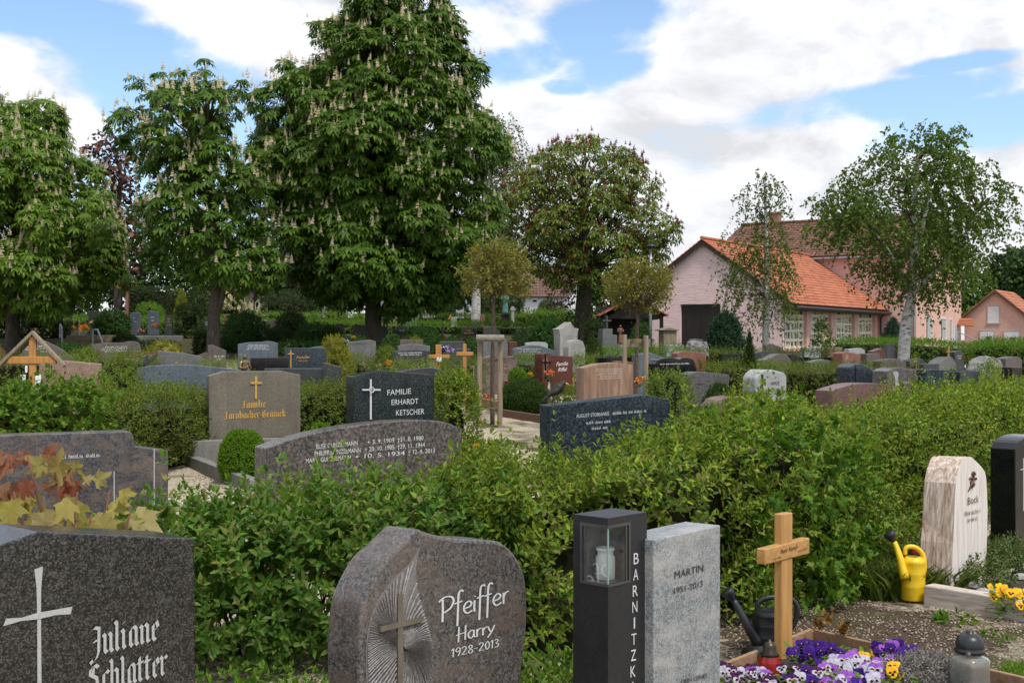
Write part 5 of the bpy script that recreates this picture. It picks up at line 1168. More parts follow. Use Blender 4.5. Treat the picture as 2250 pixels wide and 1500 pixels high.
for (ua,ub) in uw:
    mb=MB(); plate(mb,C0-nw*.30,WD,ua,ub,zbw,zt,nw,.02); w_=mb.build('window',panem,ch)
    mb=MB(); wid=ub-ua; H=zt-zbw; p0=C0-nw*.275
    def bar(s0,z0,s1,z1,th,dep=.07):
        a=p0+WD*s0; b_=p0+WD*s1; A=vz(a,z0);B=vz(b_,z1); d=(B-A); L=d.length
        if L<.02: return
        d.normalize(); n2=d.cross(nw).normalized()*th/2; mb.prism([A-n2+nw*dep,B-n2*rw.uniform(.6,1.3)+nw*dep,B+n2*rw.uniform(.6,1.3)+nw*dep,A+n2+nw*dep],nw*-dep)
    e_=.04
    bar(ua+e_,zbw,ua+e_,zt,.08); bar(ub-e_,zbw,ub-e_,zt,.08); bar(ua,zbw+.05,ub,zbw+.05,.1,.075); bar(ua,zt-.04,ub,zt-.04,.08,.075)
    vs=[ua]+[ua+wid*f+rw.uniform(-.12,.12) for f in (.2,.42,.6,.8)]+[ub]
    lev=[zbw]+[zbw+H*f+rw.uniform(-.08,.08) for f in (.19,.40,.62,.80)]+[zt]
    for zz in lev[1:-1]: bar(ua,zz+rw.uniform(-.07,.07),ub,zz+rw.uniform(-.07,.07),rw.uniform(.09,.2),.085)
    for i in range(len(vs)-1):
        if i>0: bar(vs[i]+rw.uniform(-.1,.1),zbw,vs[i]+rw.uniform(-.1,.1),zt,rw.uniform(.07,.12),.08)
        for j in range(len(lev)-1):
            for k in range(rw.randint(2,5)):
                z_=rw.uniform(lev[j],lev[j+1]); 
                if rw.random()<.62: bar(vs[i],z_,vs[i+1],z_+rw.uniform(-.16,.16),rw.uniform(.03,.06),.065)
                else: x_=rw.uniform(vs[i],vs[i+1]); bar(x_,lev[j],x_+rw.uniform(-.22,.22),lev[j+1],rw.uniform(.03,.06),.06)
    mb.build('tracery',cream,w_)
# chapel roof: orange tiles, dark eaves board, gutter
ov=.45; so_=(ZR-ZE)/(GWID/2)
def chp(s,u,lift=.14): return vz(C0+GD*s+WD*u,gabz(min(max(s,-2),GWID+2)) if 0<=s<=GWID else ZE-so_*(-s if s<0 else s-GWID))+Vector((0,0,lift))
mb=MB(); roof_slope(mb,chp(-.75,-.3),chp(-.75,LEN+.4),chp(GWID/2,-.3),chp(GWID/2,LEN),20); roof_slope(mb,chp(GWID+.6,-.3),chp(GWID+.6,LEN),chp(GWID/2,-.3),chp(GWID/2,LEN),20)
mb.tube([chp(GWID/2,-.32,.2),chp(GWID/2,LEN,.2)],.11,8)
rf=mb.build('roof',tile_or,ch)
mb=MB()
for (sa,sb_) in ((-.75,GWID/2),(GWID+.6,GWID/2)):
    a,b_=chp(sa,-.27,.03),chp(sb_,-.27,.03); mb.prism([a,b_,b_-Vector((0,0,.22)),a-Vector((0,0,.22))],WD*.05)
a,b_=chp(-.72,-.2,0),chp(-.72,LEN+.3,0); mb.prism([a,b_,b_-Vector((0,0,.2)),a-Vector((0,0,.2))],GD*.72)
a,b_=chp(-.75,LEN+.42,.16),chp(GWID/2,LEN+.3,.18); mb.tube([a,b_],.11,6)
mb.build('eaves_board',plain('dark_brown_eaves',(.03,.02,.016),.7),ch)
mb=MB(); a,b_=chp(-.86,-.2,.02),chp(-.86,LEN+.4,.02); mb.tube([a,b_],.085,8); e=C0+nw*.2+WD*(LEN-.15); mb.tube([b_,vz(e+nw*.35,ZE-.55),vz(e,ZE-.9),vz(e,ZG)],.06,8); mb.build('gutter',plain('dark_gutter',(.03,.03,.033),.4,metal=.5),ch)
# tall annex
E0=C0+WD*LEN; qL=12.25; qR=-2.53; DEP=12.2; ZEA,ZRA=7.7,10.5; B0=E0+GD*qR; L0=E0+GD*qL
an=empty('annex_building',(B0.x,B0.y,ZG),'tall salmon pink building with old brown tiled roof behind the chapel','building')
mb=MB(); 
for (p,q_) in ((L0,B0),(L0+WD*DEP,B0+WD*DEP)): mb.prism([vz(p,ZG-.5),vz(q_,ZG-.5),vz(q_,ZEA),vz(p,ZEA)],WD*(.3 if p is L0 else -.3))
mb.build('front_wall',pinkpl,an)
for p,s in ((B0,GD),(L0,-GD)):
    mb=MB(); mb.prism([vz(p+WD*.3,ZG-.5),vz(p+WD*(DEP-.3),ZG-.5),vz(p+WD*(DEP-.3),ZEA),vz(p+WD*DEP/2,ZRA-.12),vz(p+WD*.3,ZEA)],s*.3); mb.build('gable_wall',pinkp2,an)
def anr(s,v,l=.12):
    t=1-abs(v-DEP/2)/(DEP/2); return vz(E0+GD*s+WD*v,ZEA+(ZRA-ZEA)*t+l)
mb=MB(); roof_slope(mb,anr(qL+.3,-.5),anr(qR-.3,-.5),anr(qL+.3,DEP/2),anr(qR-.3,DEP/2),19); roof_slope(mb,anr(qL+.3,DEP+.5),anr(qR-.3,DEP+.5),anr(qL+.3,DEP/2),anr(qR-.3,DEP/2),12); mb.tube([anr(qL+.3,DEP/2,.2),anr(qR-.3,DEP/2,.2)],.12,8)
rf=mb.build('roof',tile_br,an)
sc=on_line(E0+WD*DEP/2,GD,1703); c=E0+WD*DEP/2+GD*sc; mb=MB(); mb.box((c.x,c.y,ZRA+.2),(.8,.6,1.4),AG); mb.box((c.x,c.y,ZRA+.95),(.95,.75,.14),AG); mb.build('chimney',wallmat('chimney_brick',(.3,.16,.11)),rf)
mb=MB(); a,b_=anr(qL+.3,-.55,-.05),anr(qR-.3,-.55,-.05); mb.tube([a,b_],.09,8); p=B0-WD*.12+GD*.1; mb.tube([vz(p,ZEA-.1),vz(p,ZG)],.07,8); mb.build('gutter',plain('zinc_gutter',(.3,.32,.35),.4,metal=.7),an)
mb=MB(); a,b_=anr(qR-.34,-.55,.05),anr(qR-.34,DEP/2,.1); mb.prism([a,b_,b_-Vector((0,0,.25)),a-Vector((0,0,.25))],GD*.05); a,b_=anr(qR-.34,DEP+.5,.05),anr(qR-.34,DEP/2,.1); mb.prism([a,b_,b_-Vector((0,0,.25)),a-Vector((0,0,.25))],GD*.05); mb.build('verge_board',plain('pale_verge_board',(.5,.53,.56),.5),an)
shutm=plain('pale_grey_roller_shutter',(.42,.44,.43),.5,var=.06); framw=plain('white_window_frame',(.75,.75,.75),.5); browr=plain('brown_window_reveal',(.24,.12,.05),.7)
for (x1,x2,y1,y2) in ((2033,2047,696,745),(2065.5,2079,698,746),(2085,2092,700,746.5)):
    v1,v2=on_line(B0,WD,x1),on_line(B0,WD,x2); Yd=B0.y+WD.y*(v1+v2)/2; za,zb=Z(y2,Yd),Z(y1,Yd); n_=-GD
    mb=MB(); f=.09
    plate(mb,B0,WD,v1,v2,za-.06,za+.04,n_,.1); plate(mb,B0,WD,v1,v2,zb-f,zb,n_,.045); plate(mb,B0,WD,v1,v1+f,za+.04,zb-f,n_,.04); plate(mb,B0,WD,v2-f,v2,za+.04,zb-f,n_,.04); w_=mb.build('window',framw,an)
    mb=MB(); plate(mb,B0,WD,v1+f,v2-f,za+.04,zb-f,n_,.012); mb.build('roller_shutter',shutm,w_)
    mb=MB(); plate(mb,B0,WD,v1+f,v1+f+(v2-v1)*.25,za+.04,zb-f,n_,.02); mb.build('reveal',browr,w_)
v1,v2=on_line(B0,WD,2096),on_line(B0,WD,2103); Yd=B0.y+WD.y*v1; mb=MB(); plate(mb,B0,WD,v1,v2,ZG,Z(714,Yd),-GD,.03); d_=mb.build('door',shutm,an)
mb=MB(); plate(mb,B0,WD,v1-.1,v1,ZG,Z(712,Yd),-GD,.05); plate(mb,B0,WD,v2,v2+.1,ZG,Z(712,Yd),-GD,.05); mb.build('door_frame',framw,d_)
# small house at the right edge
G0=Vector((X(2119,97),97,0)); D2=-GD; WS=4.55; zl2=Z(697,97); za2=Z(640,95.7)
sh=empty('small_house',(G0.x+2,G0.y,1.1),'small salmon gabled house with two white doors and closed white shutter','house')
mb=MB(); mb.prism([vz(G0,.6),vz(G0,zl2),vz(G0+D2*WS/2,za2),vz(G0+D2*WS,zl2),vz(G0+D2*WS,.6)],WD*6); mb.build('wall',pinkp2,sh)
tile_sm=tilemat('striped_orange_roof_tile',[(.36,.13,.065),(.44,.16,.08),(.5,.2,.1)],AW,.3,.3)
mb=MB()
r0,r1=vz(G0+D2*WS/2-WD*.3,za2+.14),vz(G0+D2*WS/2+WD*6.3,za2+.14)
for s in (-.35,WS+.35):
    e=zl2-(za2-zl2)/(WS/2)*.35+.14; roof_slope(mb,vz(G0+D2*s-WD*.3,e),vz(G0+D2*s+WD*6.3,e),r0,r1,9)
mb.build('roof',tile_sm,sh)
mb=MB()
for s in (-.35,WS+.35):
    e=zl2-(za2-zl2)/(WS/2)*.35; a,b_=vz(G0+D2*s-WD*.31,e+.06),vz(G0+D2*WS/2-WD*.31,za2+.06); mb.prism([a,b_,b_-Vector((0,0,.16)),a-Vector((0,0,.16))],WD*.04)
mb.build('verge_board',plain('brown_verge',(.1,.05,.035),.7),sh)
for (nm,x1,x2,y1,y2) in (('shutter',2171,2195,673,709),('door',2154,2184,727,762),('door',2207,2239,728,762)):
    s1,s2=on_line(G0,D2,x1),on_line(G0,D2,x2); Yd=G0.y+D2.y*(s1+s2)/2; za,zb=Z(y2,Yd),Z(y1,Yd); mb=MB(); n_=-WD
    plate(mb,G0,D2,s1,s2,za,zb,n_,.03); w_=mb.build(nm,framw,sh); mb=MB(); plate(mb,G0,D2,s1-.07,s1,za,zb+.07,n_,.045); plate(mb,G0,D2,s2,s2+.07,za,zb+.07,n_,.045); plate(mb,G0,D2,s1,s2,zb,zb+.07,n_,.045)
    if nm=='shutter': plate(mb,G0,D2,s1-.12,s2+.12,za-.1,za,n_,.08)
    mb.build('frame',shutm,w_)
    if nm=='door': mb=MB(); sm=(s1+s2)/2; plate(mb,G0,D2,sm-.1,sm+.25,zb-.75,zb-.42,n_,.04); mb.build('door_window',black,w_)
cp=MB(); g0=F and B0+WD*DEP; p=vz(B0+WD*(DEP+.1)+GD*.2,Z(712,97)); pr=vz(G0+D2*.55-WD*.6,Z(718,96)); 
e0,e1=vz(B0+WD*(DEP-.4),Z(699,96)),vz(B0+WD*(DEP-.4)-GD*.9,Z(700,96)); l0,l1=e0-WD*1.0-Vector((0,0,.55)),e1-WD*1.0-GD*.35-Vector((0,0,.58))
roof_slope(cp,l0,l1,e0,e1,5); o=cp.build('porch_roof',tile_sm,None); tag(o,'small orange tiled porch roof between the salmon building and the small house','porch roof')
mb=MB(); a=vz(B0+WD*9.6-GD*.4,ZG); rl=[a+Vector((0,0,1.35)),a+WD*1.2-GD*1.6+Vector((0,0,.4))]; mb.tube(rl,.035,6); mb.tube([a,rl[0]],.035,6); mb.tube([rl[1]-Vector((0,0,.5)),rl[1]],.035,6); o=mb.build('handrail',galv,None); tag(o,'thin metal handrail by the narrow door of the salmon building','handrail')
# white house behind
H0=Vector((X(1245,103),103,0)); dl_=Vector((-1,.06,0)).normalized(); dg=Vector((.55,.84,0)).normalized(); VG=6.4; zE=Z(645,103); zA=Z(586,105.7); HL=16; zg=3.2
wh=empty('white_house',(H0.x,H0.y,3.8),'white rendered house with brown tiled roof beyond the red flowering chestnut','house')
mb=MB(); K=[H0,H0+dl_*HL,H0+dl_*HL+dg*VG,H0+dg*VG]
mb.prism([vz(H0,zg),vz(H0,zE),vz(H0+dg*VG/2,zA),vz(H0+dg*VG,zE),vz(H0+dg*VG,zg)],dl_*HL); mb.build('wall',whitew,wh)
mb=MB(); r0,r1=vz(H0+dg*VG/2-dl_*.4,zA+.12),vz(H0+dg*VG/2+dl_*(HL+.4),zA+.12)
for v in (-.5,VG+.5): e=zE-(zA-zE)/(VG/2)*.5+.12; roof_slope(mb,vz(H0+dg*v-dl_*.4,e),vz(H0+dg*v+dl_*(HL+.4),e),r0,r1,12)
mb.build('roof',tile_hs,wh)
nfw=Vector((dl_.y,-dl_.x,0)); nfw=nfw if nfw.y<0 else -nfw
for (x1,x2,y1,y2,sh_) in ((1141,1156,652,665,0),(1169,1181,650,665,1),(1120,1130,652,665,0)):
    s1,s2=on_line(H0,dl_,x1),on_line(H0,dl_,x2); s1,s2=min(s1,s2),max(s1,s2); Yd=H0.y+dl_.y*s1; za,zb=Z(y2,Yd),Z(y1,Yd); mb=MB(); plate(mb,H0,dl_,s1,s2,za,zb,nfw,.05); w_=mb.build('window',framw,wh)
    mb=MB(); plate(mb,H0,dl_,s1+.06,s2-.06,za+.06,zb-.06 if not sh_ else za+(zb-za)*.4,nfw,.065); mb.build('pane',plain('dark_window_pane_%d'%x1,(.02,.025,.035),.1),w_)
# far red roofed house at the left
H1=Vector((X(528,88),88,0)); rh=empty('far_house',(H1.x,H1.y,2.9),'far house with a bright orange roof seen under the chestnut branches','house')
mb=MB(); zE=Z(632,88); zA=Z(612,90); mb.prism([vz(H1,2.5),vz(H1,zE),vz(H1+Vector((.2,3,0)),zA),vz(H1+Vector((.4,6,0)),zE),vz(H1+Vector((.4,6,0)),2.5)],Vector((5,0,0))); mb.build('wall',beigew,rh)
mb=MB(); roof_slope(mb,vz(H1+Vector((-.4,-.4,0)),zE-.1),vz(H1+Vector((5.4,-.4,0)),zE-.1),vz(H1+Vector((-.2,3,0)),zA+.1),vz(H1+Vector((5.6,3,0)),zA+.1),8); roof_slope(mb,vz(H1+Vector((0,6.4,0)),zE-.1),vz(H1+Vector((5.8,6.4,0)),zE-.1),vz(H1+Vector((-.2,3,0)),zA+.1),vz(H1+Vector((5.6,3,0)),zA+.1),8); mb.build('roof',tile_or,rh)
# open shelter left of the chapel
S0=Vector((X(1312,60),60,0)); st_=empty('open_shelter',(S0.x+1,60,gz(S0.x+1,60)),'low open shelter with orange tile edge and dark inside left of the chapel','shelter')
mb=MB(); zl_,zh_=Z(694,60),Z(655,60); roof_slope(mb,Vector((S0.x,58.5,zl_)),Vector((S0.x,64,zl_)),Vector((S0.x+1.6,58.5,zh_)),Vector((S0.x+1.6,64,zh_)),7); roof_slope(mb,Vector((S0.x+3.2,58.5,zl_)),Vector((S0.x+3.2,64,zl_)),Vector((S0.x+1.6,58.5,zh_)),Vector((S0.x+1.6,64,zh_)),7); mb.build('roof',tile_or,st_)
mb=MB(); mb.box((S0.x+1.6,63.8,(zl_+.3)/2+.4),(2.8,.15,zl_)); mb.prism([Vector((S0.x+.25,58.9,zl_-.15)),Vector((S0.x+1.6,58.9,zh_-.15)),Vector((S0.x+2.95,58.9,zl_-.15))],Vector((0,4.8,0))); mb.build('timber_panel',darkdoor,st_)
for dx_ in (.3,2.9): 
    mb=MB(); mb.box((S0.x+dx_,58.9,zl_/2+.2),(.16,.16,zl_)); mb.build('post',darkdoor,st_)
# ---------------------------------------------------------------- trees
chestnut('flowering white horse chestnut cut by the left edge of the picture',[(225,-80,70),(245,-110,122),(300,-130,135),(340,-140,190),(400,-150,228),(460,-150,264),(520,-150,288),(580,-140,298),(610,-120,285),(640,-90,225),(655,-40,100)],36,[(28,770),(28,690),(27,560),(30,420),(25,300)],.2,110,L_chesy,leaf=.24,per=100,blos=B_cream,nbl=900,bsz=.25,seed=2,rb=(.5,.9))
chestnut('young flowering horse chestnut with a forked trunk and ragged top, second from the left',[(200,320,500),(230,285,530),(252,256,528),(300,262,540),(340,275,560),(385,320,590),(450,295,598),(520,325,615),(550,345,615),(580,385,600),(605,430,560)],33,[(468,785),(470,700),(474,620),(468,450),(455,250)],.17,84,L_chest,leaf=.24,per=66,blos=B_cream,nbl=480,bsz=.25,extra=[(450,140,.2),(447,165,.28),(440,195,.35),(358,172,.25),(395,168,.24),(380,200,.35),(290,182,.25),(305,205,.35),(525,188,.26),(518,215,.35),(480,195,.28),(420,210,.35),(265,262,.3),(600,345,.3),(630,520,.3)],seed=5,rb=(.38,.8),T=PALM,rho=(.3,1.0),fork=[([(471,705),(488,650),(497,590),(500,520)],.1)])
chestnut('huge flowering horse chestnut with a thick trunk in the centre left',[(-45,800,900),(-10,768,960),(25,745,985),(62,735,1012),(100,715,1030),(135,672,1032),(190,622,1042),(240,590,1050),(290,580,1062),(335,572,1062),(400,588,1060),(450,602,1072),(500,618,1085),(550,638,1075),(590,655,1035),(620,690,1000),(640,760,910)],36,[(820,785),(820,700),(818,500),(825,300),(830,80)],.25,230,L_chest,leaf=.25,per=112,blos=B_cream,nbl=2000,bsz=.25,extra=[(690,58,.22),(712,62,.3),(705,88,.3),(740,70,.3),(620,145,.3),(640,160,.35),(600,200,.3),(960,10,.3),(1075,505,.4),(590,420,.4),(575,300,.35)],seed=9,rb=(.4,1.05),rho=(.4,1.0))
chestnut('red flowering chestnut with dark ivy on its trunk',[(298,1270,1322),(330,1190,1370),(360,1150,1412),(410,1110,1445),(460,1100,1458),(500,1100,1485),(540,1108,1488),(570,1135,1450),(592,1170,1400),(608,1210,1360)],44,[(1285,775),(1281,700),(1286,600),(1283,480),(1280,380)],.33,135,L_redch,leaf=.21,per=58,blos=B_red,nbl=800,bsz=.2,seed=14,rb=(.45,.85),barkm=barkdk,T=PALM5,rho=(.25,1.0),fork=[([(1290,620),(1340,570),(1400,535),(1470,510),(1490,480)],.09),([(1284,600),(1240,530),(1190,470)],.09)],blen=1.3)
birch('weeping birch with hanging strands behind the huge chestnut',[(250,1062,1090),(262,1050,1128),(300,1040,1155),(350,1042,1150),(450,1052,1142),(560,1060,1130),(630,1065,1120)],62,[([(1047,700),(1047,650),(1062,500),(1085,340),(1095,270)],.2)],44,L_weep,leaf=.14,strands=13,per=9,slen=2.0,seed=21,rb=(.5,.9),droop=1.5,T=BLADE)
globe_tree('young globe shaped tree tied between two stakes by the gravel path',1090,19.5,(1090,607),.59,.57,[(1082,935),(1082,800),(1084,700),(1084,648)],.036,31)
globe_tree('young globe shaped tree with stakes behind the banded sandstone',1402,20.5,(1402,627),.60,.46,[(1398,880),(1399,780),(1402,690)],.036,37)
birch('slender young birch in front of the chapel gable',[(380,1652,1700),(402,1636,1735),(450,1615,1728),(485,1645,1712),(520,1602,1728),(560,1592,1740),(620,1582,1745),(652,1592,1738),(690,1655,1715)],44,[([(1683,790),(1683,690),(1685,600),(1683,480),(1680,395)],.13),([(1684,640),(1660,600),(1630,570)],.04),([(1684,660),(1715,610),(1735,570)],.04)],66,L_birc2,leaf=.095,strands=14,per=7,slen=.8,seed=24,rb=(.3,.62),rho=(.2,1.0))
birch('large birch with white forked trunk at the right',[(288,2068,2105),(308,1920,2135),(345,1895,2145),(380,1868,2180),(408,1822,2196),(450,1785,2200),(500,1795,2198),(535,1878,2172),(565,1890,2150),(590,1905,2125),(612,1990,2112),(640,2048,2100)],30,[([(1980,800),(1990,720),(2003,650),(2008,560),(2010,430),(2020,330)],.145),([(2003,650),(1985,600),(1960,540),(1925,490),(1880,462)],.06),([(2005,642),(2030,615),(2075,560),(2125,470)],.065),([(2006,600),(2040,470),(2065,350)],.06),([(2004,620),(2000,500),(1960,380)],.055)],100,L_birch,leaf=.085,strands=27,per=6,slen=.5,seed=28,rb=(.3,.72),T=ROUND,droop=.6,rho=(.2,1.0))
clump_tree('dark copper leaved tree between the two left chestnuts',[(288,205,255),(320,185,285),(400,192,300),(480,205,305),(560,215,300),(640,230,290)],58,46,L_copper,leaf=.24,per=60,seed=41,rb=(.6,1.0),rt=.2,name='copper_tree',blos=petal('pinkish_blossom',(.3,.12,.1)),nbl=160)
for i,(lab,prof,Y,mt) in enumerate((
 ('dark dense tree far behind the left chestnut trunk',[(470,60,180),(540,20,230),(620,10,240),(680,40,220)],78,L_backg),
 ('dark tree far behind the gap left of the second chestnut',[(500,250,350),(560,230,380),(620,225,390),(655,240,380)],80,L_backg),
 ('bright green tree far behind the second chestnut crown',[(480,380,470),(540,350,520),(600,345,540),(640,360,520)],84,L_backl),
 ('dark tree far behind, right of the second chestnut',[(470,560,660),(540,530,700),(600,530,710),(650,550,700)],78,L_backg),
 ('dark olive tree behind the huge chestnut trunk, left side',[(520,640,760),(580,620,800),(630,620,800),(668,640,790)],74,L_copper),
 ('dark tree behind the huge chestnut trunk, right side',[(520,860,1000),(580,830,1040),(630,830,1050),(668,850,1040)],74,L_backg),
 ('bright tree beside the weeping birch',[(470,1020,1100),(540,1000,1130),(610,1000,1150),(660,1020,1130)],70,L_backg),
 ('bright bushy tree between white house and chapel',[(590,1300,1360),(620,1290,1390),(660,1290,1400),(690,1300,1390)],78,L_backl),
 ('willow like light green tree behind the small house',[(585,2100,2150),(620,2085,2180),(660,2085,2180),(700,2095,2170)],112,L_backl),
 ('dark pine behind the small house at the right edge',[(555,2185,2250),(580,2160,2300),(620,2150,2320),(660,2165,2310)],125,L_backg),
 ('dark tree crown behind the small house roof',[(545,2235,2290),(590,2215,2330),(650,2215,2330)],118,L_backg))):
    k=Y/2800; wd=max(p[2]-p[1] for p in prof)*k; clump_tree(lab,prof,Y,40,mt,leaf=.34 if Y<100 else .42,per=60,seed=60+i,rb=(wd*.14,wd*.24),rt=.22,name='pine_tree' if 'pine' in lab else 'tree')
# slim birch trunks under the dark crowns
for lab,px,y0,y1,Y,r in (('thin white birch trunk under the huge chestnut',918,690,500,58,.09),('thick white birch trunk beside the green statue',1047,702,560,56,.2)):
    g=gz(X(px,Y),Y); o=empty('birch_tree',(X(px,Y),Y,g),lab,'tree'); mb=MB(); pts=[P(px-2,y0,Y),P(px,(y0+y1)/2,Y),P(px+3,y1,Y),P(px+8,y1-90,Y)]; pts[0].z=g-.1; sp=spline(pts,4); mb.tube(sp,[r*(1.1-.6*i/(len(sp)-1)) for i in range(len(sp))],10); mb.build('trunk',barkbi,o,smooth=True)
    c=np.array(P(px+8,y1-60,Y)); n=500; d=nrm(RNG.normal(size=(n,3))); V,Fc=inst(SLIM,c+d*RNG.uniform(.3,1.5,n)[:,None]*np.array([1,1,.9]),d+np.array([0,0,-1.2]),RNG.normal(size=(n,3)),.16); link('crown',npmesh('crown',V,Fc),L_weep,o)
# ---------------------------------------------------------------- hedges and shrubs
def hp(label,pts,w,mat,**k):
    """PTS: (px, distance, py of the top) from left to right"""
    path=[(X(p,Y),Y) for p,Y,_ in pts]; h=[max(.15,Z(py,Y)-gz(X(p,Y),Y)-k.get('trim',.05)) for p,Y,py in pts]; k.pop('trim',None)
    return hedge(label,path,w,h,mat,**k)
def bp(label,px,py,pw,Y,mat,**k):
    x=X(px,Y); return bush(label,x,Y,pw/F*Y,max(.12,Z(py,Y)-gz(x,Y)),mat,**k)
# the long hedge across the picture: thin and leggy at its left end, dense to the right
hedge('leafy front hedge stretch between the dark speckled and the leaf carved stone',[(-3.3,5.95),(-1.75,6.55),(-1.4,6.65),(-1.22,6.7),(-.15,6.85)],.75,[.54,.60,.60,.72,.84],L_fresh,leaf=.082,n=3500,tall=.03,K=4,L=.15,lo=.12,seed=5,core=False,twigs=150,backw=.6,depth=.36,jit=.45,bumpy=.16)
hedge('dense long leafy green front hedge running from behind the black pillar to the right edge',[(-.2,6.85),(.9,7.5),(2.15,9.4),(3.95,11.9),(6.4,15.4)],.86,[.88,1.03,1.03,1.02,1.02],L_hedge,leaf=.062,n=8800,K=4,L=.15,seed=6,twigs=260,tall=.03,bumpy=.17,inset=.17,jit=.42,depth=.2,up=.5)
hedge('field maple growing through the front hedge with bright lobed leaves',[(1.25,7.75),(1.75,8.5),(2.1,9.1)],.9,[1.0,1.0,.98],L_maple,leaf=.085,n=330,K=2,L=.16,T=MAPLE,seed=7,core=False,bumpy=.1,jit=.5,cat='shrub',name='field_maple',up=.3,depth=.06)
hp('loose left hedge in front of the pink beige stone, continuing behind the washed concrete stone',[(-60,12.6,850),(120,13.3,852),(300,14.8,850),(450,16.5,850),(600,17.2,835),(775,17.8,828)],.8,L_hedg2,trim=.15,leaf=.055,n=6500,K=3,L=.13,seed=8,bumpy=.1,twigs=120)
hp('field maple foliage with pale green lobed leaves at the left end of the left hedge',[(-60,12.2,866),(60,12.5,858),(200,13.0,862)],.7,L_maple,leaf=.08,n=620,K=2,L=.14,T=MAPLE,seed=9,core=False,cat='shrub',name='field_maple',jit=.5)
bp('upright leafy green shrub right of the black family gravestone',998,828,92,15.4,L_hedge,leaf=.055,n=900,K=3,L=.12,shape=.75,seed=10)
hp('low yellow green hedge in front of the dark white lettered stone',[(872,20.5,793),(968,20.8,790)],.5,L_hedge,leaf=.04,n=700,K=3,L=.1,seed=11)
hp('olive hedge behind the second orange cross',[(975,22,790),(1056,22,783)],.6,L_hedg2,leaf=.04,n=600,K=3,L=.1,seed=12)
hp('green hedge piece between the rough pink boulder stone and the red brown stone',[(1126,25,783),(1190,25,783)],.6,L_hedg2,leaf=.04,n=560,K=3,L=.1,seed=13)
hp('hedge piece between the red brown stone and the black panel stone',[(1258,25,783),(1318,25,780)],.6,L_hedg2,leaf=.04,n=560,K=3,L=.1,seed=14)
hp('bright hedge behind the wooden stakes of the second young tree',[(1300,30,768),(1405,30,762),(1500,30,765)],.8,L_hedgf,leaf=.055,n=1200,K=3,L=.13,seed=15)
hp('long low hedge below the chapel wall',[(1500,32,768),(1640,32,768),(1860,31,771)],.8,L_hedg2,leaf=.055,n=1500,K=3,L=.12,seed=16)
hp('broad olive hedge behind the light grey stone with black letters',[(1425,25.5,796),(1560,25,797),(1700,24.5,795),(1860,23.5,795),(1965,23,800)],1.0,L_hedg2,leaf=.05,n=4200,K=3,L=.11,seed=17,trim=.1,bumpy=.08)
hp('green hedge behind the pink beige stone and the roofed cross',[(-30,20,782),(100,20,778),(230,20,772),(330,20,776)],.7,L_hedg2,leaf=.045,n=1300,K=3,L=.11,seed=18)
hp('low yellow green hedge strip left of the bronze figure',[(442,20.2,793),(552,20.2,791)],.5,L_hedge,leaf=.04,n=600,K=3,L=.1,seed=19)
hp('clipped dark hedge with a bright top left of the birch trunk base and beyond it',[(1862,41,744),(1990,38,746),(2068,36,752)],1.6,L_hedgf,leaf=.07,n=2300,K=2,L=.1,seed=20,bumpy=.05,jit=.25)
hp('low hedge in the gap below the salmon building',[(2066,47,757),(2145,46,756)],1.0,L_hedgf,leaf=.07,n=600,K=2,L=.1,seed=21)
hp('clipped dark hedge block with a bright top at the right edge',[(2142,36,754),(2290,35,752)],1.6,L_hedgf,leaf=.07,n=1700,K=2,L=.1,seed=22,bumpy=.05,jit=.25)
hp('second clipped hedge rising behind the block at the right edge',[(2160,46,744),(2300,46,741)],1.2,L_hedgf,leaf=.07,n=900,K=2,L=.1,seed=23,bumpy=.05)
hp('long bright topped terrace hedge behind the slate blue terrace stones',[(125,46,700),(300,46,693),(470,46,691)],.9,L_hedgf,leaf=.08,n=1700,K=2,L=.13,seed=24,trim=.18)
hp('long bright topped terrace hedge between the second and the huge chestnut trunk',[(478,46,692),(640,46,697),(815,46,697)],.9,L_hedgf,leaf=.08,n=1700,K=2,L=.13,seed=25,trim=.18)
hp('long bright topped terrace hedge from the huge chestnut trunk to the red flowering chestnut',[(826,46,697),(1000,46,700),(1150,46,703),(1290,46,707)],.9,L_hedgf,leaf=.08,n=2100,K=2,L=.13,seed=26,trim=.18)
hp('upper lawn hedge behind the terrace hedge below the dark trees',[(540,55,686),(700,55,688),(830,55,690)],.8,L_hedgf,leaf=.09,n=1000,K=2,L=.12,seed=27)
hp('upper lawn hedge between the thin birch trunk and the green statue',[(860,58,689),(1000,58,690),(1110,58,693)],.8,L_backl,leaf=.09,n=1000,K=2,L=.12,seed=28)
hp('upper lawn hedge right of the green statue',[(1116,58,692),(1290,58,694)],.8,L_hedgf,leaf=.09,n=800,K=2,L=.12,seed=29)
hp('tall dark clipped hedge block beside the brick coloured post',[(284,58,630),(368,58,632)],1.2,L_dark,leaf=.08,n=1300,K=2,L=.09,seed=30,bumpy=.03,jit=.2)
hp('lower dark clipped hedge right of the tall dark block',[(366,62,640),(430,62,645)],1.0,L_dark,leaf=.09,n=600,K=2,L=.1,seed=31,bumpy=.03)
hp('garden hedge in front of the white house',[(1143,74,686),(1300,74,688)],1.0,L_hedgf,leaf=.1,n=700,K=2,L=.14,seed=32)
hp('garden hedge between the red flowering chestnut and the open shelter',[(1298,66,697),(1390,66,704)],1.0,L_hedgf,leaf=.1,n=600,K=2,L=.14,seed=33)
hp('low hedge behind the flower bed at the head of the steps',[(130,44.5,694),(212,44.5,693)],.6,L_hedgf,leaf=.07,n=420,K=2,L=.1,seed=34)
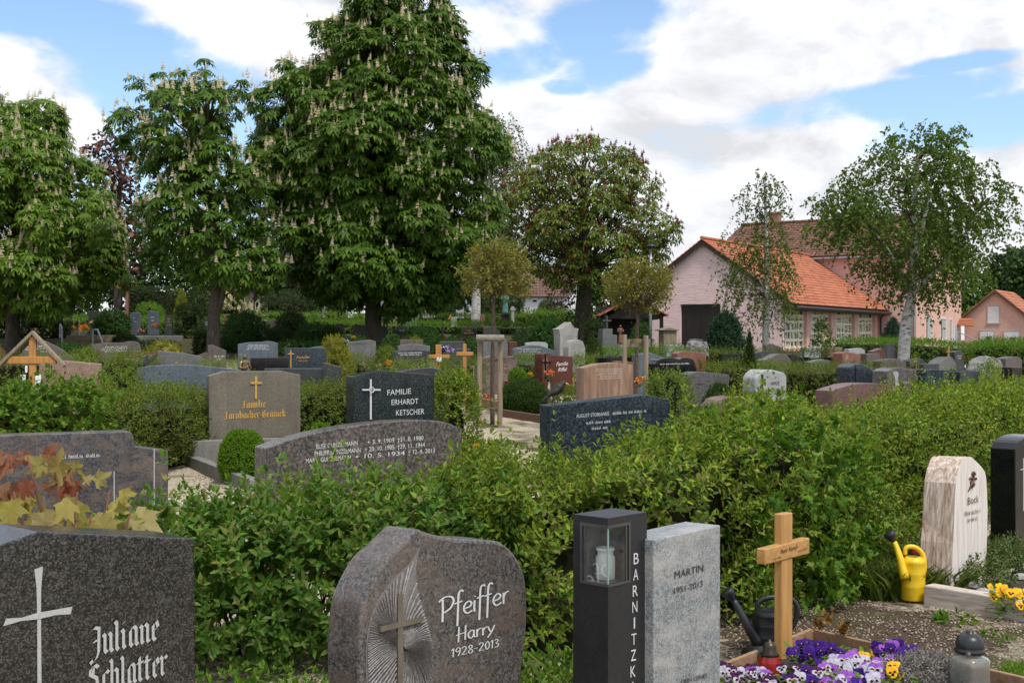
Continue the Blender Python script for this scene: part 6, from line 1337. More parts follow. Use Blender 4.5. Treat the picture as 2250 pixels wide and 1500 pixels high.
# shrubs
bp('round glossy laurel bush right of the stone steps',246,688,66,40,L_fir,leaf=.1,n=700,K=2,L=.16,seed=40)
bp('dark columnar clipped yew beside the second chestnut trunk',417,670,52,40,L_dark,leaf=.06,n=1300,K=2,L=.09,shape=.55,seed=41,lumpy=.05)
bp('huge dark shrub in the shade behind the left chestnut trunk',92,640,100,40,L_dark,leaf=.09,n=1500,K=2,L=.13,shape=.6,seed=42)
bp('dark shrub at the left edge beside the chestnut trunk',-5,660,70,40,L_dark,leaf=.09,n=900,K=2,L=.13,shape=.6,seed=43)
bp('broad dark green fir like shrub right of the second chestnut trunk',540,697,112,37,L_fir,leaf=.1,n=1500,K=3,L=.2,T=SLIM,seed=44,cone=.4,lumpy=.14)
bp('dark rounded shrub behind the orange flower lantern',640,690,60,41,L_dark,leaf=.08,n=800,K=2,L=.13,seed=45)
bp('dark green spreading shrub in front of the terrace wall',700,716,100,37,L_fir,leaf=.08,n=1200,K=3,L=.14,T=SLIM,seed=46,lumpy=.12)
bp('clipped black green yew dome on the upper lawn',741,636,50,62,L_dark,leaf=.07,n=1500,K=1,L=.05,seed=47,lumpy=.015,shape=.85,jit=.2)
bp('yellow leaved azalea bush between the dark grey and the light grey stone',735,752,66,23,L_yel,leaf=.06,n=620,K=3,L=.12,seed=48,lumpy=.16)
bp('pale flowering dogwood behind the second chestnut trunk',488,612,98,53,L_backl,leaf=.1,n=900,K=2,L=.2,seed=49,lumpy=.12,blossom=B_pale,bn=420,bs=.11)
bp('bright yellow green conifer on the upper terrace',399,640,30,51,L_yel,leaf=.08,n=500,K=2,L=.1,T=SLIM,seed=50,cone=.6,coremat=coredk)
bp('bushy dull green shrub left of the dogwood',440,632,44,52,L_backg,leaf=.1,n=600,K=2,L=.16,seed=51)
bp('bright young shrub behind the yellow conifer',330,668,60,50,L_hedgf,leaf=.09,n=600,K=2,L=.14,seed=52)
bp('small round shrub left of the black terrace stone',861,742,36,31,L_fir,leaf=.06,n=420,K=2,L=.1,seed=53)
bp('large rounded dark green shrub behind the grey wooden cross',928,727,78,35,L_fir,leaf=.08,n=1200,K=3,L=.14,seed=54)
bp('small clipped globe shrub left of the wide black terrace stone',1005,733,30,36,L_thuja,leaf=.05,n=420,K=2,L=.08,seed=55)
bp('small clipped globe shrub below the wide black terrace stone',1029,745,28,33,L_thuja,leaf=.05,n=420,K=2,L=.08,seed=56)
bp('dense green shrub left of the tall white monument',1203,712,60,33,L_fir,leaf=.08,n=1100,K=3,L=.15,seed=57,lumpy=.14)
bp('dull brownish juniper in front of the wide dark slate stone',1156,730,56,34,L_backg,leaf=.07,n=800,K=3,L=.13,T=SLIM,seed=58)
bp('dark green shrub between the red chestnut trunk and the cross slab',1306,708,36,35,L_dark,leaf=.07,n=700,K=2,L=.11,shape=.7,seed=59)
bp('egg shaped clipped thuja right of the round topped white stone',1306,746,34,27,L_thuja,leaf=.045,n=700,K=2,L=.07,seed=60,lumpy=.03)
bp('green shrub at the left corner of the chapel gable',1408,714,44,37,L_fir,leaf=.07,n=600,K=2,L=.12,seed=61)
bp('small clipped box dome in front of the rough pink boulder stone',1137,811,40,22.6,L_box,leaf=.04,n=1600,K=1,L=.035,seed=62,lumpy=.015,shape=.9)
bp('wide clipped hebe cushion left of the blackbird',1152,838,94,21,L_boxd,leaf=.06,n=2400,K=2,L=.06,T=SLIM,seed=63,lumpy=.03)
bp('low rounded green cushion right of the blackbird',1247,850,64,20.3,L_hedg2,leaf=.04,n=800,K=2,L=.06,seed=64,lumpy=.05)
bp('twiggy upright shrub left of the speckled grey stone',1468,828,92,15.2,L_hedg2,leaf=.045,n=680,K=3,L=.13,seed=65,lumpy=.15,shape=.75)
bp('clipped olive box dome in front of the speckled grey stone',1580,850,84,15,L_boxd,leaf=.04,n=2600,K=1,L=.04,seed=66,lumpy=.02,shape=.9)
bp('spiky blue green juniper in front of the chapel door',1596,704,74,38,L_conif,leaf=.16,n=1200,K=3,L=.26,T=SLIM,seed=67,lumpy=.12,cone=.35,up=1.2)
bp('narrow cone shaped thuja in front of the olive hedge',1647,733,38,24.5,L_thuja,leaf=.05,n=1400,K=2,L=.07,T=SLIM,seed=68,cone=.95,lumpy=.03,up=.9)
bp('rose bush with pale flowers in front of the lattice windows',1805,707,46,39,L_fir,leaf=.08,n=420,K=2,L=.15,seed=69,lumpy=.2,cone=.4,blossom=petal('pale_rose',(.55,.45,.2)),bn=60,bs=.07,core=False)
bp('two pointed dark conifer by the pink wall',1962,708,52,62,L_conif,leaf=.16,n=900,K=3,L=.25,T=SLIM,seed=70,cone=.85,up=.8)
bp('leafy shrub in front of the pale natural rock',2178,802,76,18.5,L_hedg2,leaf=.045,n=620,K=3,L=.11,seed=71)
bp('bright round clipped box ball in front of the washed concrete stone',534,948,96,14.0,L_box,leaf=.036,n=4200,K=1,L=.03,seed=72,lumpy=.025,shape=.92,jit=.3)
bp('second box ball half hidden behind the long arched stone',705,934,58,14.6,L_box,leaf=.036,n=2200,K=1,L=.03,seed=73,lumpy=.025,shape=.92)
bp('bright shrub in front of the pink beige stone, left',112,824,56,14.3,L_hedge,leaf=.045,n=320,K=3,L=.11,seed=74)
bp('bright shrub in front of the pink beige stone, right',222,832,70,14.5,L_hedge,leaf=.045,n=380,K=3,L=.11,seed=75)
bp('reddish stemmed bush between the pink beige and the blue grey stone',268,781,86,17.2,L_hedg2,leaf=.045,n=620,K=3,L=.12,seed=76)
bp('yellow flowering azalea behind the low reddish stone',360,757,70,30,L_yel,leaf=.07,n=420,K=2,L=.12,seed=77,blossom=petal('yellow_blossom',(.5,.4,.1)),bn=70,bs=.06)
bp('olive shrub in front of the stone steps',190,772,60,25,L_hedg2,leaf=.06,n=420,K=3,L=.12,seed=78)
bp('low olive shrub under the light grey pointed stone',785,784,70,25.5,L_hedg2,leaf=.05,n=380,K=3,L=.12,seed=79)
bp('green shrub between the light grey stone and the dark lettered stone',848,768,48,25,L_hedg2,leaf=.05,n=420,K=3,L=.11,seed=80)
bp('round yellow green shrub beside the white house',1202,662,36,80,L_backl,leaf=.12,n=420,K=2,L=.15,seed=81)
bp('dark red shrub beside the white house',1228,668,30,80,L_copper,leaf=.12,n=300,K=2,L=.15,seed=82)
bp('tall dark clipped hedge bush behind the stone cross',1130,655,36,64,L_dark,leaf=.09,n=700,K=2,L=.1,shape=.55,seed=83,lumpy=.03)
bp('dark shrub beyond the upper graves, left of the birch trunks',965,650,120,70,L_dark,leaf=.13,n=800,K=2,L=.16,seed=84)
bp('dark shrub beyond the upper graves, behind the statue',1080,655,70,70,L_dark,leaf=.13,n=600,K=2,L=.16,seed=85)
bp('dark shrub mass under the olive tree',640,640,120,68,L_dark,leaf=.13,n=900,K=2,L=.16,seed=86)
bp('yellow foliage plant in front of the square grey stone',912,744,18,28,L_yel,leaf=.05,n=90,K=2,L=.1,seed=87,core=False)
bp('young shrub by the right birch trunk base',2008,796,30,20,L_yel,leaf=.06,n=60,K=2,L=.12,seed=88,core=False)
bp('golden green shrub behind the black stepped stone',2094,818,36,19,L_hedge,leaf=.045,n=260,K=3,L=.11,seed=89,core=False)
bp('small dark topiary behind the stump like stone',1525,757,30,36,L_boxd,leaf=.05,n=300,K=2,L=.07,seed=90)
clump_tree('small copper leaved tree in front of the white house',[(632,1195,1240),(648,1188,1250),(668,1195,1240),(690,1205,1230)],64,16,L_copper,leaf=.16,per=34,seed=91,rb=(.25,.45),rt=.09,trunk=[(1212,712),(1211,690),(1210,650)],name='copper_tree')
# ivy on the trunk of the red flowering chestnut
n=520; th=RNG.uniform(0,6.28,n); zz=RNG.uniform(0,1,n); pos=np.stack([X(1283,44)+np.cos(th)*.42,44+np.sin(th)*.42,gz(X(1283,44),44)+.6+zz*2.6],-1); dn=np.stack([np.cos(th),np.sin(th),0*th],-1)
V,Fc=inst(ROUND,pos+dn*RNG.uniform(0,.3,n)[:,None],dn*.4+rnd(n,.5)+np.array([0,0,-.5]),dn+rnd(n,.3),.14*RNG.uniform(.6,1.2,n)); o=link('ivy',npmesh('ivy',V,Fc),L_dark,None,(X(1283,44),44,gz(X(1283,44),44))); tag(o,kind='stuff')
for lab,px,py,pw,Y,mt,ls in (('dark green shrub on the terrace slope left of the fir like shrub',452,735,40,35,L_dark,.07),('dull spreading shrub under the huge chestnut, left of its trunk',770,744,70,33,L_fir,.07),('dark spreading shrub right of the huge chestnut trunk',880,746,50,34,L_dark,.07),('dark creeping shrub in front of the wide black terrace stone',1060,748,70,31,L_fir,.07),('low dark shrub below the terrace wall',330,755,110,34,L_fir,.07),('low shrub in front of the stone steps foot, left',150,762,60,33,L_fir,.07),('shaded shrub between the second chestnut and the broad fir like shrub',615,726,50,36,L_dark,.07),('deep green shrub in front of the laurel bush',275,742,44,37,L_dark,.07),('rounded shrub left of the slim grey cross',990,752,34,30,L_fir,.06)):
    bp(lab,px,py,pw,Y,mt,leaf=ls,n=700,K=2,L=.12,seed=int(px),lumpy=.12,shape=.8)
hp('dark hedge strip at the foot of the terrace under the huge chestnut',[(625,34.5,752),(760,34.5,752),(900,34.5,755)],.7,L_fir,leaf=.07,n=900,K=2,L=.12,seed=140)
hp('dark hedge strip at the foot of the terrace right of the huge chestnut',[(905,34,756),(1050,34,756),(1185,34,752)],.7,L_fir,leaf=.07,n=900,K=2,L=.12,seed=141)
# ---------------------------------------------------------------- wooden crosses, stakes, statues
def wcross(label,x0,x1,top,bot,bx0,bx1,by0,by1,Y,mat=None,a=8,t=.06,paper=None,name='wooden_cross',wm=None):
    S=Stone([(x0,top)],Y,a); g=gz(S.o.x,S.o.y); r=empty(name,(S.o.x,S.o.y,g),label,'grave cross'); m=mat or woodor
    wbox(S,'upright',m,r,x0,top,x1,bot,t,0,0,min(g-.1,Z(bot,Y))); wbox(S,'crossbar',m,r,bx0,by0,bx1,by1,t*.8,.012)
    if paper: mb=MB(); mb.prism([S.w(*p,.02) for p in ((paper[0],paper[3]),(paper[0],paper[1]),(paper[2],paper[1]),(paper[2],paper[3]))],S.n*-.006); mb.build('card',papr,r)
    return S,r
S,r=wcross('tall orange wooden cross with a pointed board roof at the left edge',63,79,739,880,17,124,783,799,13.7,a=10,t=.06)
mb=MB()
for (xa,ya,xb,yb) in ((71,735,-4,809),(71,735,139,808)):
    p=[S.w(xa,ya,.03),S.w(xb,yb,.03),S.w(xb+(3 if xb>xa else -3),yb-7,.03),S.w(xa,ya-9,.03)]; mb.prism(p if xb<xa else p,S.back*.14)
mb.build('gable_roof',woodpal,r,bevel=.004)
for q in ((46,823,57,856),(78,823,91,857),(56,803,61,818)): mb=MB(); mb.prism([S.w(*p,.02) for p in ((q[0],q[3]),(q[0],q[1]),(q[2],q[1]),(q[2],q[3]))],S.n*-.005); mb.build('card',papr,r)
wcross('bright orange wooden cross with a white card below its arms',957.5,970,757,850,942,988,779,787,21.6,paper=(959.5,784.5,970,794))
wcross('bright orange wooden cross without card, right of the one with the card',1017.5,1025,755,835,1003,1040,773,781,21.5)
wcross('small orange wooden cross in front of the right back hedge',2083,2087,762,792,2079.5,2089,771,774.5,30)
wcross('thin orange wooden cross in the terrace rows left of the white grey stone',491.5,495,691,735,488,499,702,704.5,40)
wcross('thin orange wooden cross rising above the terrace hedge',524.5,527,679,700,522,530,683,685,48)
wcross('second thin orange wooden cross just in front of the terrace hedge',531.5,534,688,706,528,537,700,702,45)
wcross('slim grey cross with red flowers below in the terrace rows',971.5,974.5,714.5,742,967,983,724,727,36,mat=dkgrey)
wcross('slim brown cross in the flower bed at the head of the stone steps',172.5,175,702,733,171,177,706,708,40.5,mat=woodpal)
wcross('black cross far back under the chestnut branches',557,560,633,662,553,563,638,641,60,mat=black)
S=Stone([(1122,690)],56,10); r=empty('stone_cross',(S.o.x+.05,S.o.y,gz(S.o.x,S.o.y)),'small weathered stone cross with rounded arms on the upper lawn','grave cross'); wbox(S,'upright',whites,r,1124,673,1130,694,.15,0,0,gz(S.o.x,S.o.y)-.1); wbox(S,'crossbar',whites,r,1121.5,677,1132.5,682,.15,.02)
def stakes(label,posts,Y,bar,rope,plankbar=False):
    x=X(posts[0][0],Y); r=empty('tree_stake',(x,Y,gz(x,Y)),label,'tree stakes')
    for (px,pt,rad) in posts:
        mb=MB(); p=Vector((X(px,Y),Y,gz(X(px,Y),Y)-.2)); q=P(px+1,pt,Y); sp=[p.lerp(q,i/6)+Vector((random.uniform(-.004,.004),0,0)) for i in range(7)]; mb.tube(sp,[rad]*7,10); mb.build('post',woodpal,r,smooth=False,bevel=.004)
    (xa,ya,xb,yb,rad,dy)=bar; mb=MB()
    if plankbar: mb.box(((X(xa,Y)+X(xb,Y))/2,Y+dy,Z((ya+yb)/2,Y)),(X(xb,Y)-X(xa,Y),.03,rad*2.2))
    else: mb.tube([P(xa,ya,Y)+Vector((0,dy,0)),P((xa+xb)/2,(ya+yb)/2,Y)+Vector((0,dy,0)),P(xb,yb,Y)+Vector((0,dy,0))],[rad,rad*1.03,rad*.95],12)
    mb.build('crossbar',plain('weathered_grey_bar',(.22,.19,.15),.85,var=.25,scale=14),r,bevel=.004)
    mb=MB(); c=P(rope[0],rope[1],Y)
    for k in range(5): mb.tube([c+Vector((math.cos(a)*.06*(1+.15*math.cos(2*a)),dy*.5+math.sin(a)*.085,.012*k-.02)) for a in [i*math.pi/6 for i in range(13)]],.007,5)
    mb.build('rope',plain('coir_rope',(.22,.15,.07),.95,var=.3,scale=60),r)
stakes('pair of round pale stakes with a thick grey crossbar by the gravel path',[(1053,739,.038),(1098,739,.04)],19.2,(1047,743,1108,743,.056,-.09),(1079,743))
stakes('pair of square looking stakes behind the banded sandstone holding the second young tree',[(1371,735,.034),(1418,737,.036)],17.9,(1375,753,1430,755,.05,.07),(1399,750),True)
def skin(name,mat,parent,nodes,edges,loc=None,sub=2):
    """one continuous body: NODES (point, radius x, radius y) joined by EDGES and grown with a skin"""
    me=bpy.data.meshes.new(name); me.from_pydata([tuple(n[0]) for n in nodes],edges,[]); me.update()
    o=link(name,me,mat,parent,loc)
    m=o.modifiers.new('skin','SKIN'); m.use_smooth_shade=True; m.branch_smoothing=.6
    for i,n in enumerate(nodes): d=me.skin_vertices[0].data[i]; d.radius=(n[1],n[2]); d.use_root=(i==0)
    s=o.modifiers.new('sub','SUBSURF'); s.levels=sub; s.render_levels=sub; return o
def figure(name,label,base,h,mat,pose='pray',robe=True,loc=None,face=0,cat='statue'):
    """robed figure H metres tall standing at BASE, hands together in front"""
    q=h/1.7; c,s=math.cos(face),math.sin(face)
    def W_(x,y,z): return Vector((base.x+(x*c-y*s)*q,base.y+(x*s+y*c)*q,base.z+z*q))
    nd=[(W_(0,0,.95),.17*q,.13*q),(W_(0,.02,.5),.22*q,.18*q),(W_(0,.02,.02),.26*q,.22*q),(W_(0,-.01,1.2),.19*q,.13*q),(W_(0,0,1.40),.15*q,.1*q),(W_(0,0,1.47),.062*q,.06*q),(W_(0,-.03,1.58),.095*q,.105*q),(W_(0,-.02,1.68),.075*q,.085*q),
        (W_(-.2,0,1.36),.075*q,.075*q),(W_(-.27,-.06,1.12),.062*q,.062*q),(W_(-.12,-.26,1.14),.05*q,.05*q),(W_(-.03,-.3,1.24),.035*q,.035*q),(W_(.2,0,1.36),.075*q,.075*q),(W_(.27,-.06,1.12),.062*q,.062*q),(W_(.12,-.26,1.14),.05*q,.05*q),(W_(.03,-.3,1.25),.035*q,.035*q)]
    ed=[(0,1),(1,2),(0,3),(3,4),(4,5),(5,6),(6,7),(4,8),(8,9),(9,10),(10,11),(4,12),(12,13),(13,14),(14,15)]
    return nd,ed
ba=P(537,818,19.4); nd,ed=figure('s','',Vector((ba.x,ba.y,Z(778,19.4)-.62)),.62,bronze,face=.9)
keep=[0,3,4,5,6,7,8,9,10,11,12,13,14,15]; mp={k:i for i,k in enumerate(keep)}
o=skin('bronze_bust',bronze,None,[nd[k] for k in keep],[(mp[a],mp[b]) for a,b in ed if a in mp and b in mp],loc=(ba.x,ba.y,gz(ba.x,ba.y))); tag(o,'small bronze bust of a praying figure in front of the polished black panel','statue')
S=Stone([(529,812)],19.35,10); o=wbox(S,'bust_base',dkgrey,None,526,814,549,830,.16,0,0,gz(S.o.x,S.o.y)-.05); tag(o,'small grey stone base under the bronze praying bust','plinth')
sb_=P(1110,690,55); gs=gz(sb_.x,sb_.y); zt_=Z(690,55)
r=empty('green_statue',(sb_.x,55,gs),'green copper statue of a robed figure on a black pedestal on the upper lawn','statue')
mb=MB(); mb.lathe([(.22,-.1),(.22,zt_-gs-.12),(.27,zt_-gs-.06),(.27,zt_-gs)],(sb_.x,55,gs),4,ang=.9); mb.build('pedestal',black,r)
nd,ed=figure('s','',Vector((sb_.x,55,zt_-.02)),1.0,patina,face=-.4); skin('figure',patina,r,nd,ed)
b3=P(1363,756,32.3); r=empty('kneeling_statue',(b3.x,b3.y,gz(b3.x,b3.y)),'small brown statue of a standing figure with pale drapery right of the grey cross slab','statue')
nd,ed=figure('s','',Vector((b3.x,b3.y,Z(757,32.3))),.50,bronze,face=.3); skin('figure',plain('painted_brown_wood',(.2,.085,.05),.7,var=.5,scale=12),r,nd,ed)
mb=MB(); mb.lathe([(.14,gz(b3.x,b3.y)-.1-0),(.14,Z(757,32.3))],(b3.x,b3.y,0),12); mb.build('pedestal',whites,r)
# blackbird
def bp3(px,py,dy=0): return P(px,py,11.02)+Vector((0,dy,0))
r=empty('blackbird',bp3(1214,884),'blackbird with orange beak standing on the slanting dark blue stone','bird')
path=[bp3(1190.5,882.5),bp3(1199,875),bp3(1206,869),bp3(1212,864),bp3(1218,859.5),bp3(1224,855),bp3(1230,850),bp3(1234,846),bp3(1237,843),bp3(1240,842),bp3(1242.5,843.3)]
rad=[.012,.013,.014,.026,.038,.045,.043,.034,.029,.026,.010]
mb=MB(); sp=spline(path,4); rr=np.interp(np.linspace(0,1,len(sp)),np.linspace(0,1,len(rad)),rad); mb.tube(sp,[float(v) for v in rr],14,squash=1.0); mb.build('body',plain('black_brown_feather',(.016,.014,.012),.6,var=.5,scale=90),r,smooth=True)
for sy in(-1,1):
    mb=MB(); mb.tube([bp3(1203,873,sy*.02),bp3(1212,865,sy*.04),bp3(1221,858.5,sy*.05),bp3(1229,852,sy*.04)],[.004,.02,.027,.008],10); mb.build('wing',plain('dark_brown_wing_feather_%d'%(sy+1),(.022,.018,.014),.7,var=.4,scale=120),r,smooth=True)
    mb=MB(); f=bp3(1213+sy*1.5,884.5,sy*.014); mb.tube([bp3(1217,866,sy*.012),bp3(1215,875,sy*.014),f],[.006,.0032,.003],6)
    for t in (-.016,0,.016): mb.tube([f,f+Vector((.018,t*.8,-.002))],[.0025,.0015],5)
    mb.tube([f,f+Vector((-.014,0,-.002))],[.0025,.0015],5); mb.build('leg',plain('bird_leg_%d'%(sy+1),(.16,.05,.03),.6),r,smooth=True)
mb=MB(); mb.tube([bp3(1242.5,842.2),bp3(1246.5,843.6),bp3(1252,846)],[.012,.009,.001],8); mb.build('beak',plain('orange_beak',(.65,.24,.03),.45),r,smooth=True)
mb=MB(); mb.lathe([(.001,-.004),(.0045,0),(.001,.004)],bp3(1240.5,841.2,-.027),8); mb.build('eye',black,r,smooth=True)
# ---------------------------------------------------------------- pansy bed, cans and lanterns
Apt,Bpt=Vector((.90,5.96,0)),Vector((1.62,6.86,0)); dB=Vector((.60,-.80,0)); Cp=Bpt+dB*1.5; Dp=Apt+dB*1.5
r=empty('planter_frame',((Apt.x+Cp.x)/2,(Apt.y+Cp.y)/2,0),'wooden board frame round the pansy bed','planter')
def board(a,b,h=.105,t=.024,z0=-.03):
    d=(b-a).normalized(); n_=Vector((-d.y,d.x,0)); mb=MB(); mb.prism([a+Vector((0,0,z0)),b+Vector((0,0,z0)),b+Vector((0,0,h)),a+Vector((0,0,h))],n_*t); mb.build('board',woodpln,r,bevel=.004)
board(Apt,Bpt); board(Bpt+Vector((.0,.0,0)),Cp,.103); board(Dp,Cp,.1); board(Apt-dB*.0,Dp,.102)
soilm=plain('dark_bed_soil',(.035,.024,.016),.95,var=.5,scale=50,bmp=.8)
mb=MB(); n_=14; vs=[]
for i in range(n_+1):
    for j in range(n_+1): vs.append(Apt.lerp(Bpt,.02+.96*i/n_)+dB*1.48*(j/n_)+Vector((0,0,.055+.02*math.sin(i*2.1+j)*math.cos(j*1.7))))
mb.add(vs,[[i*(n_+1)+j,(i+1)*(n_+1)+j,(i+1)*(n_+1)+j+1,i*(n_+1)+j+1] for i in range(n_) for j in range(n_)]); o=mb.build('bed_soil',soilm,None,(1.8,5.9,.03)); tag(o,kind='structure')
def pansy_mesh(nm,up,low,blotch,eye):
    V=[];Fs=[];mi=[]
    def disc(cx,cz,rx,rz,y,m,n=11,rot=0,ruff=.0):
        o=len(V); V.append((cx,y-.06,cz))
        for i in range(n):
            a=2*math.pi*i/n; x,z=rx*math.cos(a),rz*math.sin(a); V.append((cx+x*math.cos(rot)-z*math.sin(rot),y+.10*(x*x+z*z)+ruff*math.sin(a*4),cz+x*math.sin(rot)+z*math.cos(rot)))
        for i in range(n): Fs.append((o,o+1+i,o+1+(i+1)%n)); mi.append(m)
    disc(-.4,.46,.56,.5,.10,0,rot=.35,ruff=.05); disc(.4,.46,.56,.5,.07,0,rot=-.35,ruff=.05)
    disc(-.48,-.02,.46,.42,.02,1,ruff=.05); disc(.48,-.02,.46,.42,.0,1,ruff=.05); disc(0,-.5,.6,.46,-.04,1,ruff=.06)
    disc(-.34,-.04,.24,.18,-.09,2,7); disc(.34,-.04,.24,.18,-.11,2,7); disc(0,-.42,.26,.24,-.15,2,7); disc(0,.02,.10,.10,-.2,3,6)
    me=bpy.data.meshes.new(nm); me.from_pydata(V,[],Fs); me.update(); me.polygons.foreach_set('material_index',mi)
    for m in (up,low,blotch,eye): me.materials.append(m)
    return me
PM={'violet':pansy_mesh('violet_pansy',K_violet,K_violet,K_blotch,K_yellow),'white':pansy_mesh('white_pansy',K_white,K_white,K_blotch,K_yellow),'lilac':pansy_mesh('lilac_pansy',K_lilac,K_white,K_blotch,K_yellow),'plum':pansy_mesh('plum_pansy',K_plum,K_white,K_plum,K_yellow),'yellow':pansy_mesh('yellow_pansy',K_yellow,K_yellow,K_blotch,K_yellow),'mauve':pansy_mesh('mauve_pansy',K_lilac,K_lilac,K_blotch,K_yellow),'gold':pansy_mesh('gold_pansy',K_yellow,K_yellow,plain('gold_blotch',(.5,.2,.01),.6),K_yellow)}
def pansy(label,px,py,kinds,nf,z=.17,size=.034,spread=.11,z0=.05,group=None,seed=0,leaves=60,hmin=.6):
    Y=(EYE-z)*F/(py-CY); x=X(px,Y); rr=random.Random(seed+int(px*3+py)); r=empty('pansy_plant',(x,Y,z0),label,'flower',group); h=z-z0
    n=leaves; a=RNG.uniform(0,6.28,n); q=spread*1.15*np.sqrt(RNG.random(n)); p=np.stack([x+q*np.cos(a),Y+q*np.sin(a),z0+h*RNG.uniform(.05,.85,n)],-1); d=np.stack([np.cos(a),np.sin(a),RNG.uniform(-.2,.9,n)],-1)
    V,Fc=inst(LEAF,p,d,np.array([0,0,1.])+rnd(n,.4),.05*RNG.uniform(.6,1.3,n)); link('foliage',npmesh('foliage',V,Fc),L_hedgf,r)
    for i in range(nf):
        k=kinds[i%len(kinds)]; an=rr.uniform(0,6.28); q=spread*math.sqrt(rr.random()); o=bpy.data.objects.new('flower',PM[k]); COL.objects.link(o); o.parent=r
        o.location=(q*math.cos(an),q*math.sin(an),h*rr.uniform(hmin,1.12)); s=size*rr.uniform(.8,1.2); o.scale=(s,s,s)
        o.rotation_euler=(rr.uniform(-.95,-.15),rr.uniform(-.3,.3),rr.uniform(-.7,.6))
for i,(px,py,kinds,nf,lab) in enumerate((
 (1606,1472,('plum','plum','white'),13,'dark plum and white pansies at the planter corner beside the light grey stone'),
 (1655,1478,('plum','plum','lilac'),13,'dark plum pansies below the red grave candle'),
 (1706,1484,('plum','white','plum'),13,'plum and white pansies in front of the wooden cross'),
 (1758,1478,('plum','violet'),12,'dark plum pansies right of the wooden cross foot'),
 (1772,1428,('violet',),13,'deep violet pansies at the back board beside the cross'),
 (1816,1420,('violet','violet'),12,'deep violet pansies under the dried brown leaf'),
 (1858,1446,('white','lilac','white'),13,'white pansies with dark blotches in the middle of the bed'),
 (1908,1455,('white','lilac'),13,'large white and lilac pansies at the centre right of the bed'),
 (1848,1480,('lilac','mauve','white'),13,'lilac pansies in the front middle of the bed'),
 (1905,1484,('white','violet','lilac'),13,'white and violet pansies at the front right of the bed'),
 (1900,1418,('yellow','mauve'),5,'small yellow and mauve pansies along the right board'),
 (1958,1424,('violet','violet','mauve'),14,'deep violet pansies at the right board'),
 (1996,1446,('violet',),12,'deep violet pansies at the outermost right of the bed'),
 (1948,1466,('yellow','lilac'),5,'few yellow and lilac pansies beside the grey cushion plant'))):
    pansy(lab,px,py,kinds,nf,group='pansies in the planter bed',seed=i,size=.034 if 'white' in kinds[0] else .029)
def grave_candle(label,px,py_top,py_base,Y,rad,glassm,lidm,flame=True,z=None):
    x=X(px,Y); zb=Z(py_base,Y) if z is None else z; zt_=Z(py_top,Y); h=zt_-zb; r=empty('grave_candle',(x,Y,zb),label,'grave candle')
    mb=MB(); mb.lathe([(rad*.85,0),(rad,h*.05),(rad,h*.42),(rad*.72,h*.56),(rad*.72,h*.58)],(x,Y,zb),18); mb.build('glass',glassm,r,smooth=True)
    mb=MB(); mb.lathe([(rad*.8,h*.56),(rad*.84,h*.60),(rad*.6,h*.66),(rad*.58,h*.82),(rad*.4,h*.92),(rad*.14,h*.95),(rad*.14,h),(rad*.03,h)],(x,Y,zb),18); mb.build('lid',lidm,r,smooth=True); return r
grave_candle('red glass grave candle with a bronze lid beside the wooden cross foot',1691,1404,1478,6.08,.056,redglass,dkbronze,z=.06)
lampg,_nt,_b,_o=newmat('thick_lantern_glass'); _b.inputs['Base Color'].default_value=(.80,.81,.77,1); _b.inputs['Roughness'].default_value=.12; _b.inputs['Transmission Weight'].default_value=.88
# clear square lantern with black dome lid, lower right
Yl=5.72; xl=X(2131,Yl); r=empty('grave_lantern',(xl,Yl,0),'clear square glass grave lantern with a black dome lid in the lower right corner','grave candle')
def rsq(h,z,rd):
    out=[]
    for cx_,cy_,a0 in ((1,1,0),(-1,1,90),(-1,-1,180),(1,-1,270)):
        for k in range(5): a=R(a0+k*22.5); out.append((cx_*(h-rd)+rd*math.cos(a),cy_*(h-rd)+rd*math.sin(a),z))
    return out
mb=MB(); rings=[(.05,0,.018),(.066,.006,.018),(.068,.03,.018),(.066,.20,.02),(.068,.222,.02),(.062,.236,.028),(.052,.244,.045),(.049,.262,.048)]
ca,sa=math.cos(.55),math.sin(.55); vs=[]
for h,z,rd in rings: vs+=[Vector((xl+x*ca-y*sa,Yl+x*sa+y*ca,z)) for x,y,_ in rsq(h,z,rd)]
mb.add(vs,[[i*20+j,i*20+(j+1)%20,(i+1)*20+(j+1)%20,(i+1)*20+j] for i in range(len(rings)-1) for j in range(20)]+[list(range(20))[::-1]]); o=mb.build('glass_body',lampg,r,smooth=True)
so_=o.modifiers.new('wall','SOLIDIFY'); so_.thickness=.005; so_.offset=-1
mb=MB(); mb.lathe([(.058,.255),(.066,.257),(.068,.27),(.060,.276),(.062,.282),(.062,.296),(.056,.318),(.043,.334),(.024,.341),(.018,.342),(.018,.352),(.012,.356),(.001,.357)],(xl,Yl,0),24); mb.build('lid',blkplas,r,smooth=True)
mb=MB(); mb.lathe([(.032,.01),(.034,.015),(.034,.11),(.03,.115),(.001,.117)],(xl+.01,Yl,0),16); mb.build('candle',plain('red_wax',(.55,.02,.015),.4),r,smooth=True)
mb=MB(); mb.lathe([(.0,.262),(.012,.262),(.012,.275),(0,.275)],(xl-.03,Yl-.064,0),6); mb.build('clasp',steel,r)
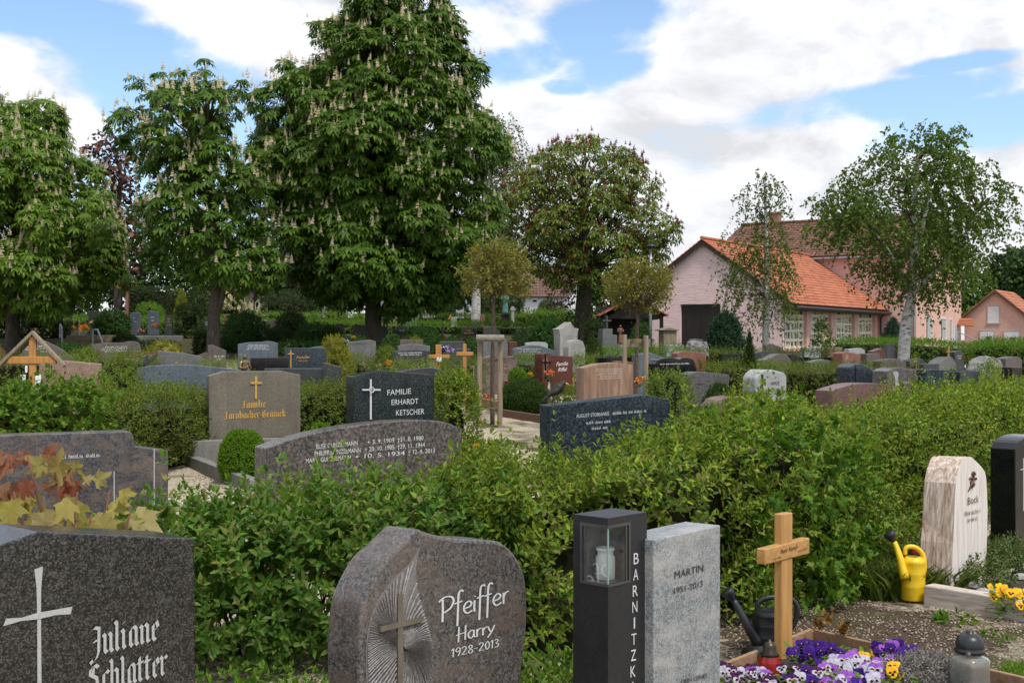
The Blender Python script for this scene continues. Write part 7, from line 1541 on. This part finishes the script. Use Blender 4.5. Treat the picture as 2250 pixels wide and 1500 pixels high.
def watering_can(label,mat,rosem,px,Y,rad,zt,spout,rose,handle,sx=1.0,z0=0,ribs=True):
    x=X(px,Y); r=empty('watering_can',(x,Y,z0),label,'watering can')
    prof=[(rad*.93,0),(rad*.97,.008),(rad,zt*.30),(rad*1.015,zt*.32),(rad,zt*.34),(rad,zt*.60),(rad*1.015,zt*.62),(rad,zt*.64),(rad*.98,zt*.86),(rad*1.01,zt*.88),(rad*.92,zt*.94),(rad*.66,zt),(rad*.42,zt*1.0),(rad*.40,zt*.95),(rad*.02,zt*.93)]
    mb=MB(); mb.lathe(prof,(x,Y,z0),28,sy=sx,ang=.4); mb.build('body',mat,r,smooth=True)
    sp=spline([P(a,b,Y+dy) for a,b,dy,_ in spout],4); rr=np.interp(np.linspace(0,1,len(sp)),np.linspace(0,1,len(spout)),[q[3] for q in spout]); mb=MB(); mb.tube(sp,[float(v) for v in rr],12); mb.build('spout',mat,r,smooth=True)
    a,b=P(rose[0],rose[1],Y+rose[4]),P(rose[2],rose[3],Y+rose[4]); d=(b-a); mb=MB(); mb.tube([a,a+d*.25,a+d*.55,a+d*.9,b],[.013,.017,.03,.04,.037],16); mb.build('rose',rosem,r,smooth=True)
    hp_=spline([P(a,b,Y) for a,b in handle],5); mb=MB(); mb.tube(hp_,[.015]*len(hp_),10); mb.build('handle',mat,r,smooth=True)
watering_can('yellow plastic watering can with a black rose left of the white grained stone',yelplas,blkplas,2006,8.1,.075,.272,[(1988,1270,-.06,.030),(1979,1232,-.04,.024),(1972,1208,-.02,.019),(1965,1190,0,.016)],(1966,1192,1953,1170,0),[(1988,1218),(1990,1204),(2003,1200),(2018,1206),(2029,1222),(2031,1250),(2026,1270),(2019,1278)],z0=.012)
watering_can('black plastic watering can behind the wooden cross and planter',blkplas,blkplas,1694,6.85,.098,.205,[(1668,1415,-.05,.034),(1645,1378,-.04,.026),(1627,1345,-.02,.02),(1612,1318,0,.017)],(1613,1320,1596,1296,0),[(1664,1345),(1666,1325),(1682,1314),(1710,1311),(1738,1315),(1751,1332),(1749,1358),(1736,1382)],z0=.006)
c=Vector((X(1640,6.5),6.5,.055)); mb=MB(); ax=Vector((.55,-.8,.12)).normalized(); mb.tube([c+ax*.16,c+ax*.159,c,c-ax*.001,c+ax*.14],[.052,.056,.04,.03,.049],18,cap=True); o=mb.build('tipped_pot',blkplas,None,smooth=True); tag(o,'black plastic grave pot tipped on its side behind the planter board','pot')
# sack behind the yellow can
bg_=MB(); cx_,cy_=X(2043,8.35),8.42; rings=[]
for i,(z,w_,d_) in enumerate(((0,.10,.05),(.06,.115,.06),(.16,.11,.055),(.25,.10,.04),(.295,.085,.018))):
    for j in range(14):
        a=2*math.pi*j/14; k=1+.08*math.sin(a*3+i*1.7); rings.append((cx_+math.cos(a)*w_*k,cy_+math.sin(a)*d_*k,z))
bg_.add(rings,[[i*14+j,i*14+(j+1)%14,(i+1)*14+(j+1)%14,(i+1)*14+j] for i in range(4) for j in range(14)]+[list(range(56,70))],0)
for k,f in enumerate(bg_.f): 
    if 42<=k<56 : bg_.m[k]=1
o=bg_.build('soil_sack',[blkplas,plain('red_sack_print',(.4,.03,.03),.4,var=.6,scale=25)],None,smooth=True); tag(o,'black and red plastic sack squeezed between the yellow can and the white grained stone','sack')
# bed with yellow pansies at the right
for i,(px,py,lab) in enumerate(((2204,1294,'yellow pansies at the left of the right hand bed'),(2222,1302,'yellow pansies in the middle of the right hand bed'),(2243,1298,'yellow pansies at the right edge of the right hand bed'))):
    pansy(lab,px,py,('gold','yellow'),7,z=.17,z0=.03,size=.026,spread=.09,group='yellow pansies in the right hand bed',seed=40+i)
mb=MB(); q=[(2.66,8.12),(3.6,7.0),(4.6,7.6),(3.6,9.0)]; mb.prism([Vector((x,y,.045)) for x,y in q],Vector((0,0,-.1))); o=mb.build('flower_bed',soilm,None); tag(o,kind='structure')
def plant(label,px,py,z,w,h,mat,T,leaf,n,cat='plant',K=3,L=.1,name='plant',up=.7,z0=None,core=False,**k):
    Y=(EYE-z)*F/(py-CY); return bush(label,X(px,Y),Y,w,h,mat,leaf=leaf,n=n,K=K,L=L,T=T,cat=cat,name=name,up=up,z0=z,core=core,**k)
plant('fleshy upright sedum clump right of the white grained stone',2190,1262,.04,.34,.16,L_sedum,LEAF,.035,190,K=4,L=.1,up=1.5,seed=121)
plant('second sedum clump at the right edge beside the black stone',2238,1256,.04,.30,.17,L_sedum,LEAF,.035,160,K=4,L=.1,up=1.5,seed=122)
plant('low leafy plant with white pebbles at the foot of the white grained stone',2160,1292,.03,.26,.11,L_sedum,LEAF,.04,110,seed=123)
for i,(px,py,s_) in enumerate(((2146,1287,.07),(2160,1298,.05),(2180,1296,.045),(2243,1268,.06))):
    Y=(EYE-.06)*F/(py-CY); mb=MB(); mb.lathe([(s_*.3,0),(s_*.8,s_*.25),(s_*.7,s_*.6),(s_*.3,s_*.8),(.001,s_*.82)],(X(px,Y),Y,.04),9,sx=1.2); o=mb.build('white_stone',whites,None); tag(o,('egg sized white stone nearest the white grained gravestone','white stone under the low leafy plant','small white stone left of the yellow pansies','pale stone at the right edge beside the sedum')[i],'stone')
plant('grey dry cushion plant in front of the clear glass lantern',2040,1510,.05,.25,.13,L_grey,SLIM,.03,900,K=2,L=.04,seed=124,up=.3)
plant('second grey dry cushion at the edge of the pansy bed',1985,1512,.05,.2,.11,L_grey,SLIM,.03,600,K=2,L=.04,seed=125,up=.3)
plant('bright yellow green moss cushion in the bottom right corner',2238,1512,0,.16,.09,L_box,SLIM,.025,500,K=1,L=.03,seed=126)
plant('broad leaved plantain weed on the gravel below the white kerb',2100,1372,0,.16,.05,L_hedgf,LEAF,.085,12,K=1,L=.02,up=.2,seed=127)
plant('small weed on the gravel right of the plantain',2178,1404,0,.07,.04,L_hedgf,LEAF,.04,9,K=1,L=.02,seed=128)
plant('small weed behind the clear lantern lid',2206,1418,0,.07,.04,L_hedgf,LEAF,.04,9,K=1,L=.02,seed=129)
plant('maple seedling with pale lobed leaves behind the wooden cross',1778,1320,.02,.26,.26,L_maple,MAPLE,.11,16,K=1,L=.05,seed=130)
plant('dried curled brown leaves on the corner of the planter',1822,1392,.1,.14,.08,L_brown,MAPLE,.06,8,K=1,L=.03,cat='dead leaves',name='dried_leaf',seed=131)
# ---------------------------------------------------------------- maple sapling with red and golden leaves, left
r=empty('red_maple_sapling',(X(150,4.55),4.55,0),'young maple with large golden and red leaves behind the dark speckled stone','sapling')
gold=[(40,1120,.125,200),(95,1100,.135,170),(165,1075,.12,215),(215,1110,.115,150),(285,1110,.13,110),(265,1060,.09,60),(200,1030,.085,20),(130,1020,.12,350),(90,1010,.1,10),(65,1060,.12,240),(20,1070,.11,160),(180,1130,.1,180),(240,1150,.1,140),(300,1145,.085,90),(120,1150,.1,200),(10,1130,.1,210),(155,1000,.07,20),(245,1080,.08,80)]
red=[(15,1010,.085,300),(35,990,.09,20),(60,1030,.08,200),(105,985,.07,30),(140,1010,.075,100),(150,1040,.07,190),(25,1040,.08,240),(70,985,.065,0),(5,985,.07,330),(115,1040,.06,160)]
for (nm,ls,mt) in (('golden_foliage',gold,L_mgold),('red_foliage',red,L_mred)):
    pos=[];ds=[];ns=[];sc=[]
    for (px,py,s_,ang) in ls:
        for rep in range(3):
            a=R(ang+random.uniform(-25,25)); Yq=4.55+random.uniform(-.14,.16)+rep*.1
            p=P(px+random.uniform(-8,8)*(1+rep),py+26+random.uniform(-8,8),Yq); pos.append(p); ds.append((math.sin(a),random.uniform(-.5,.1),math.cos(a)*.7-.35)); ns.append((random.uniform(-.4,.4),-.75,.65+random.uniform(-.25,.3))); sc.append(s_*random.uniform(.68,.98)*(1.05-.17*rep))
    V,Fc=inst(MAPLE,np.array([tuple(p) for p in pos]),np.array(ds),np.array(ns),np.array(sc)); link(nm,npmesh(nm,V,Fc),mt,r)
mb=MB()
for (px,py) in ((120,1020),(60,1000),(170,1080),(240,1080),(30,1080),(200,1130),(290,1110),(95,1090)):
    b0=Vector((X(150+random.uniform(-40,40),4.6),4.6+random.uniform(-.05,.1),0)); e=P(px,py,4.55); m=b0.lerp(e,.6); m.x=b0.x*.6+e.x*.4; mb.tube(spline([b0,m,e],4),[.007]*4+[.005]*4+[.003],6)
mb.build('stem',stemrd,r,smooth=True)
# ---------------------------------------------------------------- steps, kerbs, planters, posts
ss=empty('stone_steps',(X(178,38.5),38.5,1.4),'three pale stone steps leading up to the terrace at the left','steps')
for i in range(3):
    z0_=Z(758-8.7*i,38.3+.35*i); mb=MB(); xa,xb=X(127,38.3),X(228,38.3); mb.box(((xa+xb)/2,38.3+.35*i+.5,z0_+.06-.15),(xb-xa,1.0,.30)); mb.build('step',tan,ss,bevel=.015)
for (px,lab) in ((137,'left steel handrail of the stone steps'),(205,'right steel handrail of the stone steps')):
    mb=MB(); b0=Vector((X(px,38.2),38.2,1.3)); t0=P(px-1,722 if px<200 else 725,38.2); t1=P(px-5 if px<200 else px+15,712 if px<200 else 726,39.4) if px<200 else P(px+10,724,38.0); mb.tube([b0,t0],.03,8); mb.tube([t0,t1],.03,8)
    if px>200: mb.tube([P(214,724,38.0),P(226,754,37.2)],.028,8)
    else: mb.tube([t1,Vector((t1.x,t1.y,1.75))],.03,8)
    o=mb.build('handrail',galv,None); tag(o,lab,'handrail')
mb=MB(); mb.box((X(342,39),39,Z(745,39)-.2),(X(401,39)-X(284,39),.3,.62)); o=mb.build('terrace_wall',concret,None,bevel=.02); tag(o,'low grey concrete terrace wall below the slate blue stones','wall')
mb=MB(); mb.box((X(342,39.6),39.6,Z(736,39.6)-.1),(X(398,39)-X(288,39),.2,.24)); o=mb.build('bed_edging',black,None,bevel=.01); tag(o,'black polished bed edging on top of the terrace wall','grave kerb')
mb=MB(); mb.box((X(172,41),41.0,Z(728,41)-.1),(X(205,41)-X(140,41),.5,.22)); o=mb.build('grave_kerb',midgr,None,bevel=.01); tag(o,'grey kerb of the yellow flower bed at the head of the steps','grave kerb')
kerb('long concrete kerb running toward the viewer from the washed concrete stone',[(X(409,15.7),15.55),(X(568,13.4),13.25)],.13,.12,concret)
kerb('cross kerb in front of the washed concrete stone plinth',[(X(409,15.7)+.06,15.5),(X(430,16.1),16.1)],.12,.1,concret)
kerb('brown wooden edging of the bed left of the blackbird',[(X(1102,20.5),20.5),(X(1190,19.8),19.8)],.12,.06,plain('brown_edging',(.12,.065,.04),.8))
kerb('orange wooden edging of the bed behind the stakes',[(X(1028,22),22),(X(1098,21.2),21.2)],.15,.05,woodpln)
for i,(px,lab) in enumerate(((1064,'red grave candle behind the stakes, left one of two'),(1074,'red grave candle behind the stakes, right one of two'))): grave_candle(lab,px,864,879,22.4,.04,plain('bright_red_candle_%d'%i,(.5,.03,.02),.3),redglass)
lp=empty('street_lamp',(X(1429,40),40,gz(X(1429,40),40)),'slim grey lamp post in front of the chapel gable','street lamp')
mb=MB(); b0=Vector((X(1429,40),40,gz(X(1429,40),40)-.1)); mb.tube([b0,P(1429,660,40),P(1430,545,40)],[.055,.045,.035],10); mb.build('pole',galv,lp,smooth=True)
mb=MB(); t_=P(1430,545,40); mb.lathe([(.05,0),(.17,.02),(.19,.06),(.1,.11),(.02,.14)],t_,14); mb.build('lamp_head',blkplas,lp,smooth=True)
S=Stone([(764,677)],57,0); o=wbox(S,'grave_plaque',papr,None,764,677,776,694,.1,0,0,gz(S.o.x,S.o.y)-.05); tag(o,'small white plaque stone with a dark emblem beside the yew dome','gravestone'); mb=MB(); mb.prism([S.w(*p,.004) for p in ((767,686),(767,682),(770,680),(772,683),(772,686))],S.n*-.005); mb.build('emblem',black,o)
S=Stone([(275,618)],56,0); o=wbox(S,'brick_post',terra,None,275,618,281,660,.2,0,0,gz(S.o.x,S.o.y)-.05); tag(o,'brick coloured square post beside the tall dark hedge block','post')
S=Stone([(984,697)],53,0); mb=MB(); mb.prism([S.w(*p) for p in ((984,701),(990,690),(992.5,691),(988,701))],S.back*.12); o=mb.build('leaning_board',woodor,None); tag(o,'leaning orange board on the upper lawn','board')
# ---------------------------------------------------------------- flowers
def bouquet(label,px,py,w,Y,cols,z_vase=None,vase=None,leafm=L_fir,n=9,name='flower_bouquet',dome=.7,cat='bouquet'):
    x=X(px,Y); zt_=Z(py,Y); s=w/F*Y; g=z_vase if z_vase is not None else gz(x,Y); r=empty(name,(x,Y,g),label,cat)
    zc=zt_-s*.45
    if vase:
        mb=MB(); hv=max(.06,zc-s*.35-g); mb.lathe([(s*.14,0),(s*.17,.01),(s*.10,hv*.5),(s*.2,hv)],(x,Y,g),14); mb.build('vase',vase,r,smooth=True)
    d=ellipsoid(60,-.5); V,Fc=inst(LEAF,np.array([x,Y,zc])+d*s*.32,d+np.array([0,0,-.2]),d+np.array([0,0,1.]),s*.34); link('foliage',npmesh('foliage',V,Fc),leafm,r)
    rr=random.Random(int(px*7+py))
    for i in range(n):
        a=i*2.4; ph=math.acos(1-dome*(i+.5)/n*1.15); c=Vector((x+math.cos(a)*math.sin(ph)*s*.42,Y+math.sin(a)*math.sin(ph)*s*.42,zc+math.cos(ph)*s*.42)); fr=s*.17; d=nrm(RNG.normal(size=(26,3))+np.array([0,-.3,.5])); V,Fc=inst(ROUND,np.array(c)+d*fr*.25,d,np.cross(d,rnd(26))+1e-3,fr*1.1*RNG.uniform(.6,1.1,26)); link('flower',npmesh('flower',V,Fc),cols[i%len(cols)],r)
bouquet('round bouquet of orange and pink roses in a slim vase before the red brown stone',1207,814,25,22.4,(K_orange,K_pink,K_orange),vase=glass,n=11)
bouquet('peach and cream bouquet behind the right stake',1412,828,32,16.9,(petal('peach_petal',(.75,.42,.2)),K_orange,petal('cream_petal',(.72,.62,.42))),n=10)
bouquet('bright yellow chrysanthemum ball at the head of the steps',207,705,22,40.6,(K_yellow,K_white),n=9)
bouquet('orange bedding flowers left of the yellow chrysanthemum',185,715,26,41,(K_orange,K_yellow),n=8)
bouquet('second clump of orange bedding flowers at the head of the steps',160,717,16,41,(K_orange,),n=5)
bouquet('red and white flowers in front of the slate blue terrace stones',312,723,18,39.6,(K_red,K_pink,K_white),n=7)
bouquet('orange copper flower clump beside the wavy slate stone',342,711,16,40.5,(K_orange,petal('rust_petal',(.4,.13,.05))),n=6)
bouquet('orange grave flowers in a bowl beside the brown grey terrace stone',591,726,14,39,(K_orange,K_yellow),n=6)
bouquet('golden flower ball in front of the big trunk',777,738,11,30,(K_yellow,K_orange),n=6)
bouquet('violet bedding flowers left of the golden flower ball',755,744,26,30,(K_violet,K_mag,K_white),n=8)
bouquet('red flowers at the foot of the slim grey cross',974,738,14,35,(K_red,),n=6)
bouquet('white and violet flowers behind the first orange cross',980,762,34,22.5,(K_white,K_lilac,K_white,K_violet),n=12)
bouquet('green and orange plant in a white pot left of the dark lettered stone',852,793,26,21.5,(K_orange,K_red),leafm=L_hedgf,n=4)
bouquet('magenta flowers between the box dome and the hebe cushion',1118,836,20,22.3,(K_mag,K_pink),n=7)
bouquet('orange bedding flowers in the bed behind the stakes',1044,858,26,22.6,(K_orange,K_red,K_yellow),n=8)
bouquet('yellow flowers right of the long arched coarse stone',1048,974,16,10.5,(K_yellow,),leafm=L_hedgf,n=5)
bouquet('dark red flowers in a black vase right of the small dark grey stone',2120,783,14,26,(K_red,),vase=black,n=6)
bouquet('yellow and cream flowers behind the round topped white stone',1165,818,14,23,(K_yellow,),leafm=L_yel,n=4)
bouquet('pale flowers on the grave right of the leaning dark vase',2142,790,26,26.5,(petal('cream_petal_b',(.7,.6,.4)),K_white),leafm=L_yel,n=8)
bouquet('yellow potted plant between the red brown stone and the sandstone',1270,826,22,22,(K_yellow,),leafm=L_yel,n=5)
# ---------------------------------------------------------------- grass, ground cover, pebbles
def grass(label,spots,n,hgt,mat=L_grass,w=.05,name='grass'):
    P_=[];D=[];S_=[]
    for (x,y,rx,ry,share) in spots:
        m=int(n*share); a=RNG.uniform(0,6.28,m); q=np.sqrt(RNG.random(m)); xx=x+q*np.cos(a)*rx; yy=y+q*np.sin(a)*ry; P_.append(np.stack([xx,yy,GZ(xx,yy)-.005],-1)); b=RNG.uniform(0,6.28,m); D.append(np.stack([np.cos(b)*.5,np.sin(b)*.5,np.ones(m)],-1)); S_.append(hgt*RNG.uniform(.4,1.3,m))
    p=np.concatenate(P_); d=nrm(np.concatenate(D)); s=np.concatenate(S_); n=len(p); side=nrm(np.cross(d,rnd(n)))*(s*w)[:,None]; bend=d*np.array([1,1,0])
    V=np.stack([p-side,p+side,p+d*(s*.55)[:,None]-side*.7,p+d*(s*.55)[:,None]+side*.7,p+d*(s*.85)[:,None]+bend*(s*.45)[:,None]],1).reshape(-1,3)
    f=np.array([[0,1,3],[0,3,2],[2,3,4]]); Fc=(f[None]+(np.arange(n)*5)[:,None,None]).reshape(-1,3); o=link(name,npmesh(name,V,Fc),mat); tag(o,kind='stuff')
grass('',[(2.5,8.7,.6,.6,.55),(2.9,9.3,.5,.5,.22),(2.2,8.5,.35,.3,.18),(.35,5.7,.4,.5,.08),(3.4,9.7,.4,.5,.08)],8000,.24)
grass('',[(-.9,5.6,.7,.5,.3),(-1.6,17,1.2,1.0,.2),(-2.4,14.5,.5,.5,.1),(.5,5.6,.35,.5,.2),(-.5,15.8,.5,.6,.1)],2200,.13)
for sp_,n_,sz,mt in (([(-.95,5.35,.75,.55,.5),(.4,5.75,.45,.5,.3),(-.35,5.9,.5,.3,.2)],520,.06,L_hedgf),([(-.55,16.2,.5,.5,.6),(-.15,14.2,.5,.5,.4)],380,.08,L_hedge)):
    Pq=[]
    for (x,y,rx,ry,sh_) in sp_:
        m=int(n_*sh_); a=RNG.uniform(0,6.28,m); q=np.sqrt(RNG.random(m)); xx=x+q*np.cos(a)*rx; yy=y+q*np.sin(a)*ry; Pq.append(np.stack([xx,yy,GZ(xx,yy)+.01],-1))
    b=np.concatenate(Pq); V,Fc=shoots(b,np.array([0,0,1.])+rnd(len(b),.6),.16,3,sz); o=link('ground_cover',npmesh('ground_cover',V,Fc),mt); tag(o,kind='stuff')
pm,nt,b_,_=newmat('gravel_pebble'); g_=nt.nodes.new('ShaderNodeNewGeometry'); nt.links.new(ramp(nt,g_.outputs['Random Per Island'],[(.1,(.11,.075,.05)),(.4,(.22,.165,.115)),(.7,(.34,.265,.19)),(.95,(.46,.39,.31))]).outputs[0],b_.inputs['Base Color']); b_.inputs['Roughness'].default_value=.8
PEB=(np.array([[1,0,0],[-1,0,0],[0,1,0],[0,-1,0],[0,0,.7],[0,0,-.7],[.62,.62,.3],[-.62,.62,.3],[.62,-.62,.3],[-.62,-.62,.3]],float)*.5,np.array([[4,0,6],[4,6,2],[4,2,7],[4,7,1],[4,1,9],[4,9,3],[4,3,8],[4,8,0],[5,6,0],[5,2,6],[5,7,2],[5,1,7],[5,9,1],[5,3,9],[5,8,3],[5,0,8]]))
Pq=[];Sq=[]
for (x0,x1,y0,y1,n_,s0,s1) in ((1.0,4.0,5.2,8.9,26000,.006,.019),(-1.9,.2,5.0,7.6,7000,.008,.02),(-3.6,-1.9,12.2,16,2600,.014,.03)):
    xx=RNG.uniform(x0,x1,n_); yy=RNG.uniform(y0,y1,n_)
    keep=np.array([not(-.02<((x-Apt.x)*(-dB.y)+(y-Apt.y)*dB.x)/1.15<1.05 and -.05<(x-Apt.x)*dB.x+(y-Apt.y)*dB.y<1.6) for x,y in zip(xx,yy)])
    dens=.5+.5*np.sin(xx*2.3+1.2*np.sin(yy*2.9))*np.sin(yy*3.1+xx); keep&=RNG.random(n_)<(.3+.7*dens); xx,yy=xx[keep],yy[keep]; Pq.append(np.stack([xx,yy,GZ(xx,yy)+.012*np.sin(xx*3.1+yy*1.7)*np.sin(yy*2.3-xx)+.006*np.sin(xx*9+1)*np.sin(yy*8)+.002],-1)); Sq.append(RNG.uniform(s0,s1,len(xx)))
p=np.concatenate(Pq); V,Fc=inst(PEB,p,RNG.normal(size=p.shape)*np.array([1,1,.25]),np.array([0,0,1.])+rnd(len(p),.3),np.concatenate(Sq)); o=link('gravel',npmesh('gravel',V,Fc),pm); tag(o,kind='stuff')
